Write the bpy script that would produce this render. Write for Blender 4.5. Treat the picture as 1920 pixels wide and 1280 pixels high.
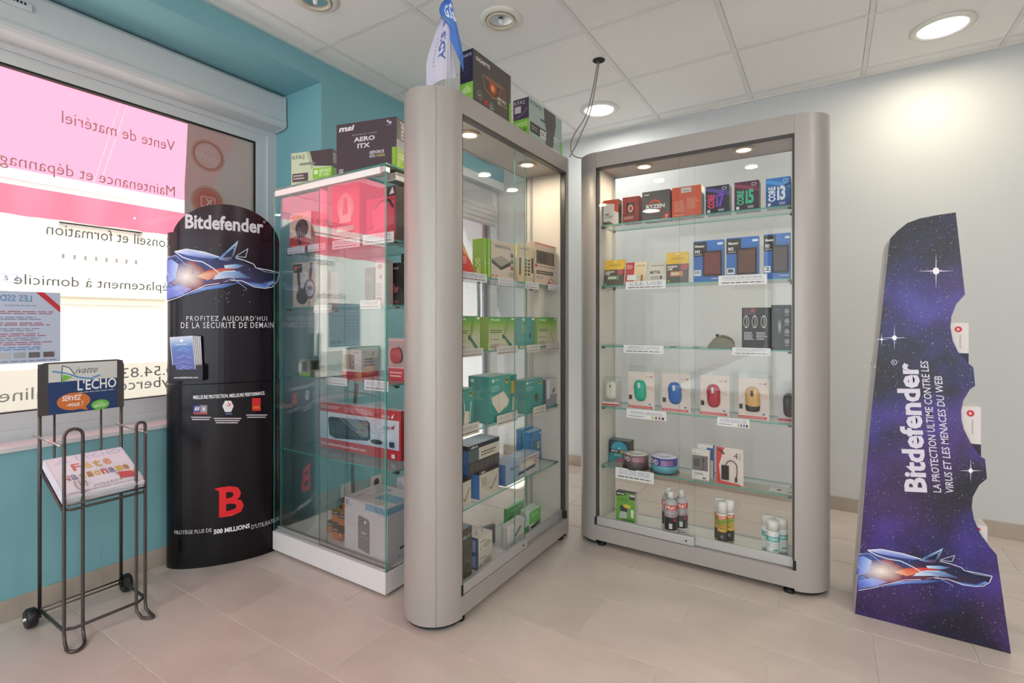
import bpy, bmesh, math, random
from mathutils import Vector, Matrix
random.seed(4)
for o in list(bpy.data.objects):
    bpy.data.objects.remove(o)
SC = bpy.context.scene
COL = SC.collection
# ------------------------------------------------------------------ camera, world, sun, exposure
CAM_H, FPX, HOR, YAW = 1.14, 940.0, 603.0, math.radians(32.33)
cam = bpy.data.cameras.new('camera')
cam.sensor_fit = 'HORIZONTAL'
cam.sensor_width = 36.0
cam.lens = 36.0 * FPX / 1920.0
cam.shift_y = (HOR - 640.0) / 1920.0
cam.clip_start = 0.02
camo = bpy.data.objects.new('camera', cam)
COL.objects.link(camo)
camo.location = (0, 0, CAM_H)
camo.rotation_euler = (math.pi / 2, 0, YAW)
SC.camera = camo
SC.view_settings.view_transform = 'Standard'
SC.view_settings.look = 'None'
SC.view_settings.gamma = 1.0
SC.view_settings.use_curve_mapping = False
SC.view_settings.exposure = 0.42
SC.cycles.transparent_max_bounces = 48
SC.cycles.max_bounces = 10
SC.cycles.diffuse_bounces = 5
SC.cycles.glossy_bounces = 5
SC.cycles.sample_clamp_indirect = 4.0
SC.cycles.caustics_reflective = False
SC.cycles.caustics_refractive = False
try:
    SC.cycles.use_denoising = True
except Exception:
    pass
w = bpy.data.worlds.new('world')
SC.world = w
w.use_nodes = True
bg = w.node_tree.nodes['Background']
bg.inputs['Color'].default_value = (0.92, 0.96, 1.0, 1)
bg.inputs['Strength'].default_value = 2.7
sun = bpy.data.lights.new('sun', 'SUN')
sun.energy = 11.0
sun.angle = 0.02
sun.color = (1.0, 0.96, 0.9)
suno = bpy.data.objects.new('sun', sun)
COL.objects.link(suno)
suno.location = (-6, 2, 8)
suno.rotation_euler = Vector((0.9, 0.12, -1.75)).to_track_quat('-Z', 'Y').to_euler()

def area(name, loc, rot, sx, sy, e, col=(1, 1, 1), shape='RECTANGLE', spread=math.pi):
    l = bpy.data.lights.new(name, 'AREA')
    l.shape = shape
    l.size = sx
    if shape in ('RECTANGLE', 'ELLIPSE'):
        l.size_y = sy
    l.energy = e
    l.color = col
    l.spread = spread
    o = bpy.data.objects.new(name, l)
    COL.objects.link(o)
    o.location = loc
    o.rotation_euler = rot
    return o

# ------------------------------------------------------------------ helpers
RGT = (math.cos(YAW), math.sin(YAW))
FWD = (-math.sin(YAW), math.cos(YAW))
def ray(u):
    k = (u - 960.0) / FPX
    return (RGT[0] * k + FWD[0], RGT[1] * k + FWD[1])
def onX(u, v, X):
    """point of the plane X = const seen at photograph pixel u, v"""
    r = ray(u)
    d = X / r[0]
    return Vector((X, r[1] * d, CAM_H + (HOR - v) * d / FPX))
def onY(u, v, Y):
    r = ray(u)
    d = Y / r[1]
    return Vector((r[0] * d, Y, CAM_H + (HOR - v) * d / FPX))
def onZ(u, v, Z):
    r = ray(u)
    d = (CAM_H - Z) * FPX / (v - HOR)
    return Vector((r[0] * d, r[1] * d, Z))

def srgb(c):
    if isinstance(c, str):
        c = c.lstrip('#')
        c = [int(c[i:i + 2], 16) / 255 for i in (0, 2, 4)]
    return tuple((x / 12.92 if x <= 0.04045 else ((x + 0.055) / 1.055) ** 2.4) for x in c[:3])
MATS = {}
def mat(name, col=(0.8, 0.8, 0.8), rough=0.5, metal=0.0, spec=0.5, noise=0.0, nscale=8.0, bump=0.0, bscale=60.0, emit=None, estr=0.0, coat=0.0, attr=False, alpha=1.0, nmix=None):
    if name in MATS:
        return MATS[name]
    m = bpy.data.materials.new(name)
    m.use_nodes = True
    nt = m.node_tree
    b = nt.nodes['Principled BSDF']
    c = srgb(col) if isinstance(col, str) else col
    b.inputs['Base Color'].default_value = (*c[:3], 1)
    b.inputs['Roughness'].default_value = rough
    b.inputs['Metallic'].default_value = metal
    b.inputs['Specular IOR Level'].default_value = spec
    b.inputs['Coat Weight'].default_value = coat
    b.inputs['Alpha'].default_value = alpha
    tc = nt.nodes.new('ShaderNodeTexCoord')
    if attr:
        a = nt.nodes.new('ShaderNodeAttribute')
        a.attribute_name = 'Col'
        nt.links.new(a.outputs['Color'], b.inputs['Base Color'])
    if noise:
        n = nt.nodes.new('ShaderNodeTexNoise')
        n.inputs['Scale'].default_value = nscale
        n.inputs['Detail'].default_value = 6
        nt.links.new(tc.outputs['Object'], n.inputs['Vector'])
        mx = nt.nodes.new('ShaderNodeMix')
        mx.data_type = 'RGBA'
        c2 = nmix if nmix else tuple(x * (1 - noise) for x in c[:3])
        mx.inputs[6].default_value = (*c[:3], 1)
        mx.inputs[7].default_value = (*c2[:3], 1)
        rmp = nt.nodes.new('ShaderNodeMapRange')
        rmp.inputs[1].default_value = 0.35
        rmp.inputs[2].default_value = 0.65
        nt.links.new(n.outputs['Fac'], rmp.inputs[0])
        nt.links.new(rmp.outputs[0], mx.inputs[0])
        nt.links.new(mx.outputs[2], b.inputs['Base Color'])
    if bump:
        n2 = nt.nodes.new('ShaderNodeTexNoise')
        n2.inputs['Scale'].default_value = bscale
        n2.inputs['Detail'].default_value = 4
        nt.links.new(tc.outputs['Object'], n2.inputs['Vector'])
        bp = nt.nodes.new('ShaderNodeBump')
        bp.inputs['Strength'].default_value = bump
        bp.inputs['Distance'].default_value = 0.002
        nt.links.new(n2.outputs['Fac'], bp.inputs['Height'])
        nt.links.new(bp.outputs['Normal'], b.inputs['Normal'])
    if emit:
        b.inputs['Emission Color'].default_value = (*emit[:3], 1)
        b.inputs['Emission Strength'].default_value = estr
    MATS[name] = m
    return m

def glass(name, tint=(0.94, 0.985, 0.97), ior=1.5, rough=0.0):
    if name in MATS:
        return MATS[name]
    m = bpy.data.materials.new(name)
    m.use_nodes = True
    nt = m.node_tree
    nt.nodes.remove(nt.nodes['Principled BSDF'])
    out = nt.nodes['Material Output']
    t = nt.nodes.new('ShaderNodeBsdfTransparent')
    t.inputs[0].default_value = (*tint, 1)
    g = nt.nodes.new('ShaderNodeBsdfGlossy')
    g.inputs['Roughness'].default_value = rough
    fr = nt.nodes.new('ShaderNodeFresnel')
    fr.inputs['IOR'].default_value = ior
    # same reflectance from either side of the thin sheet
    geo = nt.nodes.new('ShaderNodeNewGeometry')
    mr = nt.nodes.new('ShaderNodeMapRange')
    mr.inputs[3].default_value = ior
    mr.inputs[4].default_value = 1.0 / ior
    nt.links.new(geo.outputs['Backfacing'], mr.inputs[0])
    nt.links.new(mr.outputs[0], fr.inputs['IOR'])
    mx = nt.nodes.new('ShaderNodeMixShader')
    nt.links.new(fr.outputs[0], mx.inputs[0])
    nt.links.new(t.outputs[0], mx.inputs[1])
    nt.links.new(g.outputs[0], mx.inputs[2])
    nt.links.new(mx.outputs[0], out.inputs[0])
    MATS[name] = m
    return m

CARD = lambda: mat('printed_card', rough=0.42, spec=0.4, attr=True)
GLOSSY_CARD = lambda: mat('glossy_print', rough=0.16, spec=0.28, attr=True)

_TXT = {}
def text_shape(s, bold=0.0, spacing=1.0):
    """unit-box vertices and faces of a line of lettering"""
    key = (s, bold, spacing)
    if key in _TXT:
        return _TXT[key]
    cu = bpy.data.curves.new('lettering', 'FONT')
    cu.body = s
    cu.resolution_u = 2
    cu.offset = bold
    cu.space_character = spacing
    ob = bpy.data.objects.new('lettering', cu)
    COL.objects.link(ob)
    dg = bpy.context.evaluated_depsgraph_get()
    me = bpy.data.meshes.new_from_object(ob.evaluated_get(dg))
    vs = [(v.co.x, v.co.y) for v in me.vertices]
    fs = [tuple(p.vertices) for p in me.polygons]
    bpy.data.objects.remove(ob)
    bpy.data.curves.remove(cu)
    bpy.data.meshes.remove(me)
    if not vs:
        _TXT[key] = ([], [])
        return _TXT[key]
    x0 = min(v[0] for v in vs); x1 = max(v[0] for v in vs)
    y0 = min(v[1] for v in vs); y1 = max(v[1] for v in vs)
    vs = [((v[0] - x0) / max(x1 - x0, 1e-6), (v[1] - y0) / max(y1 - y0, 1e-6)) for v in vs]
    _TXT[key] = (vs, fs)
    return _TXT[key]

class MB:
    """collects shapes, one colour and one material index per face"""
    def __init__(s):
        s.v = []; s.f = []; s.c = []; s.m = []; s.sm = []
    def face(s, pts, col=(0.8, 0.8, 0.8), mi=0, cols=None, smooth=False):
        n = len(s.v)
        s.v += [tuple(p) for p in pts]
        s.f.append(tuple(range(n, n + len(pts))))
        s.c.append(cols if cols else col)
        s.m.append(mi)
        s.sm.append(smooth)
    def mesh(s, vs, fs, col=(0.8, 0.8, 0.8), mi=0, smooth=False):
        n = len(s.v)
        s.v += [tuple(p) for p in vs]
        for f in fs:
            s.f.append(tuple(i + n for i in f))
            s.c.append(col); s.m.append(mi); s.sm.append(smooth)
    def box(s, x0, x1, y0, y1, z0, z1, col=(0.8, 0.8, 0.8), mi=0, cols=None, mis=None, bev=0.0, M=None):
        """cols / mis: by side front(-Y) right(+X) back left top bottom"""
        x0, x1 = min(x0, x1), max(x0, x1); y0, y1 = min(y0, y1), max(y0, y1); z0, z1 = min(z0, z1), max(z0, z1)
        if bev > 0:
            bm = bmesh.new()
            bmesh.ops.create_cube(bm, size=1.0)
            for v in bm.verts:
                v.co = Vector(((x0 + x1) / 2 + v.co.x * (x1 - x0), (y0 + y1) / 2 + v.co.y * (y1 - y0), (z0 + z1) / 2 + v.co.z * (z1 - z0)))
            bmesh.ops.bevel(bm, geom=list(bm.edges), offset=bev, segments=2, profile=0.5, affect='EDGES')
            bm.verts.ensure_lookup_table()
            vs = [v.co.copy() for v in bm.verts]
            if M: vs = [M @ v for v in vs]
            bm.verts.index_update()
            base = len(s.v)
            s.v += [tuple(v) for v in vs]
            for f in bm.faces:
                s.f.append(tuple(v.index + base for v in f.verts))
                nn = f.normal
                k = 0
                ax = max(range(3), key=lambda i: abs(nn[i]))
                k = {0: 1 if nn[0] > 0 else 3, 1: 2 if nn[1] > 0 else 0, 2: 4 if nn[2] > 0 else 5}[ax]
                s.c.append(cols[k] if cols else col)
                s.m.append(mis[k] if mis else mi)
                s.sm.append(False)
            bm.free()
            return
        p = [Vector((x, y, z)) for z in (z0, z1) for y in (y0, y1) for x in (x0, x1)]
        if M: p = [M @ q for q in p]
        for k, q in enumerate(((0, 1, 5, 4), (1, 3, 7, 5), (3, 2, 6, 7), (2, 0, 4, 6), (4, 5, 7, 6), (2, 3, 1, 0))):
            s.face([p[i] for i in q], cols[k] if cols else col, mis[k] if mis else mi)
    def prism(s, pts, z0, z1, col=(0.8, 0.8, 0.8), mi=0, M=None, side=None, smi=None, smooth=False):
        n = len(pts)
        a = [Vector((p[0], p[1], z0)) for p in pts]; b = [Vector((p[0], p[1], z1)) for p in pts]
        if M:
            a = [M @ p for p in a]; b = [M @ p for p in b]
        s.face(b, col, mi)
        s.face(a[::-1], col, mi)
        s.mesh(a + b, [(i, (i + 1) % n, n + (i + 1) % n, n + i) for i in range(n)], side if side else col, mi if smi is None else smi, smooth)
    def lathe(s, prof, n=20, c=(0, 0, 0), col=(0.8, 0.8, 0.8), mi=0, cols=None, sx=1, sy=1, M=None, caps=True):
        """prof: [(radius, z)], cols: one colour for each ring step"""
        vs = []
        for r, z in prof:
            for k in range(n):
                a = 2 * math.pi * k / n
                q = Vector((c[0] + math.cos(a) * r * sx, c[1] + math.sin(a) * r * sy, c[2] + z))
                vs.append(M @ q if M else q)
        base = len(s.v)
        s.v += [tuple(q) for q in vs]
        for j in range(len(prof) - 1):
            for k in range(n):
                s.f.append((base + j * n + k, base + j * n + (k + 1) % n, base + (j + 1) * n + (k + 1) % n, base + (j + 1) * n + k))
                s.c.append(cols[j] if cols else col); s.m.append(mi); s.sm.append(True)
        for j, fl in ((0, True), (len(prof) - 1, False)) if caps else ():
            if prof[j][0] > 1e-5:
                r = tuple(base + j * n + k for k in range(n))
                s.f.append(r[::-1] if fl else r)
                s.c.append((cols[min(j, len(cols) - 1)] if cols else col)); s.m.append(mi); s.sm.append(False)
    def tube(s, pts, r, n=8, col=(0.8, 0.8, 0.8), mi=0, closed=False):
        pts = [Vector(p) for p in pts]
        m = len(pts)
        rings = []
        up = Vector((0.13, 0.27, 0.95)).normalized()
        prevn = None
        for i, p in enumerate(pts):
            if closed:
                t = (pts[(i + 1) % m] - pts[i - 1])
            else:
                t = pts[min(i + 1, m - 1)] - pts[max(i - 1, 0)]
            t = t.normalized() if t.length > 1e-9 else Vector((0, 0, 1))
            if prevn is None:
                nn = t.cross(up)
                if nn.length < 1e-3: nn = t.cross(Vector((1, 0, 0)))
            else:
                nn = prevn - t * prevn.dot(t)
            nn.normalize(); prevn = nn
            bb = t.cross(nn)
            rings.append([p + (nn * math.cos(2 * math.pi * k / n) + bb * math.sin(2 * math.pi * k / n)) * r for k in range(n)])
        base = len(s.v)
        for rg in rings: s.v += [tuple(q) for q in rg]
        for j in range(m if closed else m - 1):
            j2 = (j + 1) % m
            for k in range(n):
                s.f.append((base + j * n + k, base + j * n + (k + 1) % n, base + j2 * n + (k + 1) % n, base + j2 * n + k))
                s.c.append(col); s.m.append(mi); s.sm.append(True)
        if not closed:
            for j, fl in ((0, False), (m - 1, True)):
                rr = tuple(base + j * n + k for k in range(n))
                s.f.append(rr[::-1] if not fl else rr); s.c.append(col); s.m.append(mi); s.sm.append(False)
    def build(s, name, mats, parent=None, loc=None, rot=None):
        me = bpy.data.meshes.new(name)
        me.from_pydata(s.v, [], s.f)
        if not isinstance(mats, (list, tuple)): mats = [mats]
        for m in mats: me.materials.append(m)
        me.polygons.foreach_set('material_index', s.m)
        me.polygons.foreach_set('use_smooth', s.sm)
        ca = me.color_attributes.new('Col', 'FLOAT_COLOR', 'CORNER')
        buf = []
        for f, c in zip(s.f, s.c):
            if c and isinstance(c[0], (tuple, list)):
                for q in c: buf += [q[0], q[1], q[2], 1.0]
            else:
                buf += [c[0], c[1], c[2], 1.0] * len(f)
        ca.data.foreach_set('color', buf)
        me.update()
        o = bpy.data.objects.new(name, me)
        COL.objects.link(o)
        if parent: o.parent = parent
        if loc is not None: o.location = loc
        if rot is not None: o.rotation_euler = rot
        return o

class Print:
    """flat print drawn in a 0..1 by 0..1 frame and laid on a face by fn(x, y, layer)"""
    def __init__(s, fn, mb=None, asp=1.0, sub=1):
        s.fn = fn; s.mb = mb or MB(); s.k = 0; s.asp = asp; s.sub = sub
    def _f(s, pts, col, cols=None):
        s.mb.face([s.fn(p[0], p[1], s.k) for p in pts], col, cols=cols)
    def rect(s, x0, y0, x1, y1, col, col2=None, n=None):
        """col2: colour at the top"""
        c = srgb(col); c2 = srgb(col2) if col2 else c
        n = n or s.sub
        for i in range(n):
            a = x0 + (x1 - x0) * i / n; b = x0 + (x1 - x0) * (i + 1) / n
            s._f([(a, y0), (b, y0), (b, y1), (a, y1)], c, [c, c, c2, c2])
        s.k += 1
    def poly(s, pts, col, cols=None):
        s._f(pts, srgb(col), [srgb(q) for q in cols] if cols else None); s.k += 1
    def ell(s, cx, cy, rx, ry, col, n=20, col2=None):
        c = srgb(col)
        if col2:
            c2 = srgb(col2)
            for i in range(n):
                a = 2 * math.pi * i / n; b = 2 * math.pi * (i + 1) / n
                s._f([(cx, cy), (cx + rx * math.cos(a), cy + ry * math.sin(a)), (cx + rx * math.cos(b), cy + ry * math.sin(b))], c, [c, c2, c2])
        else:
            s._f([(cx + rx * math.cos(2 * math.pi * i / n), cy + ry * math.sin(2 * math.pi * i / n)) for i in range(n)], c)
        s.k += 1
    def ring(s, cx, cy, rx, ry, t, col, n=24):
        c = srgb(col)
        for i in range(n):
            a = 2 * math.pi * i / n; b = 2 * math.pi * (i + 1) / n
            q = 1 - t
            s._f([(cx + rx * math.cos(a), cy + ry * math.sin(a)), (cx + rx * math.cos(b), cy + ry * math.sin(b)), (cx + q * rx * math.cos(b), cy + q * ry * math.sin(b)), (cx + q * rx * math.cos(a), cy + q * ry * math.sin(a))], c)
        s.k += 1
    def line(s, pts, t, col, cols=None):
        """stroke of half-width t (in y units)"""
        c = srgb(col)
        for i in range(len(pts) - 1):
            (x0, y0), (x1, y1) = pts[i], pts[i + 1]
            dx, dy = (x1 - x0) * s.asp, (y1 - y0)
            L = math.hypot(dx, dy) or 1
            nx, ny = -dy / L * t / s.asp, dx / L * t
            tt = t if not callable(t) else t(i)
            s._f([(x0 - nx, y0 - ny), (x1 - nx, y1 - ny), (x1 + nx, y1 + ny), (x0 + nx, y0 + ny)], c)
        s.k += 1
    def text(s, x0, y0, x1, y1, t, col, bold=0.0, up=False, slant=0.0, sp=1.0, mirror=False):
        vs, fs = text_shape(t, bold, sp)
        c = srgb(col)
        out = []
        for a, b in vs:
            if mirror: a = 1 - a
            a = a + slant * (b - 0.5)
            if up: p = (x1 - b * (x1 - x0), y0 + a * (y1 - y0))
            else: p = (x0 + a * (x1 - x0), y0 + b * (y1 - y0))
            out.append(s.fn(p[0], p[1], s.k))
        s.mb.mesh(out, fs, c)
        s.k += 1
    def lines(s, x0, y0, x1, y1, n, col, fill=0.45):
        """rows of print too small to read"""
        h = (y1 - y0) / n
        rnd = random.Random(int((x0 * 31 + y0 * 17 + n) * 1000))
        c = srgb(col)
        for i in range(n):
            b = y1 - (i + 1) * h + h * (1 - fill) / 2
            x = x0
            e = x1 - (x1 - x0) * rnd.uniform(0, 0.3) * (1 if n > 1 else 0)
            while x < e:
                wd = min((x1 - x0) * rnd.uniform(0.08, 0.2), e - x)
                s._f([(x, b), (x + wd, b), (x + wd, b + h * fill), (x, b + h * fill)], c)
                x += wd + (x1 - x0) * 0.025
        s.k += 1
    def run(s, cmds):
        for q in cmds:
            q = list(q)
            kw = q.pop() if isinstance(q[-1], dict) else {}
            getattr(s, {'r': 'rect', 'p': 'poly', 'e': 'ell', 'o': 'ring', 'l': 'line', 't': 'text', 'n': 'lines'}[q[0]])(*q[1:], **kw)
        return s

def planar(o, U, V, N, e=0.0003, st=0.00012):
    o, U, V, N = Vector(o), Vector(U), Vector(V), Vector(N).normalized()
    return lambda x, y, k: o + U * x + V * y + N * (e + st * k)

USED = set()
def tag(o, label, cat, group=None, kind=None):
    o['label'] = label
    o['category'] = cat
    if group: o['group'] = group
    if kind: o['kind'] = kind
    return o
def empty(name, loc, rz=0.0, label=None, cat=None, group=None):
    o = bpy.data.objects.new(name, None)
    COL.objects.link(o)
    o.empty_display_size = 0.05
    o.location = loc
    o.rotation_euler = (0, 0, rz)
    if label: tag(o, label, cat, group)
    return o
def struct(o, label=None, cat=None):
    o['kind'] = 'structure'
    if label:
        o['label'] = label; o['category'] = cat
    return o
# ------------------------------------------------------------------ the setting
CEIL = 2.59
XL, XN, XG = -2.38, -2.65, -2.83       # pier and beam face, wall under the window, window plane
YB, XR, YR = 3.63, 3.0, -3.0
YP = 1.784                              # corner of the pier
M_TEAL = mat('teal_wall_paint', '#7cb2bc', 0.55, bump=0.08, bscale=180)
M_WALL = mat('pale_grey_wall_paint', '#c8cbcd', 0.6, bump=0.08, bscale=180)
M_WHITE = mat('white_paint', '#dcdfe0', 0.5)
M_PVC = mat('white_plastic_frame', '#d3d6d9', 0.3)
M_BLACK = mat('black_rubber', '#101114', 0.6)
M_GROUT = mat('grey_grout', '#d9d1c8', 0.8, noise=0.15, nscale=30)

def tile_material(name, c1, c2, rough, scale):
    m = bpy.data.materials.new(name)
    m.use_nodes = True
    nt = m.node_tree
    b = nt.nodes['Principled BSDF']
    oi = nt.nodes.new('ShaderNodeObjectInfo')
    tc = nt.nodes.new('ShaderNodeTexCoord')
    n = nt.nodes.new('ShaderNodeTexNoise')
    n.noise_dimensions = '4D'
    n.inputs['Scale'].default_value = scale
    n.inputs['Detail'].default_value = 7
    n.inputs['Roughness'].default_value = 0.6
    mp = nt.nodes.new('ShaderNodeMapping')
    mp.inputs['Scale'].default_value = (1, 2.2, 1)
    nt.links.new(tc.outputs['Object'], mp.inputs[0])
    nt.links.new(mp.outputs[0], n.inputs['Vector'])
    ml = nt.nodes.new('ShaderNodeMath')
    ml.operation = 'MULTIPLY'
    ml.inputs[1].default_value = 40
    nt.links.new(oi.outputs['Random'], ml.inputs[0])
    nt.links.new(ml.outputs[0], n.inputs['W'])
    ad = nt.nodes.new('ShaderNodeMath')
    ad.operation = 'MULTIPLY_ADD'
    ad.inputs[1].default_value = 0.16
    nt.links.new(oi.outputs['Random'], ad.inputs[0])
    nt.links.new(n.outputs['Fac'], ad.inputs[2])
    mr = nt.nodes.new('ShaderNodeMapRange')
    mr.inputs[1].default_value = 0.35
    mr.inputs[2].default_value = 0.85
    nt.links.new(ad.outputs[0], mr.inputs[0])
    mx = nt.nodes.new('ShaderNodeMix')
    mx.data_type = 'RGBA'
    mx.inputs[6].default_value = (*srgb(c1), 1)
    mx.inputs[7].default_value = (*srgb(c2), 1)
    nt.links.new(mr.outputs[0], mx.inputs[0])
    nt.links.new(mx.outputs[2], b.inputs['Base Color'])
    b.inputs['Roughness'].default_value = rough
    bp = nt.nodes.new('ShaderNodeBump')
    bp.inputs['Strength'].default_value = 0.06
    bp.inputs['Distance'].default_value = 0.002
    nt.links.new(n.outputs['Fac'], bp.inputs['Height'])
    nt.links.new(bp.outputs['Normal'], b.inputs['Normal'])
    return m
M_TILE = tile_material('floor_tile_stone', '#cec2ba', '#bcafa7', 0.29, 3.0)
M_BASE = tile_material('baseboard_tile_stone', '#b3a79b', '#a0958a', 0.5, 5.0)

# floor and its tiles, 60 x 30 cm in running bond
mb = MB()
mb.box(-2.95, XR, YR, YB + 0.05, -0.08, -0.003)
floor = struct(mb.build('floor', M_GROUT), 'beige grey stone tile floor in running bond', 'floor')
G = 0.005
TM = {}
def tile(x0, x1, y0, y1, parent, mt, z0, z1, name='tile'):
    w_, h_ = round(x1 - x0, 3), round(y1 - y0, 3)
    key = (w_, h_, z0, z1, mt.name)
    if key not in TM:
        q = MB()
        q.box(-w_ / 2 + G / 2, w_ / 2 - G / 2, -h_ / 2 + G / 2, h_ / 2 - G / 2, z0, z1, bev=0.0012)
        o = q.build(name, mt, parent)
        TM[key] = o.data
    else:
        o = bpy.data.objects.new(name, TM[key])
        COL.objects.link(o)
        o.parent = parent
    o.location = ((x0 + x1) / 2, (y0 + y1) / 2, 0)
    return o
k = 0
y = 1.05 - 0.3 * 14
while y < YB:
    ph = -1.375 if k % 2 == 0 else -1.07
    x = ph - 0.6 * 3
    while x < XR:
        a, b_, c, d = max(x, -2.95), min(x + 0.6, XR), max(y, YR), min(y + 0.3, YB)
        if b_ - a > 0.02 and d - c > 0.02:
            tile(a, b_, c, d, floor, M_TILE, -0.006, 0.0)
        x += 0.6
    y += 0.3
    k += 1

# ceiling: slab, hung tiles, bars
M_CEIL = mat('ceiling_tile_mineral', '#ebebea', 0.85, noise=0.05, nscale=160, bump=0.35, bscale=260)
mb = MB()
mb.box(-2.95, XR, YR, YB + 0.05, CEIL + 0.03, CEIL + 0.1)
ceil = struct(mb.build('ceiling', M_WHITE), 'white suspended ceiling of square mineral tiles', 'ceiling')
gx = [-1.03 + 0.6 * i for i in range(-2, 7)]
gy = [2.915 + 0.6 * i for i in range(-9, 2)]
ex = [XL] + [g for g in gx if XL < g < XR] + [XR]
ey = [YR] + [g for g in gy if YR < g < YB] + [YB]
TC = {}
for i in range(len(ex) - 1):
    for j in range(len(ey) - 1):
        w_, h_ = round(ex[i + 1] - ex[i], 3), round(ey[j + 1] - ey[j], 3)
        if (w_, h_) not in TC:
            q = MB()
            q.box(-w_ / 2 + 0.0125, w_ / 2 - 0.0125, -h_ / 2 + 0.0125, h_ / 2 - 0.0125, 0.002, 0.024)
            o = q.build('ceiling_tile', M_CEIL, ceil)
            TC[(w_, h_)] = o.data
        else:
            o = bpy.data.objects.new('ceiling_tile', TC[(w_, h_)])
            COL.objects.link(o)
            o.parent = ceil
        o.location = ((ex[i] + ex[i + 1]) / 2, (ey[j] + ey[j + 1]) / 2, CEIL)
M_BAR = mat('ceiling_bar_enamel', '#dcdcda', 0.5)
for x in ex[1:-1]:
    q = MB(); q.box(x - 0.011, x + 0.011, YR, YB, CEIL - 0.001, CEIL + 0.03)
    q.build('grid_bar', M_BAR, ceil)
for y in ey[1:-1]:
    q = MB(); q.box(XL, XR, y - 0.011, y + 0.011, CEIL, CEIL + 0.029)
    q.build('grid_bar', M_BAR, ceil)
for a in ((XL, XL + 0.02, YR, YB), (XL, XR, YB - 0.02, YB)):
    q = MB(); q.box(a[0], a[1], a[2], a[3], CEIL - 0.004, CEIL + 0.004)
    q.build('edge_bar', M_BAR, ceil)

# walls
YW0 = -1.6                              # near end of the big window
DY0, DY1 = 2.72, YB - 0.02              # glass door
mb = MB()
mb.box(-3.0, XN, YR, YP, -0.05, 0.652)                       # under the window
mb.box(-3.0, XN, YR, YW0, 0.652, 2.469)                      # beside the window
mb.box(-3.0, XL, YR, YP, 2.469, CEIL + 0.05)                 # beam over it
mb.box(-3.0, XL, YP, DY0, -0.05, CEIL + 0.05)                # pier
mb.box(-3.0, XL, DY0, YB + 0.1, 2.335, CEIL + 0.05)          # beam over the door
struct(mb.build('wall_left', M_TEAL), 'teal painted wall with window niche and pier', 'wall')
mb = MB()
mb.box(-3.0, XR + 0.1, YB, YB + 0.12, -0.05, CEIL + 0.05)
struct(mb.build('wall_back', M_WALL), 'pale grey painted back wall', 'wall')
mb = MB()
mb.box(XR, XR + 0.12, YR - 0.1, YB, -0.05, CEIL + 0.05)
struct(mb.build('wall_right', M_WALL), 'pale grey side wall', 'wall')
mb = MB()
RX0, RX1, RZ0, RZ1 = -2.5, 2.9, 0.06, 2.5  # opening behind the view, added and made tall to let fill daylight in
mb.box(-3.0, RX0, YR - 0.12, YR, -0.05, CEIL + 0.05)
mb.box(RX1, XR, YR - 0.12, YR, -0.05, CEIL + 0.05)
mb.box(RX0, RX1, YR - 0.12, YR, -0.05, RZ0)
mb.box(RX0, RX1, YR - 0.12, YR, RZ1, CEIL + 0.05)
struct(mb.build('wall_rear', M_WALL), 'pale grey wall opened with an added window for fill daylight', 'wall')
mb = MB()
for i in range(4):
    a = RX0 + (RX1 - RX0) * i / 3
    mb.box(a - 0.03, a + 0.03, YR - 0.09, YR - 0.03, RZ0, RZ1)
for z in (RZ0 + 0.03, RZ1 - 0.03):
    mb.box(RX0, RX1, YR - 0.09, YR - 0.03, z - 0.03, z + 0.03)
w2 = struct(mb.build('fill_window', M_PVC), 'wide white framed window added unseen for fill daylight', 'window')  # unseen window put in to brighten the room and ceiling
M_PANE = glass('window_pane_glass', (0.97, 0.985, 0.98), 1.45)
mb = MB(); mb.box(RX0, RX1, YR - 0.064, YR - 0.058, RZ0, RZ1)
mb.build('pane', M_PANE, w2)

# baseboards in tile lengths
def skirting(name, pieces, label):
    root = None
    for i, (x0, x1, y0, y1) in enumerate(pieces):
        q = MB(); q.box(x0, x1, y0, y1, 0.0, 0.082, bev=0.002)
        o = q.build(name if i == 0 else 'tile', M_BASE, root)
        if i == 0:
            root = struct(o, label, 'baseboard')
    return root
ps = []
y = YP - 0.03
while y > YR:
    ps.append((XN, XN + 0.009, max(y - 0.6, YR), y - 0.004)); y -= 0.6
skirting('baseboard_left', ps, 'beige tile baseboard under the window')
ps = []
x = XR
while x > XL:
    ps.append((max(x - 0.6, XL), x - 0.004, YB - 0.009, YB)); x -= 0.6
skirting('baseboard_back', ps, 'beige tile baseboard along the pale back wall')
ps = [(XL, XL + 0.009, YP + 0.003, YP + 0.5), (XL, XL + 0.009, YP + 0.504, DY0 - 0.005)]
skirting('baseboard_pier', ps, 'beige tile baseboard along the teal pier')

# big window: frame, gasket, pane, sill, vinyl lettering
mb = MB()
F0, F1 = XG - 0.04, XG + 0.03
mb.box(F0, F1, YW0, YP, 0.652, 0.70); mb.box(F0 + 0.01, F1 - 0.012, YW0, YP, 0.70, 0.768)
mb.box(F0, F1, YW0, YP, 2.235, 2.40); mb.box(F0 + 0.01, F1 - 0.012, YW0, YP, 2.185, 2.235)
mb.box(F0, F1, YP - 0.055, YP, 0.70, 2.235); mb.box(F0 + 0.01, F1 - 0.012, YP - 0.12, YP - 0.055, 0.768, 2.185)
mb.box(F0, F1, YW0, YW0 + 0.1, 0.70, 2.235)
win = struct(mb.build('window_1', M_PVC), 'big white framed shop window with mirrored lettering', 'window')
mb = MB()
g0, g1 = XG - 0.014, XG + 0.014
mb.box(g0, g1, YW0 + 0.1, YP - 0.12, 0.762, 0.772); mb.box(g0, g1, YW0 + 0.1, YP - 0.12, 2.177, 2.187)
mb.box(g0, g1, YP - 0.128, YP - 0.118, 0.772, 2.177); mb.box(g0, g1, YW0 + 0.1, YW0 + 0.108, 0.772, 2.177)
mb.build('gasket', M_BLACK, win)
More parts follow.
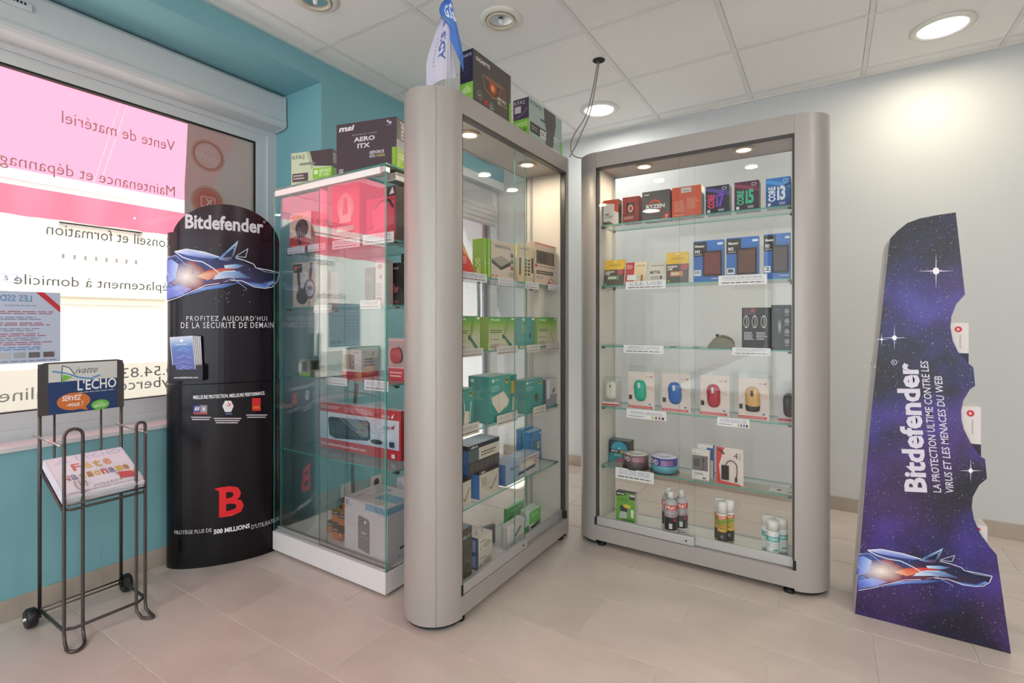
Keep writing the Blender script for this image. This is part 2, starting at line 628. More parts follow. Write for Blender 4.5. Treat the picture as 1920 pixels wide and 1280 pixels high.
mb = MB(); mb.box(XG - 0.004, XG + 0.004, YW0 + 0.1, YP - 0.12, 0.765, 2.185)
mb.build('pane', M_PANE, win)
mb = MB(); mb.box(XG + 0.03, XN + 0.012, YW0, YP, 0.640, 0.660, bev=0.003)
mb.build('window_sill', M_PVC, win)
XT = XG + 0.0065
def winfn(x, y, k):
    return Vector((XT + 0.0002 * k, x, y))
def vinyl(t, l, r, col, bold=0.0):
    """l, r: (u, v_base, v_top) of both ends in the photograph"""
    P = Print(winfn)
    a, b_ = onX(l[0], l[1], XT), onX(l[0], l[2], XT)
    c, d = onX(r[0], r[1], XT), onX(r[0], r[2], XT)
    z0, z1 = (a.z + c.z) / 2, (b_.z + d.z) / 2
    P.text(a.y, z0, c.y, z1, t, col, bold=bold, mirror=True)
    P.mb.build('vinyl_lettering', M_VINYL, win)
M_VINYL = mat('grey_vinyl', rough=0.6, attr=True)
vinyl('Vente de matériel', (116, 231, 208), (328, 284, 264), '#c79aa0', 0.0)  # pinker, lighter letters here and next: awning backlight put into the colour
vinyl('Maintenance et dépannage', (-20, 311, 280), (328, 374, 349), '#c79aa0', 0.0)
vinyl('Conseil et formation', (87, 440, 417), (327, 465, 447), '#85857f', 0.0)
vinyl('Déplacement à domicile', (26, 537, 513), (334, 553, 530), '#85857f', 0.0)
vinyl('0.54.83', (228, 711, 690), (326, 700, 684), '#9a9a97')
vinyl('cyberconcept-online', (-2, 757, 730), (330, 733, 704), '#a2a2a0')
# brown film with round symbols at the far end of the pane
M_FILM = bpy.data.materials.new('brown_window_film')
M_FILM.use_nodes = True
nt = M_FILM.node_tree
b = nt.nodes['Principled BSDF']
b.inputs['Base Color'].default_value = (*srgb('#b3a49f'), 1)
b.inputs['Roughness'].default_value = 0.6
tr = nt.nodes.new('ShaderNodeBsdfTransparent'); tr.inputs[0].default_value = (0.55, 0.5, 0.5, 1)
ms = nt.nodes.new('ShaderNodeMixShader'); ms.inputs[0].default_value = 0.95
nt.links.new(tr.outputs[0], ms.inputs[1]); nt.links.new(b.outputs[0], ms.inputs[2])
nt.links.new(ms.outputs[0], nt.nodes['Material Output'].inputs[0])
ye = YP - 0.127
zs = [2.176, 2.0, 1.85, 1.7, 1.5, 1.2, 0.8]
yl = [onX(352, 235, XT).y, onX(349, 270, XT).y, onX(346, 320, XT).y, onX(346, 380, XT).y, onX(350, 430, XT).y, onX(360, 500, XT).y, onX(372, 600, XT).y]
mb = MB()
for i in range(6):
    mb.face([(XT, yl[i + 1], zs[i + 1]), (XT, ye, zs[i + 1]), (XT, ye, zs[i]), (XT, yl[i], zs[i])])
mb.build('window_film', M_FILM, win)
M_ICON = mat('orange_vinyl', rough=0.6, attr=True)
for (u, v) in ((390, 292), (390, 379)):
    c = onX(u, v, XT); c2 = onX(u + 31, v, XT)
    r = (c2.y - c.y)
    P = Print(lambda x, y, k, c=c, r=r: Vector((XT + 0.0006 + 0.0002 * k, c.y + (x - 0.5) * 2 * r, c.z + (y - 0.5) * 2 * r)))
    P.ring(0.5, 0.5, 0.5, 0.5, 0.06, '#c08f80')
    P.ring(0.5, 0.5, 0.45, 0.45, 0.16, '#b27a6a')
    if v < 350:
        for q in ((0.32, 0.42, 0.72, 0.7), (0.28, 0.3, 0.44, 0.46), (0.55, 0.3, 0.75, 0.45)):
            P.line([(q[0], q[1]), (q[2], q[1]), (q[2], q[3]), (q[0], q[3]), (q[0], q[1])], 0.012, '#cdb5ac')
    else:
        P.ell(0.5, 0.5, 0.37, 0.37, '#c0695e')
        P.line([(0.3, 0.35), (0.7, 0.35), (0.7, 0.65), (0.3, 0.65), (0.3, 0.35)], 0.014, '#d8c0b8')
        P.line([(0.45, 0.4), (0.62, 0.6)], 0.02, '#d8c0b8'); P.line([(0.62, 0.4), (0.45, 0.6)], 0.02, '#d8c0b8')
    P.mb.build('round_symbol', M_ICON, win)

# roller shutter box
prof = [(-2.70, 2.455), (-2.692, 2.44), (-2.692, 2.315), (-2.688, 2.300), (-2.690, 2.283), (-2.702, 2.272), (-2.72, 2.270), (-2.80, 2.262), (-2.86, 2.262), (-2.86, 2.455)]
mb = MB()
n = len(prof)
a = [Vector((p[0], YW0, p[1])) for p in prof]; b_ = [Vector((p[0], YP - 0.02, p[1])) for p in prof]
mb.face(a[::-1]); mb.face(b_)
mb.mesh(a + b_, [(i, (i + 1) % n, n + (i + 1) % n, n + i) for i in range(n)])
sb = tag(mb.build('shutter_box', M_PVC), 'long white roller shutter box above the shop window', 'shutter box')
mb = MB()
s_ = [((p[0] + 2.78) * 1.03 - 2.78, (p[1] - 2.36) * 1.03 + 2.36) for p in prof]
a = [Vector((p[0], YP - 0.02, p[1])) for p in s_]; b_ = [Vector((p[0], YP - 0.008, p[1])) for p in s_]
mb.face(a[::-1]); mb.face(b_)
mb.mesh(a + b_, [(i, (i + 1) % n, n + (i + 1) % n, n + i) for i in range(n)])
mb.build('end_cap', M_PVC, sb)
va, vb = onX(-120, 0, -2.692), onX(60, 25, -2.692)
mb = MB(); mb.box(-2.692, -2.680, va.y, vb.y, vb.z, vb.z + 0.03, bev=0.004)
vent = mb.build('air_vent', M_PVC, sb)
mb = MB()
yy = vb.y - 0.02
while yy > va.y:
    mb.box(-2.6802, -2.6785, yy - 0.006, yy, vb.z + 0.017, vb.z + 0.026); yy -= 0.011
mb.build('vent_slot', M_BLACK, vent)

# paper notice stuck on the pane
pa, pb = onX(-55, 680, XT), onX(113, 680, XT)
z0, z1 = onX(60, 680, XT).z, onX(60, 547, XT).z
mb = MB(); mb.box(XT + 0.0003, XT + 0.0009, pa.y, pb.y, z0, z1)
M_PAPER = mat('thin_paper', rough=0.7, attr=True)
mb.c = [srgb('#c9d3ea')] * len(mb.c)
nw = tag(mb.build('window_notice', M_PAPER), 'pale blue paper notice with red corner ribbon stuck on the window', 'poster')
P = Print(lambda x, y, k: Vector((XT + 0.0012 + 0.0001 * k, pa.y + x * (pb.y - pa.y), z0 + y * (z1 - z0))), asp=(pb.y - pa.y) / (z1 - z0))
P.text(0.30, 0.86, 0.66, 0.95, 'LES SSD', '#6d9cc6', bold=0.02, mirror=True)
P.poly([(0.70, 1.0), (0.80, 1.0), (1.0, 0.80), (1.0, 0.71)], '#cf3a45')
P.lines(0.35, 0.79, 0.72, 0.82, 1, '#9aa7bb')
for i, yy in enumerate((0.68, 0.60, 0.52, 0.44, 0.37, 0.31, 0.25)):
    P.lines(0.05, yy, 0.93, yy + 0.055, 2, '#b06a78' if i % 2 == 0 else '#8b93a8')
P.lines(0.05, 0.18, 0.98, 0.235, 2, '#5d96c9')
for x, c in ((0.28, '#c3c6cc'), (0.45, '#aab0b6'), (0.62, '#6e6a6d'), (0.79, '#74655f')):
    P.rect(x, 0.075, x + 0.13, 0.15, c)
P.lines(0.2, 0.02, 0.95, 0.045, 1, '#7a86a5')
P.mb.build('notice_print', M_PAPER, nw)

# glass entrance door in the far corner, roman blind, exit sign
XD = -2.47
mb = MB()
mb.box(XD - 0.05, XD + 0.03, DY0, DY0 + 0.09, 0, 2.27); mb.box(XD - 0.05, XD + 0.03, DY1 - 0.10, DY1, 0, 2.27)
mb.box(XD - 0.05, XD + 0.03, DY0 + 0.09, DY1 - 0.10, 2.17, 2.27); mb.box(XD - 0.05, XD + 0.03, DY0 + 0.09, DY1 - 0.10, 0.0, 0.06)
door = struct(mb.build('door_1', M_PVC), 'white framed glass entrance door', 'door')
mb = MB(); mb.box(XD - 0.016, XD - 0.008, DY0 + 0.09, DY1 - 0.10, 0.06, 2.17)
mb.build('pane', M_PANE, door)
mb = MB(); mb.box(XD - 0.02, XD + 0.0, DY1 - 0.15, DY1 - 0.10, 0.06, 2.17)
mb.build('door_stile', mat('grey_aluminium', '#8d9298', 0.4, 0.5), door)
mb = MB(); mb.box(XD - 0.05, XL, DY0, YB, 2.27, 2.336)
struct(mb.build('trim_1', M_WHITE), 'white soffit board over the entrance door', 'trim')
hy = DY1 - 0.30
mb = MB(); mb.tube([(XD + 0.0, hy, 1.06), (XD + 0.05, hy, 1.08), (XD + 0.055, hy, 1.25), (XD + 0.05, hy, 1.48), (XD + 0.0, hy, 1.5)], 0.014)
mb.build('door_handle', mat('grey_aluminium'), door)
M_BLIND = mat('grey_blind_cloth', '#b7b4b4', 0.85, bump=0.2, bscale=200)
bl = empty('roman_blind', (XD + 0.05, DY0 + 0.09, 1.93), 0, 'folded grey roman blind on the glass entrance door', 'blind')
BW = DY1 - 0.13 - (DY0 + 0.09)
zt = 2.24
def pleat(zlo, zhi, out, nm='blind_fold'):
    q = MB()
    N = 7
    pts = []
    for i in range(N):
        t = i / (N - 1)
        pts.append((0.012 + out * math.sin(math.pi * min(t * 0.75 + 0.25, 1.0)), zlo + (zhi - zlo) * t))
    for i in range(N - 1):
        (x0, a0), (x1, a1) = pts[i], pts[i + 1]
        for dx in (0.0, -0.004):
            q.mesh([(x0 + dx, 0, a0 - 1.93), (x0 + dx, BW, a0 - 1.93), (x1 + dx, BW, a1 - 1.93), (x1 + dx, 0, a1 - 1.93)], [(0, 1, 2, 3) if dx == 0 else (3, 2, 1, 0)], smooth=True)
    q.build(nm, M_BLIND, bl)
pleat(2.10, 2.24, 0.01, 'blind_panel')
for zl, zh, ou in ((2.04, 2.13, 0.05), (2.00, 2.08, 0.06), (1.965, 2.04, 0.06), (1.93, 2.0, 0.055)):
    pleat(zl, zh, ou)
c = onX(907, 288, XL)
es = empty('exit_sign', (XL, c.y, c.z), 0, 'small white emergency exit light over the entrance door', 'exit sign')
mb = MB(); mb.box(0.0, 0.045, -0.15, 0.15, 0.0, 0.06, bev=0.006); mb.build('housing', M_PVC, es)
mb = MB(); mb.box(0.012, 0.018, -0.13, 0.13, -0.06, 0.0); mb.build('sign_plate', mat('pale_green_plate', '#cfe3d6', 0.3), es)
P = Print(planar((0.0182, -0.12, -0.052), (0, 0.24, 0), (0, 0, 0.045), (1, 0, 0)))
P.rect(0.06, 0.1, 0.45, 0.9, '#6fb48c'); P.poly([(0.55, 0.3), (0.8, 0.3), (0.8, 0.1), (0.97, 0.5), (0.8, 0.9), (0.8, 0.7), (0.55, 0.7)], '#6fb48c')
P.mb.build('sign_symbol', CARD(), es)
# sockets low on the pier
for (u, v), lab in (((703, 903), 'round white wall socket on the teal pier behind the glass cabinet'), ((649, 918), 'blank white socket plate on the teal pier behind the glass cabinet')):
    c = onX(u, v, XL)
    so = empty('wall_socket', (XL, c.y, max(c.z, 0.14)), 0, lab, 'socket')
    mb = MB(); mb.box(0.0, 0.012, -0.042, 0.042, -0.042, 0.042, bev=0.003); mb.build('cover_plate', M_PVC, so)
    if 'round' in lab:
        M = Matrix.Translation((0.012, 0, 0)) @ Matrix.Rotation(math.pi / 2, 4, 'Y')
        mb = MB(); mb.lathe([(0.030, 0.0), (0.030, 0.003), (0.022, 0.003), (0.020, -0.008), (0.0, -0.008)], 20, M=M); mb.build('socket_well', mat('socket_grey', '#b9bcbf', 0.4), so)
        mb = MB()
        for dy in (-0.009, 0.009): mb.box(0.0045, 0.0052, dy - 0.003, dy + 0.003, -0.003, 0.003)
        mb.build('contact_hole', M_BLACK, so)

# ------------------------------------------------------------------ outside
mb = MB(); mb.box(-30, -3.0, -25, 30, -0.35, -0.12)
struct(mb.build('road_surface', mat('pale_asphalt', '#b4b0ad', 0.85, noise=0.2, nscale=6, bump=0.3)), 'pale grey street outside', 'road')
mb = MB(); mb.box(-5.2, -3.0, -25, 30, -0.13, -0.03)
struct(mb.build('pavement', mat('pavement_stone', '#bdb6b2', 0.8, noise=0.15, nscale=3)), 'pavement outside the shop window', 'pavement')
mb = MB(); mb.box(-2.99, -2.9, -25, 30, 2.62, 6.0); mb.box(-2.99, -2.9, -25, YR - 0.1, -0.1, 2.62); mb.box(-2.99, -2.9, YB + 0.12, 30, -0.1, 2.62)
struct(mb.build('wall_shopfront', mat('shopfront_render', '#cfc8bd', 0.8)), 'outer wall of the shop', 'wall')
XF = -8.4
M_FAC = mat('cream_render', '#f8f6f2', 0.85, noise=0.04, nscale=2)
mb = MB()
A, B_ = onX(111, 553, XF), onX(268, 418, XF)
wy0, wy1 = A.y, B_.y
wz0, wz1 = (onX(111, 540, XF).z + onX(268, 553, XF).z) / 2, (onX(111, 415, XF).z + onX(268, 436, XF).z) / 2
mb.box(XF - 0.4, XF, -20, wy0, -0.2, 7); mb.box(XF - 0.4, XF, wy1, 25, -0.2, 7)
mb.box(XF - 0.4, XF, wy0, wy1, -0.2, wz0); mb.box(XF - 0.4, XF, wy0, wy1, wz1, 7)
hb = empty('house', (XF, 0, -0.12), 0, 'cream rendered house across the street', 'building')
o = mb.build('facade', M_FAC); o.parent = hb; o.location = (-XF, 0, 0.12)
def hpart(name, mb, m, par=None):
    o = mb.build(name, m, par or hb)
    if par is None: o.location = (-XF, 0, 0.12)
    return o
mb = MB(); mb.box(XF - 0.14, XF - 0.10, wy0, wy1, wz0, wz1); sh = hpart('shutter', mb, mat('white_shutter', '#f2f2ee', 0.6))
for i in range(8):
    mb = MB()
    yy = wy0 + (wy1 - wy0) * (0.06 + i * 0.125); mb.box(XF - 0.101, XF - 0.098, yy, yy + 0.025, (wz0 + wz1) / 2 - 0.02, (wz0 + wz1) / 2 + 0.04)
    mb.build('shutter_slot', mat('dark_slot', '#8a8680', 0.8), sh)
mb = MB(); mb.box(XF - 0.1, XF + 0.12, wy0 - 0.05, wy1 + 0.3, wz0 - 0.09, wz0, bev=0.01); mb.box(XF - 0.1, XF + 0.08, wy0 - 0.02, wy1 + 0.25, wz0 - 0.18, wz0 - 0.09); hpart('stone_sill', mb, mat('sill_stone', '#dcd6c8', 0.8))
mb = MB(); mb.box(XF - 0.1, XF + 0.05, wy0 - 0.04, wy1 + 0.06, wz1, wz1 + 0.08); hpart('lintel', mb, mat('sill_stone'))
mb = MB(); mb.box(XF, XF + 0.04, -20, 25, -0.2, 0.55); hpart('plinth', mb, mat('grey_plinth', '#c9c4bb', 0.85))
c = onX(11, 521, XF)
mb = MB(); mb.box(XF, XF + 0.012, c.y - 0.11, c.y + 0.11, c.z - 0.055, c.z + 0.055, srgb('#dfe6ee')); hn = hpart('number_plate', mb, CARD())
P = Print(planar((XF + 0.012, c.y - 0.1, c.z - 0.05), (0, 0.2, 0), (0, 0, 0.1), (1, 0, 0), 0.001, 0.0005))
P.line([(0.02, 0.04), (0.98, 0.04), (0.98, 0.96), (0.02, 0.96), (0.02, 0.04)], 0.03, '#8698bb'); P.text(0.42, 0.2, 0.6, 0.8, '5', '#6b7285', 0.03)
P.mb.build('numeral', CARD(), hn)
# awning
M_AWN = bpy.data.materials.new('red_awning_canvas')
M_AWN.use_nodes = True
nt = M_AWN.node_tree
b = nt.nodes['Principled BSDF']
nt.nodes.remove(b)
df = nt.nodes.new('ShaderNodeBsdfDiffuse'); df.inputs[0].default_value = (0.70, 0.13, 0.20, 1)
tl = nt.nodes.new('ShaderNodeBsdfTranslucent'); tl.inputs[0].default_value = (0.70, 0.135, 0.20, 1)
ms = nt.nodes.new('ShaderNodeMixShader'); ms.inputs[0].default_value = 0.6
nz = nt.nodes.new('ShaderNodeTexNoise'); nz.inputs['Scale'].default_value = 5
bp = nt.nodes.new('ShaderNodeBump'); bp.inputs['Strength'].default_value = 0.25; bp.inputs['Distance'].default_value = 0.03
nt.links.new(nz.outputs['Fac'], bp.inputs['Height']); nt.links.new(bp.outputs[0], df.inputs['Normal'])
nt.links.new(df.outputs[0], ms.inputs[1]); nt.links.new(tl.outputs[0], ms.inputs[2]); nt.links.new(ms.outputs[0], nt.nodes['Material Output'].inputs[0])
aw = empty('awning', (-3.0, 0, 3.25), 0, 'sunlit red canvas awning hanging outside the window', 'awning')
AX, AZ = -4.25, 2.02
SEAM = onX(180, 355, AX).y
ys = [SEAM - 1.2 * 3, SEAM - 2.4, SEAM - 1.2, SEAM, 2.1]
for i in range(len(ys) - 1):
    q = MB()
    q.mesh([(-0.04, ys[i], 0.10), (-0.04, ys[i + 1], 0.10), (AX + 3.0, ys[i + 1], AZ - 3.25 + 0.065), (AX + 3.0, ys[i], AZ - 3.25 + 0.065)], [(0, 1, 2, 3)])
    q.build('canvas_panel', M_AWN, aw)
for yy in ys[1:-1]:
    for d in (-0.018, 0.018):
        q = MB()
        q.tube([(-0.05, yy + d, 0.09), (AX + 3.0 + 0.01, yy + d, AZ - 3.25 + 0.058)], 0.0025, 5)
        q.build('seam', mat('white_thread', '#ffd9e2', 0.7), aw)
q = MB(); q.tube([(AX + 3.0, ys[0], AZ - 3.255), (AX + 3.0, ys[-1] + 0.03, AZ - 3.255)], 0.012, 12); q.build('front_bar', mat('white_enamel', '#f4f4f2', 0.4), aw)
q = MB()
N = 90
vs = []
for i in range(N + 1):
    yy = ys[0] + (ys[-1] - ys[0]) * i / N
    wv = 0.012 * math.sin(i * 0.9) + 0.008 * math.sin(i * 2.3)
    vs += [(AX + 3.0 - 0.02, yy, AZ - 3.25 - 0.03), (AX + 3.0 - 0.02 + wv, yy, AZ - 3.25 - 0.12), (AX + 3.0 - 0.02 + wv * 1.5, yy, AZ - 3.25 - 0.215)]
q.mesh(vs, [(3 * i + j, 3 * i + 3 + j, 3 * i + 4 + j, 3 * i + 1 + j) for i in range(N) for j in (0, 1)], smooth=True)
q.build('valance', M_AWN, aw)

# ------------------------------------------------------------------ ceiling lights
M_RING = mat('lamp_ring_enamel', '#dcdad4', 0.35)
M_LED = mat('lamp_diffuser', '#ffffff', 0.4, emit=(1.0, 0.97, 0.9), estr=2.6)
def downlight(x, y, label, power=7.0, tint=(1.0, 0.95, 0.86)):
    t = empty('ceiling_downlight', (x, y, CEIL), 0, label, 'ceiling light', 'recessed ceiling downlights')
    mb = MB(); mb.lathe([(0.098, 0.003), (0.125, 0.003), (0.128, -0.004), (0.118, -0.010), (0.104, -0.012), (0.098, -0.004)], 32, caps=False); mb.build('trim_ring', M_RING, t)
    mb = MB(); mb.lathe([(0.0, -0.003), (0.10, -0.003), (0.10, 0.0)], 32); mb.build('diffuser', M_LED, t)
    l = area('lamp_light', (x, y, CEIL - 0.03), (0, 0, 0), 0.2, 0.2, power, tint, 'DISK')
    return t
downlight(-1.33, 3.215, 'lit round ceiling downlight beside the hanging grey cable')
downlight(0.47, 3.215, 'lit round ceiling downlight shining on the pale back wall', 5.0, (1.0, 0.89, 0.66))
for x, y, lab in ((1.67, 1.415, 'added unseen fill downlight over the open floor past the galaxy display'), (1.67, -0.385, 'added unseen fill downlight above the empty side of the shop'), (-1.93, -1.585, 'added unseen fill downlight near the big shop window'), (1.07, -1.885, 'added unseen fill downlight by the added rear window')):
    downlight(x, y, lab, power=14.0)  # out-of-view downlights added as fill for the room
def halogen(x, y, label):
    t = empty('halogen_spot', (x, y, CEIL), 0, label, 'ceiling light', 'unlit halogen spots')
    mb = MB(); mb.lathe([(0.070, 0.003), (0.100, 0.003), (0.102, -0.004), (0.085, -0.014), (0.072, -0.010)], 32, caps=False); mb.build('trim_ring', M_RING, t)
    mb = MB(); mb.lathe([(0.068, -0.010), (0.070, -0.016), (0.056, -0.014), (0.056, -0.004)], 32, caps=False); mb.build('inner_ring', mat('lamp_ring_cream', '#d9cfba', 0.35), t)
    mb = MB(); mb.lathe([(0.0, 0.0), (0.03, -0.001), (0.056, -0.006)], 24, caps=False); mb.build('reflector', mat('mirror_cup', '#c9ccce', 0.18, 0.9), t)
    mb = MB(); mb.lathe([(0.0, -0.026), (0.008, -0.024), (0.011, -0.016), (0.011, -0.004), (0.006, -0.001)], 14); mb.build('bulb', mat('bulb_frost', '#e8ebec', 0.15), t)
halogen(-1.33, 2.0, 'unlit round halogen spot above the tall silver cabinet')
halogen(-1.95, 1.43, 'unlit round halogen spot partly cut by the top edge of the picture')
# ------------------------------------------------------------------ the two tall silver cabinets
M_ALU = mat('champagne_silver_enamel', '#aaa5a1', 0.42, 0.25)
M_ALU2 = mat('brushed_aluminium', '#c4c4c4', 0.35, 0.6)
M_CPANE = glass('cabinet_glass', (0.992, 0.998, 0.996), 1.32)
M_EDGE = mat('glass_edge_green', '#3f9a8b', 0.15, spec=0.6, alpha=0.85)
M_SHELF = glass('shelf_glass', (0.955, 0.985, 0.975), 1.4)
M_BOARD = mat('white_board', '#e3e1db', 0.5)
M_INNER = mat('inner_panel', '#d9d4ca', 0.45)
def pane_box(mb, x0, x1, y0, y1, z0, z1, big):
    """glass sheet: clear on the two big faces (axis index), green along the rims"""
    side = {0: (1, 3), 1: (0, 2), 2: (4, 5)}[big]
    mb.box(x0, x1, y0, y1, z0, z1, mis=[0 if k in side else 1 for k in range(6)])
HL, CR = 0.4425, 0.125
CT = 2.005
def arc(cx, a0, a1, r, n=12):
    return [(cx + r * math.cos(math.radians(a0 + (a1 - a0) * i / n)), r * math.sin(math.radians(a0 + (a1 - a0) * i / n))) for i in range(n + 1)]
def tall_cabinet(loc, rz, label, shelves, spots, seam):
    t = empty('display_cabinet', loc, rz, label, 'cabinet', 'tall silver glass display cabinets')
    mb = MB(); mb.box(-HL, HL, -0.125, 0.125, 0.03, 0.105); mb.build('bottom_rail', M_ALU, t)
    mb = MB(); mb.box(-HL, HL, -0.097, 0.105, 0.105, 0.115); mb.build('base_board', M_BOARD, t)
    mb = MB(); mb.box(-HL, HL, -0.125, 0.125, 1.925, CT, bev=0.002); mb.build('top_rail', M_ALU, t)
    for sgn in (-1, 1):
        for (a0, a1) in ((90, 90 + seam), (90 + seam, 270)):
            e0, e1 = (a0, a1 - 0.5) if a0 == 90 else (a0, a1)
            pts = arc(0, e0, e1, CR, 40) + arc(0, e0, e1, CR - 0.006, 40)[::-1]
            pts = [(-HL + p[0], p[1]) for p in pts]
            if sgn > 0: pts = [(-p[0], p[1]) for p in pts][::-1]
            mb = MB(); mb.prism(pts, 0.022, CT, smooth=False)
            mb.build('end_post', M_ALU, t)
        pts = [(-HL + p[0], p[1]) for p in arc(0, 90, 270, CR - 0.006, 20)]
        if sgn > 0: pts = [(-p[0], p[1]) for p in pts][::-1]
        mb = MB(); mb.prism(pts, CT - 0.012, CT - 0.002); mb.build('post_cap', M_ALU, t)
        mb = MB(); mb.prism(pts, 0.012, 0.028); mb.build('post_foot', M_BLACK, t)
        xi = sgn * (HL - 0.006)
        mb = MB(); mb.box(xi - 0.006, xi + 0.006, -0.095, 0.122, 0.105, 1.925); mb.build('inner_panel', M_INNER, t)
        mb = MB(); mb.box(sgn * (HL - 0.014) - 0.003, sgn * (HL - 0.014) + 0.003, 0.07, 0.085, 0.115, 1.925); mb.build('shelf_track', M_ALU2, t)
        mb = MB(); mb.box(sgn * HL - 0.009 * (1 if sgn > 0 else 0) - 0.0, sgn * HL + 0.009 * (0 if sgn > 0 else 1), -0.121, -0.098, 0.148, 1.925); mb.build('door_channel', mat('dark_channel', '#4c4a47', 0.4, 0.5), t)
        mb = MB(); mb.box(sgn * HL - 0.006, sgn * HL + 0.006, -0.1265, -0.10, 0.106, 0.146); mb.build('track_end', M_BLACK, t)
        for y in (-0.075, 0.075):
            mb = MB(); mb.lathe([(0.0, 0.0), (0.022, 0.0), (0.022, 0.012), (0.009, 0.014), (0.009, 0.03)], 14, (sgn * (HL - 0.02), y * 1.25, 0)); mb.build('foot', M_BLACK, t)
    # sliding glass doors with their bars
    mb = MB(); pane_box(mb, -HL + 0.006, 0.04, -0.1145, -0.1095, 0.146, 1.923, 1); d1 = mb.build('sliding_door', [M_CPANE, M_EDGE], t)
    mb = MB(); mb.box(-HL + 0.006, 0.04, -0.1255, -0.1045, 0.108, 0.148, bev=0.0015); mb.build('door_bar', M_ALU2, d1)
    M = Matrix.Translation((0.005, -0.1255, 0.128)) @ Matrix.Rotation(math.pi / 2, 4, 'X')
    mb = MB(); mb.lathe([(0.0, 0.002), (0.004, 0.002), (0.004, -0.001)], 12, M=M); mb.build('lock', M_BLACK, d1)
    mb = MB(); pane_box(mb, -0.03, HL - 0.006, -0.1025, -0.0975, 0.146, 1.923, 1); d2 = mb.build('sliding_door', [M_CPANE, M_EDGE], t)
    mb = MB(); mb.box(-0.03, HL - 0.006, -0.1035, -0.096, 0.108, 0.15); mb.build('door_bar', M_ALU2, d2)
    mb = MB(); mb.box(-HL, HL, -0.1255, -0.096, 1.917, 1.9255); mb.build('door_track', mat('dark_channel'), t)
    mb = MB(); pane_box(mb, -HL + 0.012, HL - 0.012, 0.108, 0.113, 0.115, 1.925, 1); mb.build('back_pane', [M_CPANE, M_EDGE], t)
    mb = MB(); mb.box(-HL, HL, 0.102, 0.12, 0.105, 0.118); mb.build('back_track', M_ALU2, t)
    for z in shelves:
        mb = MB(); pane_box(mb, -HL + 0.016, HL - 0.016, -0.088, 0.098, z - 0.006, z, 2)
        s = mb.build('glass_shelf', [M_SHELF, M_EDGE], t)
        for sx in (-1, 1):
            for y in (-0.07, 0.077):
                mb = MB(); mb.box(sx * (HL - 0.016) - 0.012, sx * (HL - 0.016) + 0.012, y - 0.006, y + 0.006, z - 0.0145, z - 0.0065); mb.build('shelf_clip', mat('dark_channel'), s)
    for x, y in spots:
        mb = MB(); mb.lathe([(0.030, 1.9248), (0.046, 1.9248), (0.047, 1.921), (0.04, 1.917), (0.031, 1.919)], 24, (x, y, 0), caps=False); r = mb.build('spot_light', mat('spot_ring', '#cdb79c', 0.3, 0.3), t)
        mb = MB(); mb.lathe([(0.0, 1.9215), (0.031, 1.9215)], 24, (x, y, 0), caps=False); mb.build('spot_lens', mat('spot_lens_glow', '#ffffff', 0.3, emit=(1.0, 0.86, 0.66), estr=9.0), r)
        m = Matrix.Translation(loc) @ Matrix.Rotation(rz, 4, 'Z')
        p = m @ Vector((x, y, 1.912))
        area('spot_lamp', p, (0, 0, 0), 0.055, 0.055, 1.6, (1.0, 0.83, 0.6), 'DISK')
    return t
C3 = (-0.5645, 2.515, 0.0)
C2 = (-1.295, 1.94, 0.0)
tall_cabinet(C3, 0.0, 'tall silver glass cabinet of boxed mice, drives and spray cans by the pale wall', (1.636, 1.325, 1.018, 0.705, 0.402), ((-0.225, -0.02), (0.235, -0.02)), 40)
tall_cabinet(C2, math.pi / 2, 'tall silver glass cabinet of network boxes standing end-on beside the white glass cabinet', (1.325, 1.018, 0.705, 0.405), ((-0.26, -0.02), (0.215, -0.02)), 130)

# ------------------------------------------------------------------ low white-based glass cabinet
GX0, GX1, GY0, GY1, GT = -2.335, -1.547, 1.467, 1.90, 1.795
M_FPANE = glass('front_glass_reflective', (0.985, 0.995, 0.992), 2.2)
gc = empty('glass_showcase', ((GX0 + GX1) / 2, (GY0 + GY1) / 2, 0), 0, 'frameless glass showcase on a white plinth beside the black advertising column', 'cabinet')
ox, oy = (GX0 + GX1) / 2, (GY0 + GY1) / 2
def gpart(name, mb, m, par=None):
    o = mb.build(name, m, par or gc)
    if par is None: o.location = (-ox, -oy, 0)
    return o
M_LAM = mat('white_laminate', '#dddbdc', 0.4)
mb = MB(); mb.box(GX0, GX1, GY0, GY1, 0.012, 0.103, bev=0.002); gpart('plinth', mb, M_LAM)
mb = MB(); mb.box(GX0 + 0.05, GX1 - 0.05, GY0 + 0.05, GY1 - 0.05, 0.0, 0.012); gpart('plinth_foot', mb, M_BLACK)
mb = MB(); mb.box(GX0 + 0.012, GX1 - 0.004, GY0 + 0.008, GY0 + 0.034, 0.103, 0.112); mb.box(GX0 + 0.012, GX1 - 0.004, GY0 + 0.018, GY0 + 0.022, 0.112, 0.125); mb.box(GX0 + 0.012, GX1 - 0.004, GY0 + 0.030, GY0 + 0.034, 0.112, 0.125); gpart('door_track', mb, M_ALU2)
mb = MB(); pane_box(mb, GX0 + 0.03, -1.95, GY0 + 0.024, GY0 + 0.029, 0.112, GT - 0.03, 1); gpart('sliding_door', mb, [M_FPANE, M_EDGE])
mb = MB(); pane_box(mb, -1.99, GX1 - 0.008, GY0 + 0.012, GY0 + 0.017, 0.112, GT - 0.03, 1); gpart('sliding_door', mb, [M_FPANE, M_EDGE])
mb = MB(); pane_box(mb, GX0 + 0.004, GX0 + 0.010, GY0 + 0.004, GY1, 0.103, GT - 0.006, 0); gpart('side_pane', mb, [M_CPANE, M_EDGE])
mb = MB(); pane_box(mb, GX1 - 0.007, GX1 - 0.001, GY0 + 0.004, GY1, 0.103, GT - 0.006, 0); gpart('side_pane', mb, [M_CPANE, M_EDGE])
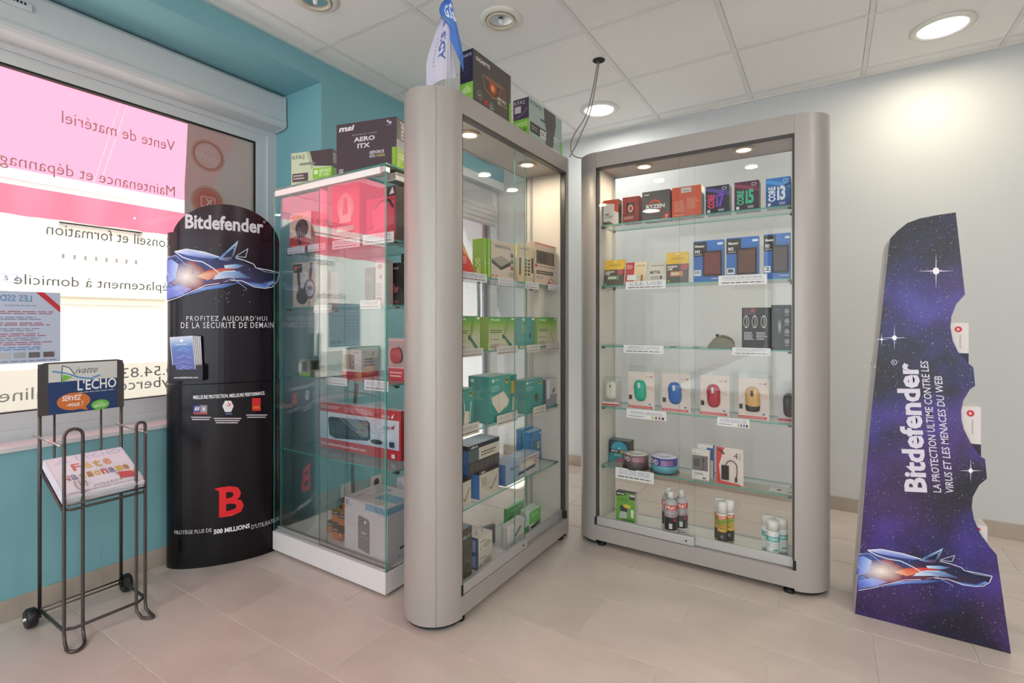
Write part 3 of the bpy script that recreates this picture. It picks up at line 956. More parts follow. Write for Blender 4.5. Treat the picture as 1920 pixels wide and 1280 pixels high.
mb = MB(); pane_box(mb, GX0 + 0.010, GX1 - 0.007, GY1 - 0.006, GY1, 0.103, GT - 0.006, 1); gpart('back_pane', mb, [M_CPANE, M_EDGE])
mb = MB(); pane_box(mb, GX0 - 0.005, GX1 + 0.005, GY0, GY1, GT - 0.006, GT, 2); gpart('top_pane', mb, [M_SHELF, M_EDGE])
mb = MB(); mb.box(GX0 + 0.012, GX1 - 0.03, GY0 + 0.004, GY0 + 0.034, GT - 0.036, GT - 0.0065, bev=0.002); gpart('top_rail', mb, mat('white_enamel', '#f4f4f2', 0.4))
mb = MB(); mb.box(GX1 - 0.036, GX1 - 0.008, GY0 + 0.003, GY0 + 0.036, GT - 0.034, GT - 0.007, bev=0.003); gpart('corner_bracket', mb, M_ALU2)
mb = MB(); mb.box(GX1 - 0.09, GX1 - 0.03, GY0 + 0.09, GY0 + 0.16, GT - 0.045, GT - 0.007, bev=0.004); gpart('lamp_housing', mb, M_ALU2)
for i, z in enumerate((1.49, 1.212, 0.873, 0.505)):
    mb = MB(); pane_box(mb, GX0 + 0.014, GX1 - 0.012, GY0 + 0.05, GY1 - 0.012, z - 0.006, z, 2); s = gpart('glass_shelf', mb, [M_SHELF, M_EDGE])
    for x in (GX0 + 0.016, GX1 - 0.014):
        for y in (GY0 + 0.08, GY1 - 0.06):
            mb = MB(); mb.box(x - 0.008, x + 0.008, y - 0.009, y + 0.009, z - 0.016, z - 0.0065, bev=0.002); o = mb.build('shelf_clip', mat('dark_metal', '#5a5a58', 0.3, 0.8), s)

# ------------------------------------------------------------------ advertising column
TCx, TCy, TA, TB = -2.49, 1.32, 0.24, 0.10
TAX = Vector((math.cos(math.radians(58)), math.sin(math.radians(58)), 0)); TNR = Vector((TAX.y, -TAX.x, 0))
# arc length table of the front half
TT = []
L_ = 0; pv = None
for i in range(201):
    th = math.pi * (1 - i / 200)
    p = Vector((TA * math.cos(th), TB * math.sin(th)))
    if pv is not None: L_ += (p - pv).length
    TT.append((L_, th)); pv = p
TT = [(a / L_, b) for a, b in TT]
def th_at(x):
    x = min(max(x, 0.0), 1.0)
    lo, hi = 0, 200
    while hi - lo > 1:
        m = (lo + hi) // 2
        if TT[m][0] <= x: lo = m
        else: hi = m
    (a0, t0), (a1, t1) = TT[lo], TT[hi]
    return t0 + (t1 - t0) * (x - a0) / max(a1 - a0, 1e-9)
def tpoint(x, z, e=0.0):
    th = th_at(x)
    q = Vector((TCx, TCy, 0)) + TAX * (TA + e) * math.cos(th) + TNR * (TB + e) * math.sin(th)
    return Vector((q.x, q.y, z))
def proj(p):
    lat = p.x * RGT[0] + p.y * RGT[1]; d = p.x * FWD[0] + p.y * FWD[1]
    return 960 + FPX * lat / d, HOR - FPX * (p.z - CAM_H) / d, d
UX = [(proj(tpoint(i / 100, 1.0))[0], i / 100) for i in range(101)]
UX = UX[UX.index(min(UX)):]
k_ = max(range(len(UX)), key=lambda i: UX[i][0])
UX = UX[:k_ + 1]
def tx(u):
    for i in range(len(UX) - 1):
        if UX[i][0] <= u <= UX[i + 1][0]:
            return UX[i][1] + (UX[i + 1][1] - UX[i][1]) * (u - UX[i][0]) / max(UX[i + 1][0] - UX[i][0], 1e-9)
    return UX[0][1] if u < UX[0][0] else UX[-1][1]
def tz(u, v):
    return CAM_H + (HOR - v) * proj(tpoint(tx(u), 1.0))[2] / FPX
tot = empty('advertising_column', (TCx, TCy, 0), 0, 'tall black elliptical advertising column with a glowing wolf picture', 'display stand')
off = Vector((TCx, TCy, 0))
M_COL = mat('black_laminated_card', rough=0.24, spec=0.35, attr=True)
def tpart(name, mb, m, par=None):
    mb.v = [tuple(Vector(v) - off) for v in mb.v]
    return mb.build(name, m, par or tot)
N = 64
def ering(z, e=0.0):
    return [Vector((TCx, TCy, z)) + TAX * (TA + e) * math.cos(2 * math.pi * i / N) + TNR * (TB + e) * math.sin(2 * math.pi * i / N) for i in range(N)]
def eshell(z0, z1, e0, e1, c0, c1, mb):
    a, b2 = ering(z0, e0), ering(z1, e1)
    for i in range(N):
        j = (i + 1) % N
        mb.face([a[j], a[i], b2[i], b2[j]], cols=[srgb(c0), srgb(c0), srgb(c1), srgb(c1)], smooth=False)
ZW = 0.849
mb = MB(); eshell(0.0, ZW, 0, 0, '#060409', '#0c0713', mb); mb.face(ering(ZW), srgb('#120d1b')); mb.face(ering(0.0)[::-1], srgb('#08060c'))
lo_ = tpart('lower_tube', mb, M_COL)
for f in lo_.data.polygons: f.use_smooth = True
mb = MB(); eshell(ZW + 0.003, 1.554, -0.003, -0.003, '#0e0716', '#18061a', mb); mb.face(ering(1.554, -0.003), srgb('#241a22')); mb.face(ering(ZW + 0.003, -0.003)[::-1], srgb('#08060c'))  # magenta rising to the top puts the awning's reflection into the colour
up_ = tpart('upper_tube', mb, M_COL)
for f in up_.data.polygons: f.use_smooth = True
# arched crown: a bent sheet standing up from the front
mb = MB()
xs = [tx(322) + (tx(523.5) - tx(322)) * i / 36 for i in range(37)]
for i in range(36):
    def top(x):
        u_ = proj(tpoint(x, 1.0))[0]
        s = (u_ - 423) / 101.5
        return tz(u_, 458 + 0.06 * (u_ - 423) - 75 * math.sqrt(max(0.0, 1 - s * s)))
    a, b2 = xs[i], xs[i + 1]
    for e, fl in ((0.0005, False), (-0.004, True)):
        q = [tpoint(a, 1.40, e), tpoint(b2, 1.40, e), tpoint(b2, top(b2), e), tpoint(a, top(a), e)]
        c = [srgb('#18061a'), srgb('#18061a'), srgb('#2c0618'), srgb('#2c0618')]  # magenta upper edge is the awning's reflection painted in
        mb.face(q[::-1] if fl else q, cols=c)
    mb.face([tpoint(a, top(a), 0.0005), tpoint(b2, top(b2), 0.0005), tpoint(b2, top(b2), -0.004), tpoint(a, top(a), -0.004)], srgb('#3a2a33'))
tpart('arched_crown', mb, M_COL)
def tprint(e=0.0012, par=None):
    return Print(lambda x, y, k: tpoint(tx(x), tz(x, y), e + 0.0001 * k), asp=1.0, sub=12)
def tlevel(z0, z1, e=0.0012):
    """x is a photograph column, y is 0..1 between two heights"""
    return Print(lambda x, y, k: tpoint(tx(x), z0 + (z1 - z0) * y, e + 0.0001 * k), asp=1.0, sub=8)
def ttext(t, u0, u1, um, vb, vt, col, bold=0.0, sp=1.0, name='lettering'):
    z0, z1 = tz(um, vb), tz(um, vt)
    x0, x1 = tx(u0), tx(u1)
    P = Print(lambda x, y, k: tpoint(x, y, 0.0022))
    P.text(x0, z0, x1, z1, t, col, bold=bold, sp=sp)
    tpart(name, P.mb, CARD())
WOLF = dict(
    glow=[(0.17, 0.40, 0.24, 0.34, '#fff4ea', '#7d2a3a'), (0.20, 0.40, 0.13, 0.2, '#ffffff', '#f0b48c')],
)
def wolf(P, mp, dark='#160f22'):
    """stylised wolf head of glass streaks, muzzle towards the viewer's right side; mp turns 0..1 into print units"""
    q = lambda pts: [mp(*p) for p in pts]
    # body of blue glass
    P.poly(q([(0.00, 0.70), (0.10, 0.82), (0.22, 0.84), (0.46, 0.72), (0.62, 0.70), (0.78, 0.55), (0.97, 0.46), (0.96, 0.34), (0.88, 0.24), (0.75, 0.24), (0.60, 0.34), (0.42, 0.27), (0.28, 0.22), (0.12, 0.08), (0.0, 0.12)]), dark,
           cols=['#31406f', '#3a4f9c', '#2b3a7d', '#1d2250', '#20264a', '#1c1c38', '#191426', '#1b2044', '#22305e', '#26376b', '#4a2440', '#5a2b45', '#8a4560', '#4c5fae', '#5d7fd0'])
    # fire behind the head: fan of triangles from a white heart to the rim
    n = 22
    ctr = mp(0.17, 0.42)
    for i in range(n):
        a, b2 = 2 * math.pi * i / n, 2 * math.pi * (i + 1) / n
        ra = 0.95 + 0.06 * math.sin(i * 1.7); rb = 0.95 + 0.06 * math.sin((i + 1) % n * 1.7)
        p1 = mp(0.17 + 0.19 * ra * math.cos(a), 0.42 + 0.26 * ra * math.sin(a)); p2 = mp(0.17 + 0.19 * rb * math.cos(b2), 0.42 + 0.26 * rb * math.sin(b2))
        P._f([ctr, p1, p2], srgb('#ffffff'), [srgb('#fff6ef'), srgb('#5a4a8c') if 5 < i < 17 else srgb('#8a3040'), srgb('#5a4a8c') if 5 < i + 1 < 17 else srgb('#8a3040')])
    P.k += 1
    P.poly(q([(0.26, 0.42), (0.36, 0.52), (0.50, 0.56), (0.60, 0.60), (0.70, 0.62), (0.60, 0.54), (0.46, 0.44), (0.36, 0.36)]), '#d2362f', cols=['#ffd9b8', '#e05a3a', '#d83a34', '#a82a3a', '#5a1a34', '#a12230', '#c93a36', '#ef9a78'])
    # ears
    P.poly(q([(0.45, 0.70), (0.50, 0.80), (0.625, 1.0), (0.585, 0.74), (0.54, 0.66)]), '#20305a', cols=['#86b4e6', '#4a74b6', '#b9d6f6', '#28407c', '#6a2436'])
    P.poly(q([(0.485, 0.72), (0.535, 0.80), (0.605, 0.93), (0.565, 0.74)]), '#141a38')
    P.line(q([(0.60, 0.74), (0.71, 0.87), (0.69, 0.73), (0.61, 0.74)]), P.wt * 0.8, '#c8cfe0')
    # cheek blades
    P.poly(q([(0.40, 0.37), (0.47, 0.49), (0.62, 0.51), (0.75, 0.38), (0.68, 0.39), (0.55, 0.40)]), '#4c78c0', cols=['#e8f1ff', '#a9c9f2', '#6f9fdd', '#1f2c66', '#3b4a8c', '#b9d0f0'])
    P.poly(q([(0.50, 0.60), (0.60, 0.62), (0.68, 0.60), (0.62, 0.55), (0.51, 0.55)]), '#9cc6ee', cols=['#dff0ff', '#7fb2e4', '#3a5ca2', '#6f8fc8', '#cfe4fa'])
    P.poly(q([(0.16, 0.10), (0.30, 0.24), (0.50, 0.30), (0.66, 0.33), (0.50, 0.24), (0.34, 0.20)]), '#3a6cc0', cols=['#3a4fa6', '#9ab8f2', '#6d9ae0', '#25376c', '#4c7ed0', '#5a7fe0'])
    P.poly(q([(0.07, 0.82), (0.17, 0.86), (0.33, 0.81), (0.46, 0.73), (0.40, 0.70), (0.30, 0.72), (0.18, 0.76)]), '#8fa8ee', cols=['#dfe6ff', '#b9c8fa', '#dfe8ff', '#8aa0e0', '#4a5ab0', '#5a6cc8', '#7f94ea'])
    P.poly(q([(0.0, 0.30), (0.08, 0.40), (0.10, 0.62), (0.04, 0.70), (0.0, 0.68)]), '#9fc0f6', cols=['#6f86e0', '#bcd2ff', '#c9dcff', '#7fa0ea', '#5a78d8'])
    P.poly(q([(0.0, 0.04), (0.12, 0.12), (0.22, 0.22), (0.10, 0.28), (0.0, 0.22)]), '#7f9af0', cols=['#4a58b8', '#8aa4f4', '#b9a0d8', '#a9c0fa', '#6a80e0'])
    P.poly(q([(0.64, 0.36), (0.76, 0.26), (0.88, 0.24), (0.95, 0.33), (0.93, 0.36), (0.86, 0.28), (0.76, 0.31)]), '#4a78d8', cols=['#2a3a78', '#7fa4ee', '#5a88e0', '#a9c8fa', '#3a50a0', '#2a3468', '#24306a'])
    # bright outlines
    for pts, s in (
        ([(0.07, 0.82), (0.17, 0.86), (0.33, 0.81), (0.46, 0.73)], 1.5), ([(0.07, 0.82), (0.14, 0.73), (0.22, 0.68), (0.31, 0.66), (0.40, 0.56), (0.46, 0.47)], 1.3),
        ([(0.60, 0.72), (0.68, 0.68), (0.76, 0.62), (0.78, 0.56), (0.90, 0.52), (0.985, 0.48), (0.965, 0.34), (0.92, 0.25), (0.86, 0.23), (0.77, 0.25), (0.66, 0.35), (0.56, 0.36)], 1.0),
        ([(0.78, 0.56), (0.86, 0.50), (0.975, 0.47)], 0.7), ([(0.00, 0.72), (0.08, 0.76), (0.16, 0.62), (0.22, 0.58), (0.23, 0.45)], 0.8),
        ([(0.0, 0.02), (0.10, 0.08), (0.20, 0.16), (0.34, 0.28), (0.46, 0.31)], 0.9), ([(0.42, 0.42), (0.50, 0.50), (0.60, 0.51)], 1.2),
        ([(0.50, 0.33), (0.58, 0.39), (0.64, 0.30), (0.70, 0.22)], 0.6), ([(0.02, 0.3), (0.10, 0.2), (0.16, 0.12)], 0.7), ([(0.0, 0.5), (0.06, 0.36), (0.12, 0.2)], 0.7)):
        P.line(q(pts), P.wt * s, '#dfe6f4' if s > 0.8 else '#a9bdf0')
    rnd = random.Random(9)
    for i in range(46):
        a, b2 = rnd.uniform(0.0, 0.75), rnd.uniform(0.0, 0.95)
        c = mp(a, b2); dx = mp(a + 0.006, b2 + 0.008)
        P._f([c, (dx[0], c[1]), dx, (c[0], dx[1])], srgb(rnd.choice(['#ffd0b0', '#cfe0ff', '#ff8a6a', '#ffffff'])))
    P.k += 1
P = tprint(0.0012)
P.wt = 0.8
P._f0 = P._f
def _fsub(pts, col, cols=None, P=P):
    # keep the pieces close to the curved sheet: cut wide faces into small triangles
    cl = cols or [col] * len(pts)
    n_ = len(pts)
    cx, cy = sum(p[0] for p in pts) / n_, sum(p[1] for p in pts) / n_
    cc = tuple(sum(c[i] for c in cl) / n_ for i in range(3))
    todo = [[((cx, cy), cc), (pts[i], cl[i]), (pts[(i + 1) % n_], cl[(i + 1) % n_])] for i in range(n_)] if n_ > 4 else [[(pts[0], cl[0]), (pts[i], cl[i]), (pts[i + 1], cl[i + 1])] for i in range(1, n_ - 1)]
    while todo:
        t = todo.pop()
        e = max(range(3), key=lambda i: abs(t[i][0][0] - t[(i + 1) % 3][0][0]))
        A, B2, C_ = t[e], t[(e + 1) % 3], t[(e + 2) % 3]
        if abs(A[0][0] - B2[0][0]) < 7:
            P._f0([q[0] for q in t], col, [q[1] for q in t]); continue
        m = (tuple((A[0][i] + B2[0][i]) / 2 for i in range(2)), tuple((A[1][i] + B2[1][i]) / 2 for i in range(3)))
        todo += [[A, m, C_], [m, B2, C_]]
P._f = _fsub
wolf(P, lambda a, b2: (314 + 212 * a, 567 - 116 * b2))
tpart('wolf_picture', P.mb, CARD())
ttext('Bitdefender', 348, 493, 420, 432, 405, '#d9d4dc', 0.03)
P = tprint(0.002); P.ring(495, 416, 2.2, 2.2, 0.3, '#d9d4dc'); tpart('lettering', P.mb, CARD())
ttext("PROFITEZ AUJOURD'HUI", 350, 500, 420, 604, 592, '#dedbe2', 0.006, 1.25)
ttext('DE LA SÉCURITÉ DE DEMAIN', 340, 512, 420, 615, 601, '#dedbe2', 0.006, 1.2)
ttext('MEILLEURE PROTECTION. MEILLEURE PERFORMANCE.', 363, 496, 430, 745, 738, '#e4e2e8', 0.03)
ttext("PROTÈGE PLUS DE", 328, 397, 362, 1000, 991, '#d6d2da', 0.004)
ttext("500 MILLIONS", 401, 468, 434, 996, 987, '#f2f0f4', 0.035)
ttext("D'UTILISATEURS", 471, 523, 500, 984, 976, '#d6d2da', 0.004)
P = tprint(0.002)
B = lambda a, b2: (402 + 55 * a, 968 - 58 * b2)
P._f([B(0.0, 0.97), B(0.22, 1.0), B(0.36, 0.83), B(0.36, 0.0), B(0.14, 0.0), B(0.14, 0.82)], srgb('#e8232b')); P.k += 1
z0, z1 = tz(430, 967), tz(430, 911)
Q = Print(lambda x, y, k: tpoint(tx(x), z0 + (z1 - z0) * y, 0.0024))
Q.text(411, 0.0, 457, 1.0, 'B', '#e8232b', 0.025)
Q._f([(402, 0.98), (418, 1.0), (420, 0.86), (412, 0.86)], srgb('#e8232b'))
tpart('red_emblem', Q.mb, CARD())
Q = tprint(0.002)
Q.rect(363, 776, 389, 772, '#c84a52'); Q.rect(363, 773, 376, 759, '#3a3d8c'); Q.rect(376, 773, 389, 759, '#8d8890')
Q.rect(380, 770, 385, 763, '#d8d4d8')
Q._f([(417, 761), (422, 751), (433, 751), (438, 761), (433, 772), (422, 772)], srgb('#e6e3e8')); Q.k += 1
Q.rect(423, 777, 435, 774, '#5a6aa6')
Q.rect(472, 770, 488, 746, '#d42a2e'); Q.rect(474, 766, 486, 761, '#e0762e')
for (a, b2, c, n_) in ((359, 396, 782, 2), (401, 452, 785, 3), (461, 500, 780, 2)):
    for i in range(n_): Q.rect(a + 2 * i, c + 4 * i - (a - 400) * 0.02, b2 - 3 * i, c + 4 * i - 2.0 - (a - 400) * 0.02, '#c9c6cf')
tpart('award_badges', Q.mb, CARD())
ttext('AV', 365, 375, 370, 770, 762, '#ffffff', 0.03); ttext('AV', 421, 434, 427, 762, 754, '#c8232b', 0.03); ttext('PC', 474, 486, 480, 759, 749, '#ffffff', 0.03)
# leaflet holder on the waist and the leaflets in it
hx = tx(358)
hp = tpoint(hx, 0)
hn = TNR * math.sin(th_at(hx)) * 1.0 + TAX * 0.0
zb, zt_ = tz(358, 712), tz(358, 683)
U = (tpoint(tx(385), 0, 0.03) - tpoint(tx(331), 0, 0.03)); wU = U.length; U.normalize()
Nn = Vector((U.y, -U.x, 0))
F0_ = tpoint(tx(331), 0, 0.012) + Nn * 0.03
mb = MB()
MM = Matrix.Translation((F0_.x, F0_.y, 0)) @ Matrix(((U.x, -Nn.x, 0, 0), (U.y, -Nn.y, 0, 0), (0, 0, 1, 0), (0, 0, 0, 1)))
for b3 in ((0, wU, 0, 0.002, zb, zt_ - 0.02), (0, 0.02, 0, 0.002, zt_ - 0.02, zt_), (wU - 0.03, wU, 0, 0.002, zt_ - 0.02, zt_), (0, 0.002, 0, 0.042, zb, zt_), (wU - 0.002, wU, 0, 0.042, zb, zt_), (0, wU, 0, 0.042, zb, zb + 0.002)):
    mb.box(*b3, col=srgb('#23202b'), M=MM)
hd = tpart('leaflet_holder', mb, CARD())
P = Print(lambda x, y, k: MM @ Vector((wU * x, -0.0006, zb + (zt_ - zb) * y)))
P.text(0.12, 0.16, 0.85, 0.28, 'www.bitdefender.com', '#e8e6ec', 0.02)
tpart('holder_print', P.mb, CARD(), hd)
rnd = random.Random(3)
ztop = tz(358, 628)
for i in range(5):
    mb = MB()
    M2 = MM @ Matrix.Translation((0.012 + 0.004 * i, 0.006 + 0.0055 * i, zb + 0.004)) @ Matrix.Rotation(math.radians(-4 + 0.5 * i), 4, 'Y') @ Matrix.Rotation(math.radians(2), 4, 'X')
    hh = ztop - zb - 0.012
    lw = 0.098
    cl = srgb('#dcdce4')
    mb.box(0, lw, 0, 0.0035, 0, hh, col=cl, M=M2)
    o = mb.build('leaflet', CARD())
    tag(o, 'blue printed leaflet at the front of the holder on the black column' if i == 0 else 'white edged leaflet stacked in the holder on the black column', 'leaflet', 'leaflets in the column holder')
    if i == 0:
        P = Print(lambda x, y, k: M2 @ Vector((lw * x, -0.0004 - 0.0001 * k, hh * y)))
        P.rect(0.03, 0.0, 0.97, 0.75, '#6a4f9c', '#5f86c8'); P.rect(0.03, 0.75, 0.97, 0.99, '#5f86c8', '#cfdcf2')
        P.ell(0.5, 0.9, 0.06, 0.035, '#ffffff'); P.lines(0.25, 0.80, 0.75, 0.83, 1, '#eef3fb')
        for j in range(14):
            y_ = 0.1 + 0.045 * j
            P.line([(0.1 + 0.3 * rnd.random(), y_), (0.3 + 0.3 * rnd.random(), y_ + 0.05), (0.6 + 0.3 * rnd.random(), y_ - 0.02)], 0.006, rnd.choice(['#a9c0e8', '#8ea2da', '#7a6ac0']))
        P.mb.build('leaflet_print', CARD(), o)

# ------------------------------------------------------------------ newspaper rack
M_WIRE = mat('dark_grey_wire', '#57504e', 0.35, 0.7)
RX, RF, RY0, RY1 = -2.505, -2.262, 0.642, 0.898
rk = empty('newspaper_rack', ((RX + RF) / 2, (RY0 + RY1) / 2, 0), 0, 'dark wire newspaper rack on two wheels below the window', 'rack')
ro = Vector(((RX + RF) / 2, (RY0 + RY1) / 2, 0))
def rpart(name, mb, m, par=None):
    mb.v = [tuple(Vector(v) - ro) for v in mb.v]
    return mb.build(name, m, par or rk)
def rodp(name, pts, r=0.0045):
    mb = MB(); mb.tube(pts, r, 8); return rpart(name, mb, M_WIRE)
for y in (RY0, RY1):
    rodp('back_post', [(RX, y, 0.03), (RX, y, 0.98)], 0.006)
for y in (RY0 + 0.045, RY1 - 0.065):
    rodp('hanger_rod', [(RX - 0.01, y, 0.80), (RX - 0.01, y, 0.61), (RX + 0.005, y, 0.585), (RX + 0.02, y, 0.582)], 0.004)
def loop(y0, y1, sgn):
    pts = []
    for i in range(9):
        a = math.pi * i / 8
        pts.append((RF, (y0 + y1) / 2 - (y1 - y0) / 2 * math.cos(a), 0.735 + (y1 - y0) / 2 * math.sin(a)))
    lo2 = [(RF, y1, 0.05), (RF + 0.006, y1, 0.022)]
    for i in range(1, 8):
        a = math.pi * i / 8
        lo2.append((RF + 0.015 + 0.055 * math.sin(a), (y0 + y1) / 2 + (y1 - y0) / 2 * math.cos(a) * 1.05 + sgn * 0.012 * math.sin(a), 0.0065))
    lo2 += [(RF + 0.006, y0, 0.022), (RF, y0, 0.05)]
    mb = MB(); mb.tube(pts + lo2, 0.0055, 8, closed=True); rpart('front_loop', mb, M_WIRE)
loop(RY0 + 0.002, RY0 + 0.054, -1)
loop(RY1 - 0.038, RY1 - 0.008, 1)
for y in (RY0 - 0.008, RY1 - 0.006):
    mb = MB(); mb.tube([(RX - 0.03, y, 0.712), (RF + 0.008, y, 0.708)], 0.005, 8); rpart('side_rod', mb, mat('bright_wire', '#a9a6a4', 0.3, 0.8))
# base frame
rodp('base_frame', [(RX, RY0, 0.06), (RF - 0.02, RY0 + 0.004, 0.055), (RF, RY0 + 0.03, 0.055), (RF, RY1 - 0.03, 0.055), (RF - 0.02, RY1 - 0.004, 0.055), (RX, RY1, 0.06)], 0.0055)
rodp('base_rod', [(RX + 0.005, RY0, 0.064), (RX + 0.005, RY1, 0.064)], 0.0032)
rodp('base_rod', [(RX + 0.03, RY0, 0.06), (RX + 0.03, RY1, 0.06)], 0.0032)
# tilted tray
TZ0, TZ1 = 0.585, 0.478
rodp('tray_frame', [(RX + 0.01, RY0, TZ0), (RF - 0.01, RY0, TZ1 + 0.004), (RF + 0.006, RY0 + 0.02, TZ1), (RF + 0.006, RY1 - 0.02, TZ1), (RF - 0.01, RY1 - 0.004, TZ1 + 0.004), (RX + 0.01, RY1, TZ0), (RX + 0.004, RY1 - 0.02, TZ0), (RX + 0.004, RY0 + 0.02, TZ0), (RX + 0.01, RY0, TZ0)], 0.005)
for t_ in (0.3, 0.55, 0.8):
    rodp('tray_rod', [(RX + (RF - RX) * t_, RY0, TZ0 + (TZ1 - TZ0) * t_), (RX + (RF - RX) * t_, RY1, TZ0 + (TZ1 - TZ0) * t_)], 0.003)
rodp('tray_lip', [(RF + 0.008, RY0 + 0.01, TZ1 + 0.018), (RF + 0.008, RY1 - 0.01, TZ1 + 0.018)], 0.0035)
for y, sg in ((RY0 - 0.022, -1), (RY1 + 0.022, 1)):
    M = Matrix.Translation((RX - 0.012, y, 0.036)) @ Matrix.Rotation(math.pi / 2, 4, 'X')
    mb = MB(); mb.lathe([(0.012, -0.014), (0.030, -0.016), (0.036, -0.010), (0.036, 0.010), (0.030, 0.016), (0.012, 0.014)], 28, M=M); wh = rpart('wheel', mb, mat('black_plastic', '#16161a', 0.4))
    mb = MB(); mb.lathe([(0.0, -0.022), (0.006, -0.022), (0.006, 0.022), (0.0, 0.022)], 12, M=M); mb.v = [tuple(Vector(v) - ro) for v in mb.v]; mb.build('axle_nut', M_ALU2, wh)
# sign
sz0, sz1, sy0, sy1 = 0.786, 0.985, RY0 - 0.008, RY1 + 0.006
pts = [(sy0, sz0), (sy1, sz0)]
for i in range(7):
    a = math.pi / 2 * i / 6; pts.append((sy1 - 0.025 + 0.025 * math.cos(a), sz1 - 0.025 + 0.025 * math.sin(a)))
for i in range(7):
    a = math.pi / 2 + math.pi / 2 * i / 6; pts.append((sy0 + 0.025 + 0.025 * math.cos(a), sz1 - 0.025 + 0.025 * math.sin(a)))
M = Matrix(((0, 0, 1, RX + 0.006), (1, 0, 0, 0), (0, 1, 0, 0), (0, 0, 0, 1)))
mb = MB(); mb.prism(pts, 0.0, 0.006, col=srgb('#4a4648'), M=M); sg_ = rpart('sign_board', mb, CARD())
P = Print(lambda x, y, k: Vector((RX + 0.0125 + 0.0001 * k, sy0 + (sy1 - sy0) * x, sz0 + (sz1 - sz0) * y)) - ro, asp=1.4)
P.rect(0.11, 0.0, 0.91, 0.62, '#27406f', n=1); P.rect(0.11, 0.62, 0.91, 0.97, '#d3d6d4', n=1)
P.poly([(0.25, 0.60), (0.26, 0.92), (0.36, 0.85), (0.40, 0.72)], '#e8ebe8'); P.poly([(0.25, 0.60), (0.27, 0.76), (0.38, 0.70)], '#7cc24e')
P.line([(0.25, 0.60), (0.26, 0.93), (0.34, 0.88), (0.40, 0.74)], 0.008, '#4a5a66'); P.line([(0.15, 0.83), (0.30, 0.78), (0.45, 0.68), (0.58, 0.64), (0.70, 0.70)], 0.014, '#4a8fc4')
P.text(0.42, 0.76, 0.67, 0.88, 'ivatte', '#6a6f74', slant=0.15)
P.text(0.43, 0.42, 0.90, 0.63, "L'ECHO", '#f4f6f8', 0.015); P.lines(0.43, 0.365, 0.88, 0.395, 1, '#c9d2e2')
P.ell(0.39, 0.22, 0.19, 0.17, '#d2773c', 24); P.poly([(0.42, 0.08), (0.52, 0.12), (0.55, 0.02)], '#d2773c')
P.text(0.26, 0.24, 0.47, 0.34, 'SERVEZ', '#ffffff', 0.01, slant=0.06); P.text(0.31, 0.12, 0.49, 0.22, '-vous !', '#ffffff', 0.01, slant=0.06)
P.ell(0.70, 0.10, 0.11, 0.10, '#6cbf4c', 20); P.poly([(0.63, 0.04), (0.70, 0.03), (0.64, -0.03)], '#6cbf4c')
P.text(0.66, 0.12, 0.74, 0.16, "C'est", '#f4fff0'); P.text(0.62, 0.05, 0.79, 0.11, 'GRATUIT !', '#f4fff0', 0.01)
P.mb.build('sign_print', CARD(), sg_)
# newspapers
sl = math.atan2(TZ0 - TZ1, RF - RX)
for i in range(6):
    M = Matrix.Translation((RX + 0.01, RY0 + 0.006, TZ0 + 0.006 + 0.0062 * i)) @ Matrix.Rotation(sl, 4, 'Y') @ Matrix.Rotation(math.radians(random.uniform(-1.2, 1.2)), 4, 'Z')
    mb = MB(); lw, lh = 0.247, 0.243
    mb.box(0.002 * i, lw + 0.002 * i, -0.002, lh, 0, 0.005, col=srgb('#d9dbe6'), M=M, bev=0.0012)
    o = tag(mb.build('newspaper', mat('news_paper', rough=0.6, attr=True)), 'top newspaper with a colourful festival front page on the wire rack' if i == 5 else 'folded newspaper under the top one on the wire rack', 'newspaper', 'newspapers in the wire rack')
P = Print(lambda x, y, k: M @ Vector((0.01 + lw * (1 - y), lh * x, 0.0053 + 0.0001 * k)))
P.rect(0.03, 0.03, 0.97, 0.97, '#e2e4ee'); P.text(0.36, 0.84, 0.95, 0.96, "L'ECHO", '#b5cfe6', 0.02)
P.poly([(0.06, 0.80), (0.18, 0.95), (0.30, 0.82)], '#cfd8e4')
for j, (ch, cl) in enumerate(zip('Fête', ('#c97a78', '#d9c27e', '#c9b06a', '#d6a58c'))):
    P.text(0.25 + 0.13 * j, 0.58, 0.36 + 0.13 * j, 0.76, ch, cl, 0.03)
for j, ch in enumerate('Nationale'):
    P.text(0.08 + 0.094 * j, 0.36, 0.16 + 0.094 * j, 0.50, ch, ['#c46a6c', '#8a8fa8', '#d6ae62', '#b98a5a', '#d9b860'][j % 5], 0.03)
P.text(0.16, 0.12, 0.32, 0.34, '{13', '#b0a59a', 0.02); P.text(0.36, 0.10, 0.68, 0.17, 'JUILLET', '#a9aab8', 0.01); P.text(0.70, 0.14, 0.76, 0.34, '}', '#b0a59a', 0.02)
P.poly([(0.72, 0.18), (0.93, 0.14), (0.95, 0.30), (0.74, 0.34)], '#cc5a5c'); P.poly([(0.90, 0.28), (0.99, 0.24), (0.98, 0.36)], '#d9b27a')
P.lines(0.05, 0.04, 0.9, 0.09, 1, '#b9bac6')
P.mb.build('front_page', mat('news_paper'), o)

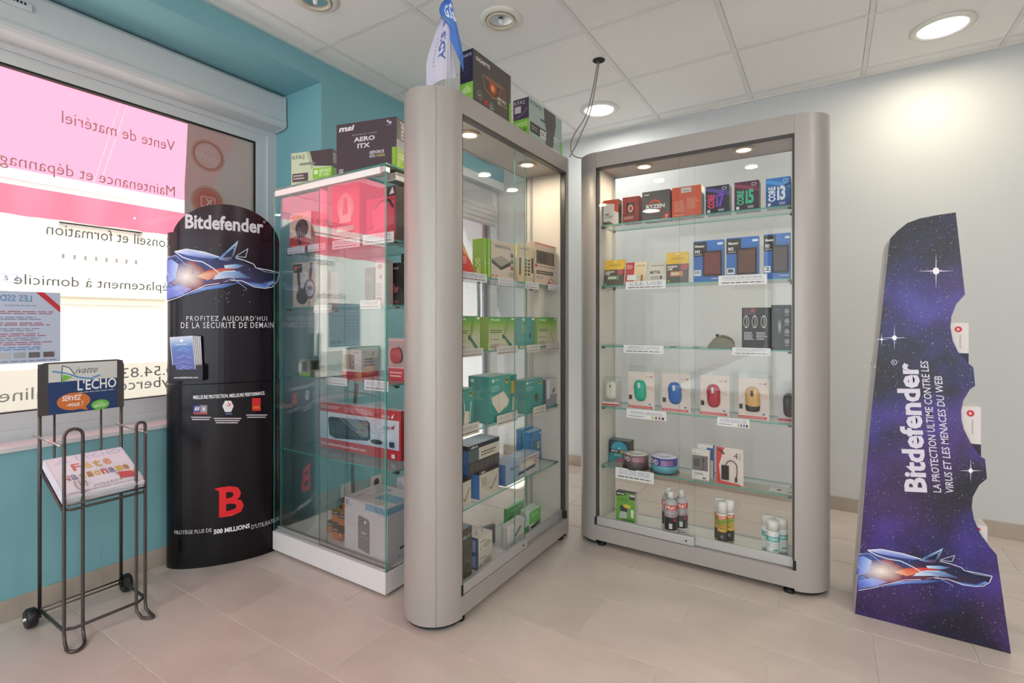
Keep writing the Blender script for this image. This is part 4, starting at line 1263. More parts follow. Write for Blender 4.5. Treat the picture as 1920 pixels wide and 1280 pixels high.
# ------------------------------------------------------------------ galaxy floor display
YS = 2.37
M_GAL = bpy.data.materials.new('galaxy_print')
M_GAL.use_nodes = True
nt = M_GAL.node_tree
b = nt.nodes['Principled BSDF']
b.inputs['Roughness'].default_value = 0.35
tc = nt.nodes.new('ShaderNodeTexCoord')
n1 = nt.nodes.new('ShaderNodeTexNoise'); n1.inputs['Scale'].default_value = 2.9; n1.inputs['Detail'].default_value = 3; n1.inputs['Roughness'].default_value = 0.5
nt.links.new(tc.outputs['Object'], n1.inputs['Vector'])
cr = nt.nodes.new('ShaderNodeValToRGB')
el = cr.color_ramp.elements
el[0].position = 0.38; el[0].color = (*srgb('#0a0714'), 1)
el[1].position = 0.70; el[1].color = (*srgb('#4a48a6'), 1)
e2 = el.new(0.47); e2.color = (*srgb('#151033'), 1)
e3 = el.new(0.58); e3.color = (*srgb('#33287c'), 1)
nt.links.new(n1.outputs['Fac'], cr.inputs[0])
n2 = nt.nodes.new('ShaderNodeTexNoise'); n2.inputs['Scale'].default_value = 2.3; n2.noise_dimensions = '4D'; n2.inputs['W'].default_value = 4.2
nt.links.new(tc.outputs['Object'], n2.inputs['Vector'])
cr2 = nt.nodes.new('ShaderNodeValToRGB')
cr2.color_ramp.elements[0].position = 0.45; cr2.color_ramp.elements[0].color = (0, 0, 0, 1)
cr2.color_ramp.elements[1].position = 0.75; cr2.color_ramp.elements[1].color = (*srgb('#6a3f9c'), 1)
nt.links.new(n2.outputs['Fac'], cr2.inputs[0])
ad = nt.nodes.new('ShaderNodeMix'); ad.data_type = 'RGBA'; ad.blend_type = 'ADD'; ad.inputs[0].default_value = 0.6
nt.links.new(cr.outputs[0], ad.inputs[6]); nt.links.new(cr2.outputs[0], ad.inputs[7])
sp = nt.nodes.new('ShaderNodeSeparateXYZ'); nt.links.new(tc.outputs['Object'], sp.inputs[0])
hz = nt.nodes.new('ShaderNodeMapRange'); hz.interpolation_type = 'SMOOTHSTEP'; hz.inputs[1].default_value = 1.15; hz.inputs[2].default_value = 1.5; hz.inputs[3].default_value = 0.0; hz.inputs[4].default_value = 0.85
nt.links.new(sp.outputs[2], hz.inputs[0])
dk = nt.nodes.new('ShaderNodeMix'); dk.data_type = 'RGBA'; dk.inputs[7].default_value = (*srgb('#0a0810'), 1)
nt.links.new(hz.outputs[0], dk.inputs[0]); nt.links.new(ad.outputs[2], dk.inputs[6])
last = dk.outputs[2]
for sc, thr, st in ((45, 0.075, 1.0), (95, 0.13, 0.8), (190, 0.17, 0.5)):
    vo = nt.nodes.new('ShaderNodeTexVoronoi'); vo.inputs['Scale'].default_value = sc
    nt.links.new(tc.outputs['Object'], vo.inputs['Vector'])
    mr = nt.nodes.new('ShaderNodeMapRange'); mr.inputs[1].default_value = thr; mr.inputs[2].default_value = thr * 0.4; mr.inputs[3].default_value = 0; mr.inputs[4].default_value = st
    nt.links.new(vo.outputs['Distance'], mr.inputs[0])
    sep = nt.nodes.new('ShaderNodeSeparateColor'); nt.links.new(vo.outputs['Color'], sep.inputs[0])
    gt = nt.nodes.new('ShaderNodeMath'); gt.operation = 'GREATER_THAN'; gt.inputs[1].default_value = 0.42; nt.links.new(sep.outputs[0], gt.inputs[0])
    mu = nt.nodes.new('ShaderNodeMath'); mu.operation = 'MULTIPLY'; nt.links.new(mr.outputs[0], mu.inputs[0]); nt.links.new(gt.outputs[0], mu.inputs[1])
    mx = nt.nodes.new('ShaderNodeMix'); mx.data_type = 'RGBA'; mx.inputs[7].default_value = (0.85, 0.86, 0.95, 1)
    nt.links.new(mu.outputs[0], mx.inputs[0]); nt.links.new(last, mx.inputs[6]); last = mx.outputs[2]
nt.links.new(last, b.inputs['Base Color'])
OUT = [(1792, 398), (1809.4, 552), (1793, 570), (1784, 593), (1782, 613), (1786.5, 639), (1796, 659), (1816, 681), (1825, 688.5), (1828.5, 723), (1819, 729.5), (1806, 751), (1802, 770.5), (1803, 787), (1807, 804), (1822, 834), (1839, 856), (1847, 860), (1850.6, 897), (1836, 909), (1824, 931), (1822, 950), (1826, 972.5), (1837.5, 999), (1856, 1025), (1869, 1040), (1895.6, 1229), (1603, 1150.6), (1631, 800), (1666.7, 459), (1670, 446), (1683, 432.5), (1701, 418), (1724, 409.5), (1757, 403)]
op = [onY(u, v, YS) for u, v in OUT]
fl = min(p.z for p in op[26:28])
op[26].z = 0.001; op[27].z = 0.001
st = empty('floor_display', (0.3, YS, 0), 0, 'galaxy printed cardboard floor display with scalloped edge', 'display stand')
so_ = Vector((0.3, YS, 0))
SD = 0.27
def spart(name, mb, m, par=None):
    mb.v = [tuple(Vector(v) - so_) for v in mb.v]
    return mb.build(name, m, par or st)
def panel(y0, y1, mi_front):
    mb = MB()
    n = len(op)
    a = [Vector((p.x, y0, p.z)) for p in op]; b2 = [Vector((p.x, y1, p.z)) for p in op]
    mb.face(a[::-1], mi=mi_front); mb.face(b2, mi=1)
    mb.mesh(a + b2, [(i, (i + 1) % n, n + (i + 1) % n, n + i) for i in range(n)], mi=1)
    return mb
M_CARDW = mat('white_cardboard', '#d9d7da', 0.6)
spart('side_panel', panel(YS, YS + 0.005, 0), [M_GAL, M_CARDW])
spart('side_panel', panel(YS + SD - 0.005, YS + SD, 0), [M_GAL, M_CARDW])
mb = MB()
le = op[27:35] + [op[0]]
for i in range(len(le) - 1):
    p, q = le[i], le[i + 1]
    mb.mesh([(p.x, YS + 0.005, p.z), (q.x, YS + 0.005, q.z), (q.x, YS + SD - 0.005, q.z), (p.x, YS + SD - 0.005, p.z), (p.x + 0.004, YS + 0.005, p.z), (q.x + 0.004, YS + 0.005, q.z - 0.002), (q.x + 0.004, YS + SD - 0.005, q.z - 0.002), (p.x + 0.004, YS + SD - 0.005, p.z)], [(0, 1, 2, 3), (7, 6, 5, 4)])
spart('back_panel', mb, M_CARDW)
def squad(q, y=YS):
    """bilinear patch of the panel between four photograph points (bottom first)"""
    def fn(x, yy, k):
        u = (q[0][0] * (1 - x) + q[1][0] * x) * (1 - yy) + (q[3][0] * (1 - x) + q[2][0] * x) * yy
        v = (q[0][1] * (1 - x) + q[1][1] * x) * (1 - yy) + (q[3][1] * (1 - x) + q[2][1] * x) * yy
        p = onY(u, v, y)
        return Vector((p.x, y - 0.0006 - 0.0001 * k, p.z))
    return fn
for t_, q, bo in (('Bitdefender', [(1696, 921), (1739, 923), (1722, 680), (1678, 680)], 0.035), ('LA PROTECTION ULTIME CONTRE LES', [(1750, 922), (1765, 923), (1740, 677), (1725, 676)], 0.008), ('VIRUS ET LES MENACES DU WEB', [(1774, 923), (1789, 925), (1766, 705), (1751, 704)], 0.008)):
    P = Print(squad(q)); P.text(0, 0, 1, 1, t_, '#d9d6e6', bo, up=True); spart('lettering', P.mb, CARD())
P = Print(squad([(1671, 684), (1682, 684), (1682, 674), (1671, 674)])); P.ring(0.5, 0.5, 0.5, 0.5, 0.2, '#d9d6e6'); P.text(0.35, 0.3, 0.65, 0.7, 'R', '#d9d6e6'); spart('lettering', P.mb, CARD())
P = Print(squad([(1609, 1108), (1864, 1120), (1864, 1036), (1609, 1012)])); P.wt = 0.0075; P.asp = 2.2
wolf(P, lambda a, b2: (a, b2), '#1a1640'); spart('wolf_picture', P.mb, CARD())
P = Print(lambda x, y, k: (lambda p: Vector((p.x, YS - 0.0006 - 0.0001 * k, p.z)))(onY(x, y, YS)))
for (u, v, r, c) in ((1755, 508, 34, '#cfc8e8'), (1677, 633, 24, '#aeb6e6'), (1820, 882, 22, '#c6c2e6'), (1653, 636, 12, '#aeb6e6')):
    for i in range(4):
        a = math.pi / 2 * i
        dx, dy = math.cos(a), math.sin(a)
        P._f([(u - dy * 1.3, v + dx * 1.3), (u + dx * r, v + dy * r), (u + dy * 1.3, v - dx * 1.3)], srgb(c))
    P.k += 1
    P.ell(u, v, r * 0.19, r * 0.19, '#f4f2fa', 14)
    spart('printed_star', P.mb, CARD()); P.mb = MB()
shelf_v = ((1816, 690), (1839, 858), (1869, 1042))
for (u, v) in shelf_v:
    p = onY(u, v, YS)
    xl = op[27].x + (p.z / 1.4) * 0.06 + 0.02
    mb = MB(); mb.box(xl, p.x - 0.004, YS + 0.006, YS + SD - 0.006, p.z - 0.012, p.z - 0.006); spart('shelf', mb, M_CARDW)
# software boxes on the display shelves
for (uR, vB, vW, vT, lab) in ((1815, 690, 662, 605, 'white software box with red emblem on the upper shelf of the galaxy display'), (1838, 857, 832, 762, 'white software box with red emblem on the middle shelf of the galaxy display'), (1850, 1041, 1020, 985, 'white software box on the lowest shelf of the galaxy display')):
    p = onY(uR, vB, YS + 0.03); pt = onY(uR, vT, YS + 0.03)
    zb0 = onY(uR, vB, YS).z - 0.006
    w_, h_ = 0.14, pt.z - zb0
    hb_ = onY(uR, vW, YS + 0.03).z - zb0
    for j in range(2):
        mb = MB(); mb.box(p.x - w_, p.x, YS + 0.02 + 0.045 * j, YS + 0.02 + 0.045 * j + 0.04, zb0, zb0 + h_, col=srgb('#d8d3d2'))
        o = tag(mb.build('software_box', CARD()), lab if j == 0 else lab.replace('white software box with red emblem', 'second software box in line').replace('white software box', 'second software box in line'), 'box', 'software boxes on the galaxy display')
        if j == 0:
            P = Print(planar((p.x - w_, YS + 0.02, zb0), (w_, 0, 0), (0, 0, h_), (0, -1, 0)))
            P.rect(0, 0, 1, hb_ / h_, '#15131f', '#20263f'); P.ell(0.80, 0.86, 0.075, 0.065, '#c8283a', 18); P.text(0.775, 0.835, 0.825, 0.885, 'B', '#f4e4e6', 0.02)
            P.lines(0.82, 0.45, 0.86, 0.74, 9, '#8a7f84')
            P.mb.build('box_print', CARD(), o)

# ------------------------------------------------------------------ hanging cable from a hole in the ceiling
hc = onZ(1123, 114, CEIL)if False else Vector((-1.081, 2.609, CEIL))
cb = empty('hanging_cable', (hc.x, hc.y, CEIL), 0, 'thin grey double cable hanging from a hole in the ceiling', 'cable')
mb = MB(); mb.lathe([(0.0, 0.0005), (0.032, 0.0005), (0.034, -0.0015), (0.03, -0.002)], 20, (0, 0, 0)); mb.build('hole', mat('dark_hole', '#2c2622', 0.9), cb)
def pxd(u, v, d):
    r = ray(u)
    return Vector((r[0] * d, r[1] * d, CAM_H + (HOR - v) * d / FPX))
def smooth(pts, n=6):
    out = []
    P_ = [pts[0]] + pts + [pts[-1]]
    for i in range(1, len(P_) - 2):
        for j in range(n):
            t = j / n
            a, b2, c, d = P_[i - 1], P_[i], P_[i + 1], P_[i + 2]
            out.append(0.5 * ((2 * b2) + (-a + c) * t + (2 * a - 5 * b2 + 4 * c - d) * t * t + (-a + 3 * b2 - 3 * c + d) * t ** 3))
    out.append(pts[-1])
    return out
for pth in ([(1121, 114, 2.78), (1112, 165, 2.76), (1099, 215, 2.74), (1078, 250, 2.71), (1070, 272, 2.69), (1074, 290, 2.66), (1087, 296, 2.65), (1100, 296, 2.655)], [(1124, 114, 2.79), (1115, 170, 2.77), (1105, 215, 2.75), (1090, 250, 2.72), (1078, 276, 2.70), (1068, 294, 2.66)]):
    pts = [pxd(*q) for q in pth]
    pts[-1].z = max(pts[-1].z, CT + 0.003)
    mb = MB(); mb.tube([p - hc for p in smooth(pts)], 0.0032, 6); mb.build('cord', mat('grey_cable', '#8d857c', 0.5), cb)
# power cable behind the glass showcase
mb = MB(); mb.tube(smooth([Vector((-2.30, 1.93, 0.90)), Vector((-2.27, 1.935, 0.80)), Vector((-2.29, 1.94, 0.66)), Vector((-2.31, 1.94, 0.5)), Vector((-2.32, 1.95, 0.2)), Vector((-2.30, 1.96, 0.008))]), 0.011, 8)
tag(mb.build('power_cable', mat('dark_cable', '#3a3338', 0.45)), 'dark cable hanging behind the glass showcase', 'cable')
# ------------------------------------------------------------------ goods
def product(name, label, group, loc, w, d, h, base, front=(), right=(), left=(), top=(), rz=0.0, tilt=0.0, bev=0.0012, cat='box', gloss=False, par=None):
    """box with its front at local y = 0; base: one colour or six (front right back left top bottom)"""
    cols = [srgb(base)] * 6 if isinstance(base, str) else [srgb(c) for c in base]
    mb = MB(); mb.box(-w / 2, w / 2, 0, d, 0, h, cols=cols, bev=bev)
    m = GLOSSY_CARD() if gloss else CARD()
    o = mb.build(name, m, par)
    o.location = loc
    o.rotation_euler = (tilt, 0, rz)
    if label: tag(o, label, cat, group)
    for nm, cmds, fn, asp in (('front_print', front, planar((-w / 2, 0, 0), (w, 0, 0), (0, 0, h), (0, -1, 0)), w / h), ('side_print', right, planar((w / 2, 0, 0), (0, d, 0), (0, 0, h), (1, 0, 0)), d / h), ('side_print', left, planar((-w / 2, d, 0), (0, -d, 0), (0, 0, h), (-1, 0, 0)), d / h), ('top_print', top, planar((-w / 2, 0, h), (w, 0, 0), (0, d, 0), (0, 0, 1)), w / d)):
        if cmds:
            P = Print(fn, asp=asp); P.run(cmds); P.mb.build(nm, m, o)
    return o
Y3, X2, Y1 = 2.447, -1.217, 1.545
def c3(name, label, group, uL, uR, vT, z, d, base, front=(), right=(), Yf=Y3, tilt=0.0, **k):
    a, b2 = onY(uL, vT, Yf), onY(uR, vT, Yf)
    a.x = max(a.x, -0.989); b2.x = min(b2.x, -0.140)
    return product(name, label, group, ((a.x + b2.x) / 2, Yf, z + 0.0005), b2.x - a.x, d, (a.z - z) / max(math.cos(tilt), 0.5), base, front, right, tilt=-tilt, **k)
def c2(name, label, group, uL, uR, vT, z, d, base, front=(), left=(), top=(), Xf=X2, tilt=0.0, **k):
    a, b2 = onX(uL, vT, Xf), onX(uR, vT, Xf)
    a.y = max(a.y, 1.516); b2.y = min(b2.y, 2.364)
    d = min(d, Xf + 1.392)
    return product(name, label, group, (Xf, (a.y + b2.y) / 2, z + 0.0005), b2.y - a.y, d, a.z - z, base, front, (), left, top, rz=math.pi / 2, tilt=-tilt, **k)
def card(plane, uL, uR, vT, vB, title, label, n=1, col='#e3e2e4', swatches=False):
    if plane == 3: f = lambda u, v: onY(u, v, 2.4245); U = Vector((1, 0, 0)); N = Vector((0, -1, 0))
    elif plane == 2: f = lambda u, v: onX(u, v, -1.2045); U = Vector((0, 1, 0)); N = Vector((1, 0, 0))
    else: f = lambda u, v: onY(u, v, GY0 + 0.044); U = Vector((1, 0, 0)); N = Vector((0, -1, 0))
    a, b2 = f(uL, vT), f(uR, vT)
    w = (b2 - a).length; h = a.z - f(uL, vB).z
    V = Vector((0, 0, 1))
    mb = MB()
    o0 = a - V * h
    p = [o0, o0 + U * w, o0 + U * w + V * h, o0 + V * h]
    bk = [q - N * 0.0008 for q in p]
    c = srgb(col)
    mb.face(p, c); mb.face(bk[::-1], c)
    for i in range(4): mb.face([p[i], bk[i], bk[(i + 1) % 4], p[(i + 1) % 4]], c)
    ctr = o0 + U * (w / 2)
    mb.v = [tuple(Vector(v) - ctr) for v in mb.v]
    o = mb.build('price_card', CARD()); o.location = ctr
    tag(o, label, 'price card', 'price cards on the glass shelves')
    P = Print(planar(o0 - ctr, U * w, V * h, N))
    P.text(0.10, 0.55, 0.90, 0.86, title, '#7f8ba6', 0.0); P.rect(0.10, 0.47, 0.90, 0.50, '#8a93aa')
    if swatches:
        P.lines(0.05, 0.16, 0.45, 0.30, 1, '#5b5556')
        for i, cc in enumerate(('#e8e4dc', '#b9c25a', '#5a7ab8', '#b85a5e', '#3a3638')): P.ell(0.58 + 0.085 * i, 0.24, 0.032, 0.17, cc, 10)
    else:
        P.lines(0.07, 0.12, 0.93, 0.34, n, '#5b5556')
    P.mb.build('card_print', CARD(), o)

# ---- boxes on top of the cabinets
G0 = 'graphics card boxes on top of the cabinets'
def onedge(pL, pR, d, h, **k):
    w = (pR - pL).length; rz = math.atan2(pR.y - pL.y, pR.x - pL.x)
    return dict(loc=((pL.x + pR.x) / 2, (pL.y + pR.y) / 2, 0), w=w, d=d, h=h, rz=rz)
def topbox(name, label, pL, pR, z, d, h, base, **k):
    w = (pR - pL).length; rz = math.atan2(pR.y - pL.y, pR.x - pL.x)
    return product(name, label, G0, ((pL.x + pR.x) / 2, (pL.y + pR.y) / 2, z + 0.0005), w, d, h, base, rz=rz, **k)
topbox('graphics_card_box', 'pale green and brown graphics card box on top of the glass showcase', Vector((-2.195, 1.475, 0)), Vector((-1.97, 1.535, 0)), GT, 0.075, 0.156, ['#c6d3b4', '#3c3538', '#3c3538', '#c6d3b4', '#4a4444', '#3c3538'], front=[
    ('p', [(0.42, 1.0), (0.55, 0.55), (1.0, 0.48), (1.0, 1.0)], '#4c4247'), ('p', [(0.38, 1.0), (0.46, 1.0), (0.56, 0.55), (0.50, 0.42)], '#aab89a'),
    ('t', 0.03, 0.80, 0.34, 0.92, 'KFA2', '#474a48'), ('r', 0.22, 0.60, 0.62, 0.66, '#4a4547'), ('n', 0.24, 0.61, 0.60, 0.65, 1, '#d3d6c8'),
    ('r', 0.03, 0.10, 0.42, 0.36, '#584a4e'), ('n', 0.06, 0.16, 0.39, 0.33, 2, '#c9c2c0'), ('r', 0.54, 0.14, 1.0, 0.46, '#8cc63e'), ('r', 0.57, 0.28, 0.66, 0.40, '#dff0c2'), ('t', 0.69, 0.32, 0.97, 0.42, 'GEFORCE', '#e6f6cc', {'bold': 0.02}), ('t', 0.69, 0.20, 0.93, 0.30, 'GT 1030', '#e6f6cc', {'bold': 0.02})],
    right=[('r', 0.1, 0.62, 0.9, 0.9, '#b9b2b0'), ('n', 0.15, 0.65, 0.85, 0.86, 3, '#6a6466'), ('r', 0.0, 0.14, 1.0, 0.46, '#8cc63e')])
topbox('graphics_card_box', 'big plum-black graphics card box on top of the glass showcase', Vector((-1.867, 1.478, 0)), Vector((-1.568, 1.552, 0)), GT, 0.085, 0.226, ['#4a3c45', '#5a523f', '#3a3036', '#3a3036', '#453a40', '#3a3036'], front=[
    ('t', 0.055, 0.845, 0.30, 0.955, 'msi', '#e0dce0', {'bold': 0.04, 'slant': 0.12}), ('t', 0.27, 0.735, 0.68, 0.765, 'GRAPHICS CARD', '#bdb6bb', {'sp': 1.5}), ('t', 0.30, 0.61, 0.65, 0.70, 'AERO', '#d9d4d8', {'bold': 0.035}), ('t', 0.36, 0.48, 0.57, 0.57, 'ITX', '#d9d4d8', {'bold': 0.035}),
    ('t', 0.56, 0.34, 0.80, 0.40, 'GEFORCE', '#d9d4d8', {'bold': 0.03}), ('t', 0.56, 0.27, 0.66, 0.325, 'GTX', '#d9d4d8', {'bold': 0.03}), ('t', 0.675, 0.27, 0.815, 0.325, '1050ti', '#b8a85e', {'bold': 0.03}),
    ('r', 0.05, 0.03, 0.12, 0.11, '#b9b2b6'), ('t', 0.058, 0.045, 0.112, 0.095, 'OC', '#4a3c45', {'bold': 0.02}), ('r', 0.845, 0.91, 0.875, 0.95, '#cfcad0'), ('r', 0.875, 0.875, 0.92, 0.92, '#cfcad0'), ('r', 0.84, 0.85, 0.93, 0.857, '#a9a3a8'), ('r', 0.93, 0.05, 1.0, 0.42, '#8fb83c')],
    right=[('t', 0.3, 0.62, 0.75, 0.95, 'msi', '#d8d2c2', {'up': True, 'bold': 0.04}), ('r', 0.0, 0.42, 1.0, 0.58, '#c9c6c0'), ('n', 0.15, 0.44, 0.85, 0.56, 3, '#8a8684'), ('r', 0.0, 0.04, 1.0, 0.42, '#9cc044'), ('n', 0.2, 0.22, 0.8, 0.34, 2, '#d3e6a0')])
topbox('graphics_card_box', 'small dark box behind the plum graphics card box', Vector((-1.62, 1.70, 0)), Vector((-1.553, 1.70, 0)), GT, 0.14, 0.085, '#2f2b30', front=[('n', 0.4, 0.3, 0.95, 0.85, 4, '#c9c4c8')], right=[('n', 0.1, 0.3, 0.95, 0.85, 4, '#c9c4c8')])
Xb = -1.20
topbox('graphics_card_box', 'dark graphics card box with an orange robot eye on top of the silver cabinet', Vector((Xb, 1.605, 0)), Vector((Xb + 0.003, 1.882, 0)), CT, 0.066, 0.226, ['#57524e', '#4a4642', '#4a4642', '#1b1d45', '#4a4642', '#3a3633'], front=[
    ('t', 0.07, 0.83, 0.42, 0.90, 'GIGABYTE', '#e6e2dc', {'bold': 0.03}), ('e', 0.50, 0.52, 0.17, 0.17, '#8a4a30', {'col2': '#5c4a42'}), ('p', [(0.20, 0.66), (0.45, 0.68), (0.86, 0.66), (0.66, 0.60), (0.36, 0.60)], '#8c6a56'), ('e', 0.50, 0.52, 0.095, 0.12, '#d06a38', {'col2': '#a8482c'}), ('e', 0.49, 0.51, 0.05, 0.06, '#e89a62'), ('l', [(0.22, 0.62), (0.30, 0.42), (0.50, 0.34), (0.68, 0.40), (0.70, 0.60)], 0.010, '#b0866c'),
    ('p', [(0.72, 0.62), (0.84, 0.62), (0.82, 0.40), (0.76, 0.36)], '#7a5040'), ('o', 0.16, 0.24, 0.065, 0.08, 0.1, '#b3ada6'), ('t', 0.12, 0.21, 0.20, 0.26, 'OC', '#d9d4cc'), ('p', [(0.25, 0.20), (0.36, 0.22), (0.34, 0.12), (0.27, 0.11)], '#b03a2c'), ('o', 0.46, 0.16, 0.065, 0.08, 0.1, '#b3ada6'), ('n', 0.42, 0.11, 0.50, 0.2, 2, '#cfcac2'),
    ('t', 0.61, 0.36, 0.85, 0.42, 'GEFORCE', '#dcd8cf', {'bold': 0.03}), ('t', 0.61, 0.28, 0.73, 0.34, 'GTX', '#dcd8cf', {'bold': 0.03}), ('t', 0.75, 0.28, 0.88, 0.34, '1060', '#8a9a5a', {'bold': 0.03}), ('r', 0.93, 0.06, 1.0, 0.44, '#86b83e'), ('n', 0.55, 0.04, 0.9, 0.07, 1, '#9a958e')],
    left=[('r', 0.0, 0.08, 1.0, 0.42, '#84c44c'), ('p', [(0.15, 0.30), (0.55, 0.38), (0.85, 0.30), (0.85, 0.24), (0.15, 0.22)], '#b9e08c'), ('r', 0.0, 0.0, 1.0, 0.08, '#7a7672'), ('t', 0.1, 0.88, 0.9, 0.93, 'GIGABYTE', '#c9cbe2', {'bold': 0.02}), ('t', 0.3, 0.56, 0.7, 0.86, 'XTR', '#3a3c62', {'up': True})])
topbox('graphics_card_box', 'pale teal and grey graphics card box on top of the silver cabinet', Vector((Xb, 2.046, 0)), Vector((Xb + 0.003, 2.385, 0)), CT, 0.088, 0.2, ['#a3b6b0', '#6a706c', '#6a706c', '#4b4058', '#5a5f5c', '#4a4a48'], front=[
    ('p', [(0.42, 1.0), (0.78, 1.0), (0.80, 0.72), (0.74, 0.40), (0.70, 0.0), (0.46, 0.0), (0.50, 0.40), (0.44, 0.70)], '#5c5c58'), ('t', 0.04, 0.86, 0.34, 0.95, 'KFA2', '#3e4442'), ('r', 0.03, 0.20, 0.48, 0.44, '#43413f'), ('n', 0.06, 0.26, 0.28, 0.38, 2, '#a8a49c'), ('r', 0.31, 0.20, 0.48, 0.40, '#d9d6cf'), ('t', 0.34, 0.25, 0.45, 0.36, 'OC', '#43413f', {'bold': 0.02}),
    ('t', 0.72, 0.36, 0.93, 0.43, 'GEFORCE', '#d9d6cf', {'bold': 0.03}), ('t', 0.72, 0.27, 0.90, 0.34, 'GTX 1050', '#d9d6cf', {'bold': 0.03}), ('n', 0.66, 0.05, 0.94, 0.12, 2, '#b9b6ae'), ('r', 0.95, 0.06, 1.0, 0.4, '#84c44c'), ('r', 0.32, 0.62, 0.50, 0.66, '#4c4a48')],
    left=[('r', 0.0, 0.10, 1.0, 0.50, '#84c83e'), ('t', 0.1, 0.33, 0.9, 0.43, 'GEFORCE', '#d6f2b2', {'bold': 0.03}), ('t', 0.1, 0.19, 0.45, 0.29, 'GTX', '#d6f2b2', {'bold': 0.03}), ('t', 0.5, 0.19, 0.85, 0.29, '1650', '#4a6a2a', {'bold': 0.03}), ('r', 0.1, 0.66, 0.5, 0.82, '#cfcad2'), ('t', 0.08, 0.86, 0.75, 0.95, 'KFA2', '#cfcad6'), ('l', [(0.2, 0.55), (0.6, 0.62), (0.9, 0.75)], 0.01, '#8a8298')])
# two little paper flags on sticks
for i, (px_, col, lab) in enumerate((((838, 12, 8), '#c9c6da', 'white paper flag with blue lettering on the silver cabinet'), ((848, 0, 4), '#4a78c8', 'blue paper flag with white lettering on the silver cabinet'))):
    bx, by = -1.222 + 0.010 * i, 1.468 + 0.004 * i
    f = empty('table_flag', (bx, by, CT), 0, lab, 'flag')
    zt2 = 0.345 + 0.012 * i
    mb = MB(); mb.tube([(0, 0, 0.0), (0.004 - 0.004 * i, 0.003 + 0.004 * i, zt2)], 0.0022, 7); mb.build('flag_stick', mat('white_stick', '#cfcfd4', 0.4), f)
    mb = MB(); mb.lathe([(0.0, 0.0), (0.018, 0.0), (0.016, 0.004), (0.004, 0.008), (0.0, 0.008)], 14); mb.build('flag_foot', mat('white_stick'), f)
    # drooping sheet: hangs from the stick in soft folds
    rx, ry = RGT
    nu, nv = 12, 10
    if i == 0:
        edge = [(-0.010, 0.0, 0.37), (-0.075, 0.02, 0.20), (-0.068, 0.01, 0.045), (0.028, 0.0, 0.10), (0.006, 0.0, 0.36)]
    top_, bot_ = zt2, (0.065 if i == 0 else 0.075)
    grid = []
    for a in range(nv + 1):
        t_ = a / nv
        row = []
        for b3 in range(nu + 1):
            s_ = b3 / nu
            if i == 0:
                l0, l1 = -0.008 - 0.072 * min(1, t_ * 1.5), 0.004 + 0.03 * t_
                x = l0 + (l1 - l0) * s_; z = top_ - (top_ - bot_) * t_ - 0.04 * (1 - s_) * t_
            else:
                l0, l1 = 0.002 - 0.05 * math.sin(min(1, t_ * 1.4) * math.pi) * (1 - t_ * 0.6), 0.006 + 0.048 * min(1, t_ * 1.3)
                x = l0 + (l1 - l0) * s_; z = top_ - (top_ - bot_) * t_ * (0.55 + 0.45 * s_)
            dep = 0.012 * math.sin(s_ * 5 + t_ * 2) + (0.01 if i == 0 else -0.012)
            row.append(Vector((rx * x - FWD[0] * -dep, ry * x - FWD[1] * -dep, z)))
        grid.append(row)
    mb = MB()
    vs = [p for r in grid for p in r]
    fs = [(a * (nu + 1) + b3, (a + 1) * (nu + 1) + b3, (a + 1) * (nu + 1) + b3 + 1, a * (nu + 1) + b3 + 1) for a in range(nv) for b3 in range(nu)]
    mb.mesh(vs, fs, srgb(col), smooth=True)
    sheet = mb.build('flag_sheet', mat('flag_paper', rough=0.5, attr=True), f)
    def ffn(x, y, k, grid=grid):
        a = (1 - y) * nv; b3 = x * nu
        i0, j0 = min(int(a), nv - 1), min(int(b3), nu - 1)
        fa, fb = a - i0, b3 - j0
        p = (grid[i0][j0] * (1 - fb) + grid[i0][j0 + 1] * fb) * (1 - fa) + (grid[i0 + 1][j0] * (1 - fb) + grid[i0 + 1][j0 + 1] * fb) * fa
        return p - Vector((FWD[0], FWD[1], 0)) * 0.0012
    P = Print(ffn)
    if i == 0:
        P.text(0.45, 0.25, 0.72, 0.62, 'ADIS', '#3a5aa8', 0.03, up=True); P.lines(0.25, 0.2, 0.3, 0.6, 8, '#8a86a8'); P.text(0.4, 0.70, 0.8, 0.78, 'GA', '#5a6ab0', 0.02)
    else:
        P.text(0.3, 0.62, 0.95, 0.86, 'GIG', '#e8ecf6', 0.03, slant=-0.2); P.line([(0.15, 0.6), (0.5, 0.52), (0.85, 0.35)], 0.012, '#a8bc5a')
    P.mb.build('flag_print', CARD(), sheet)

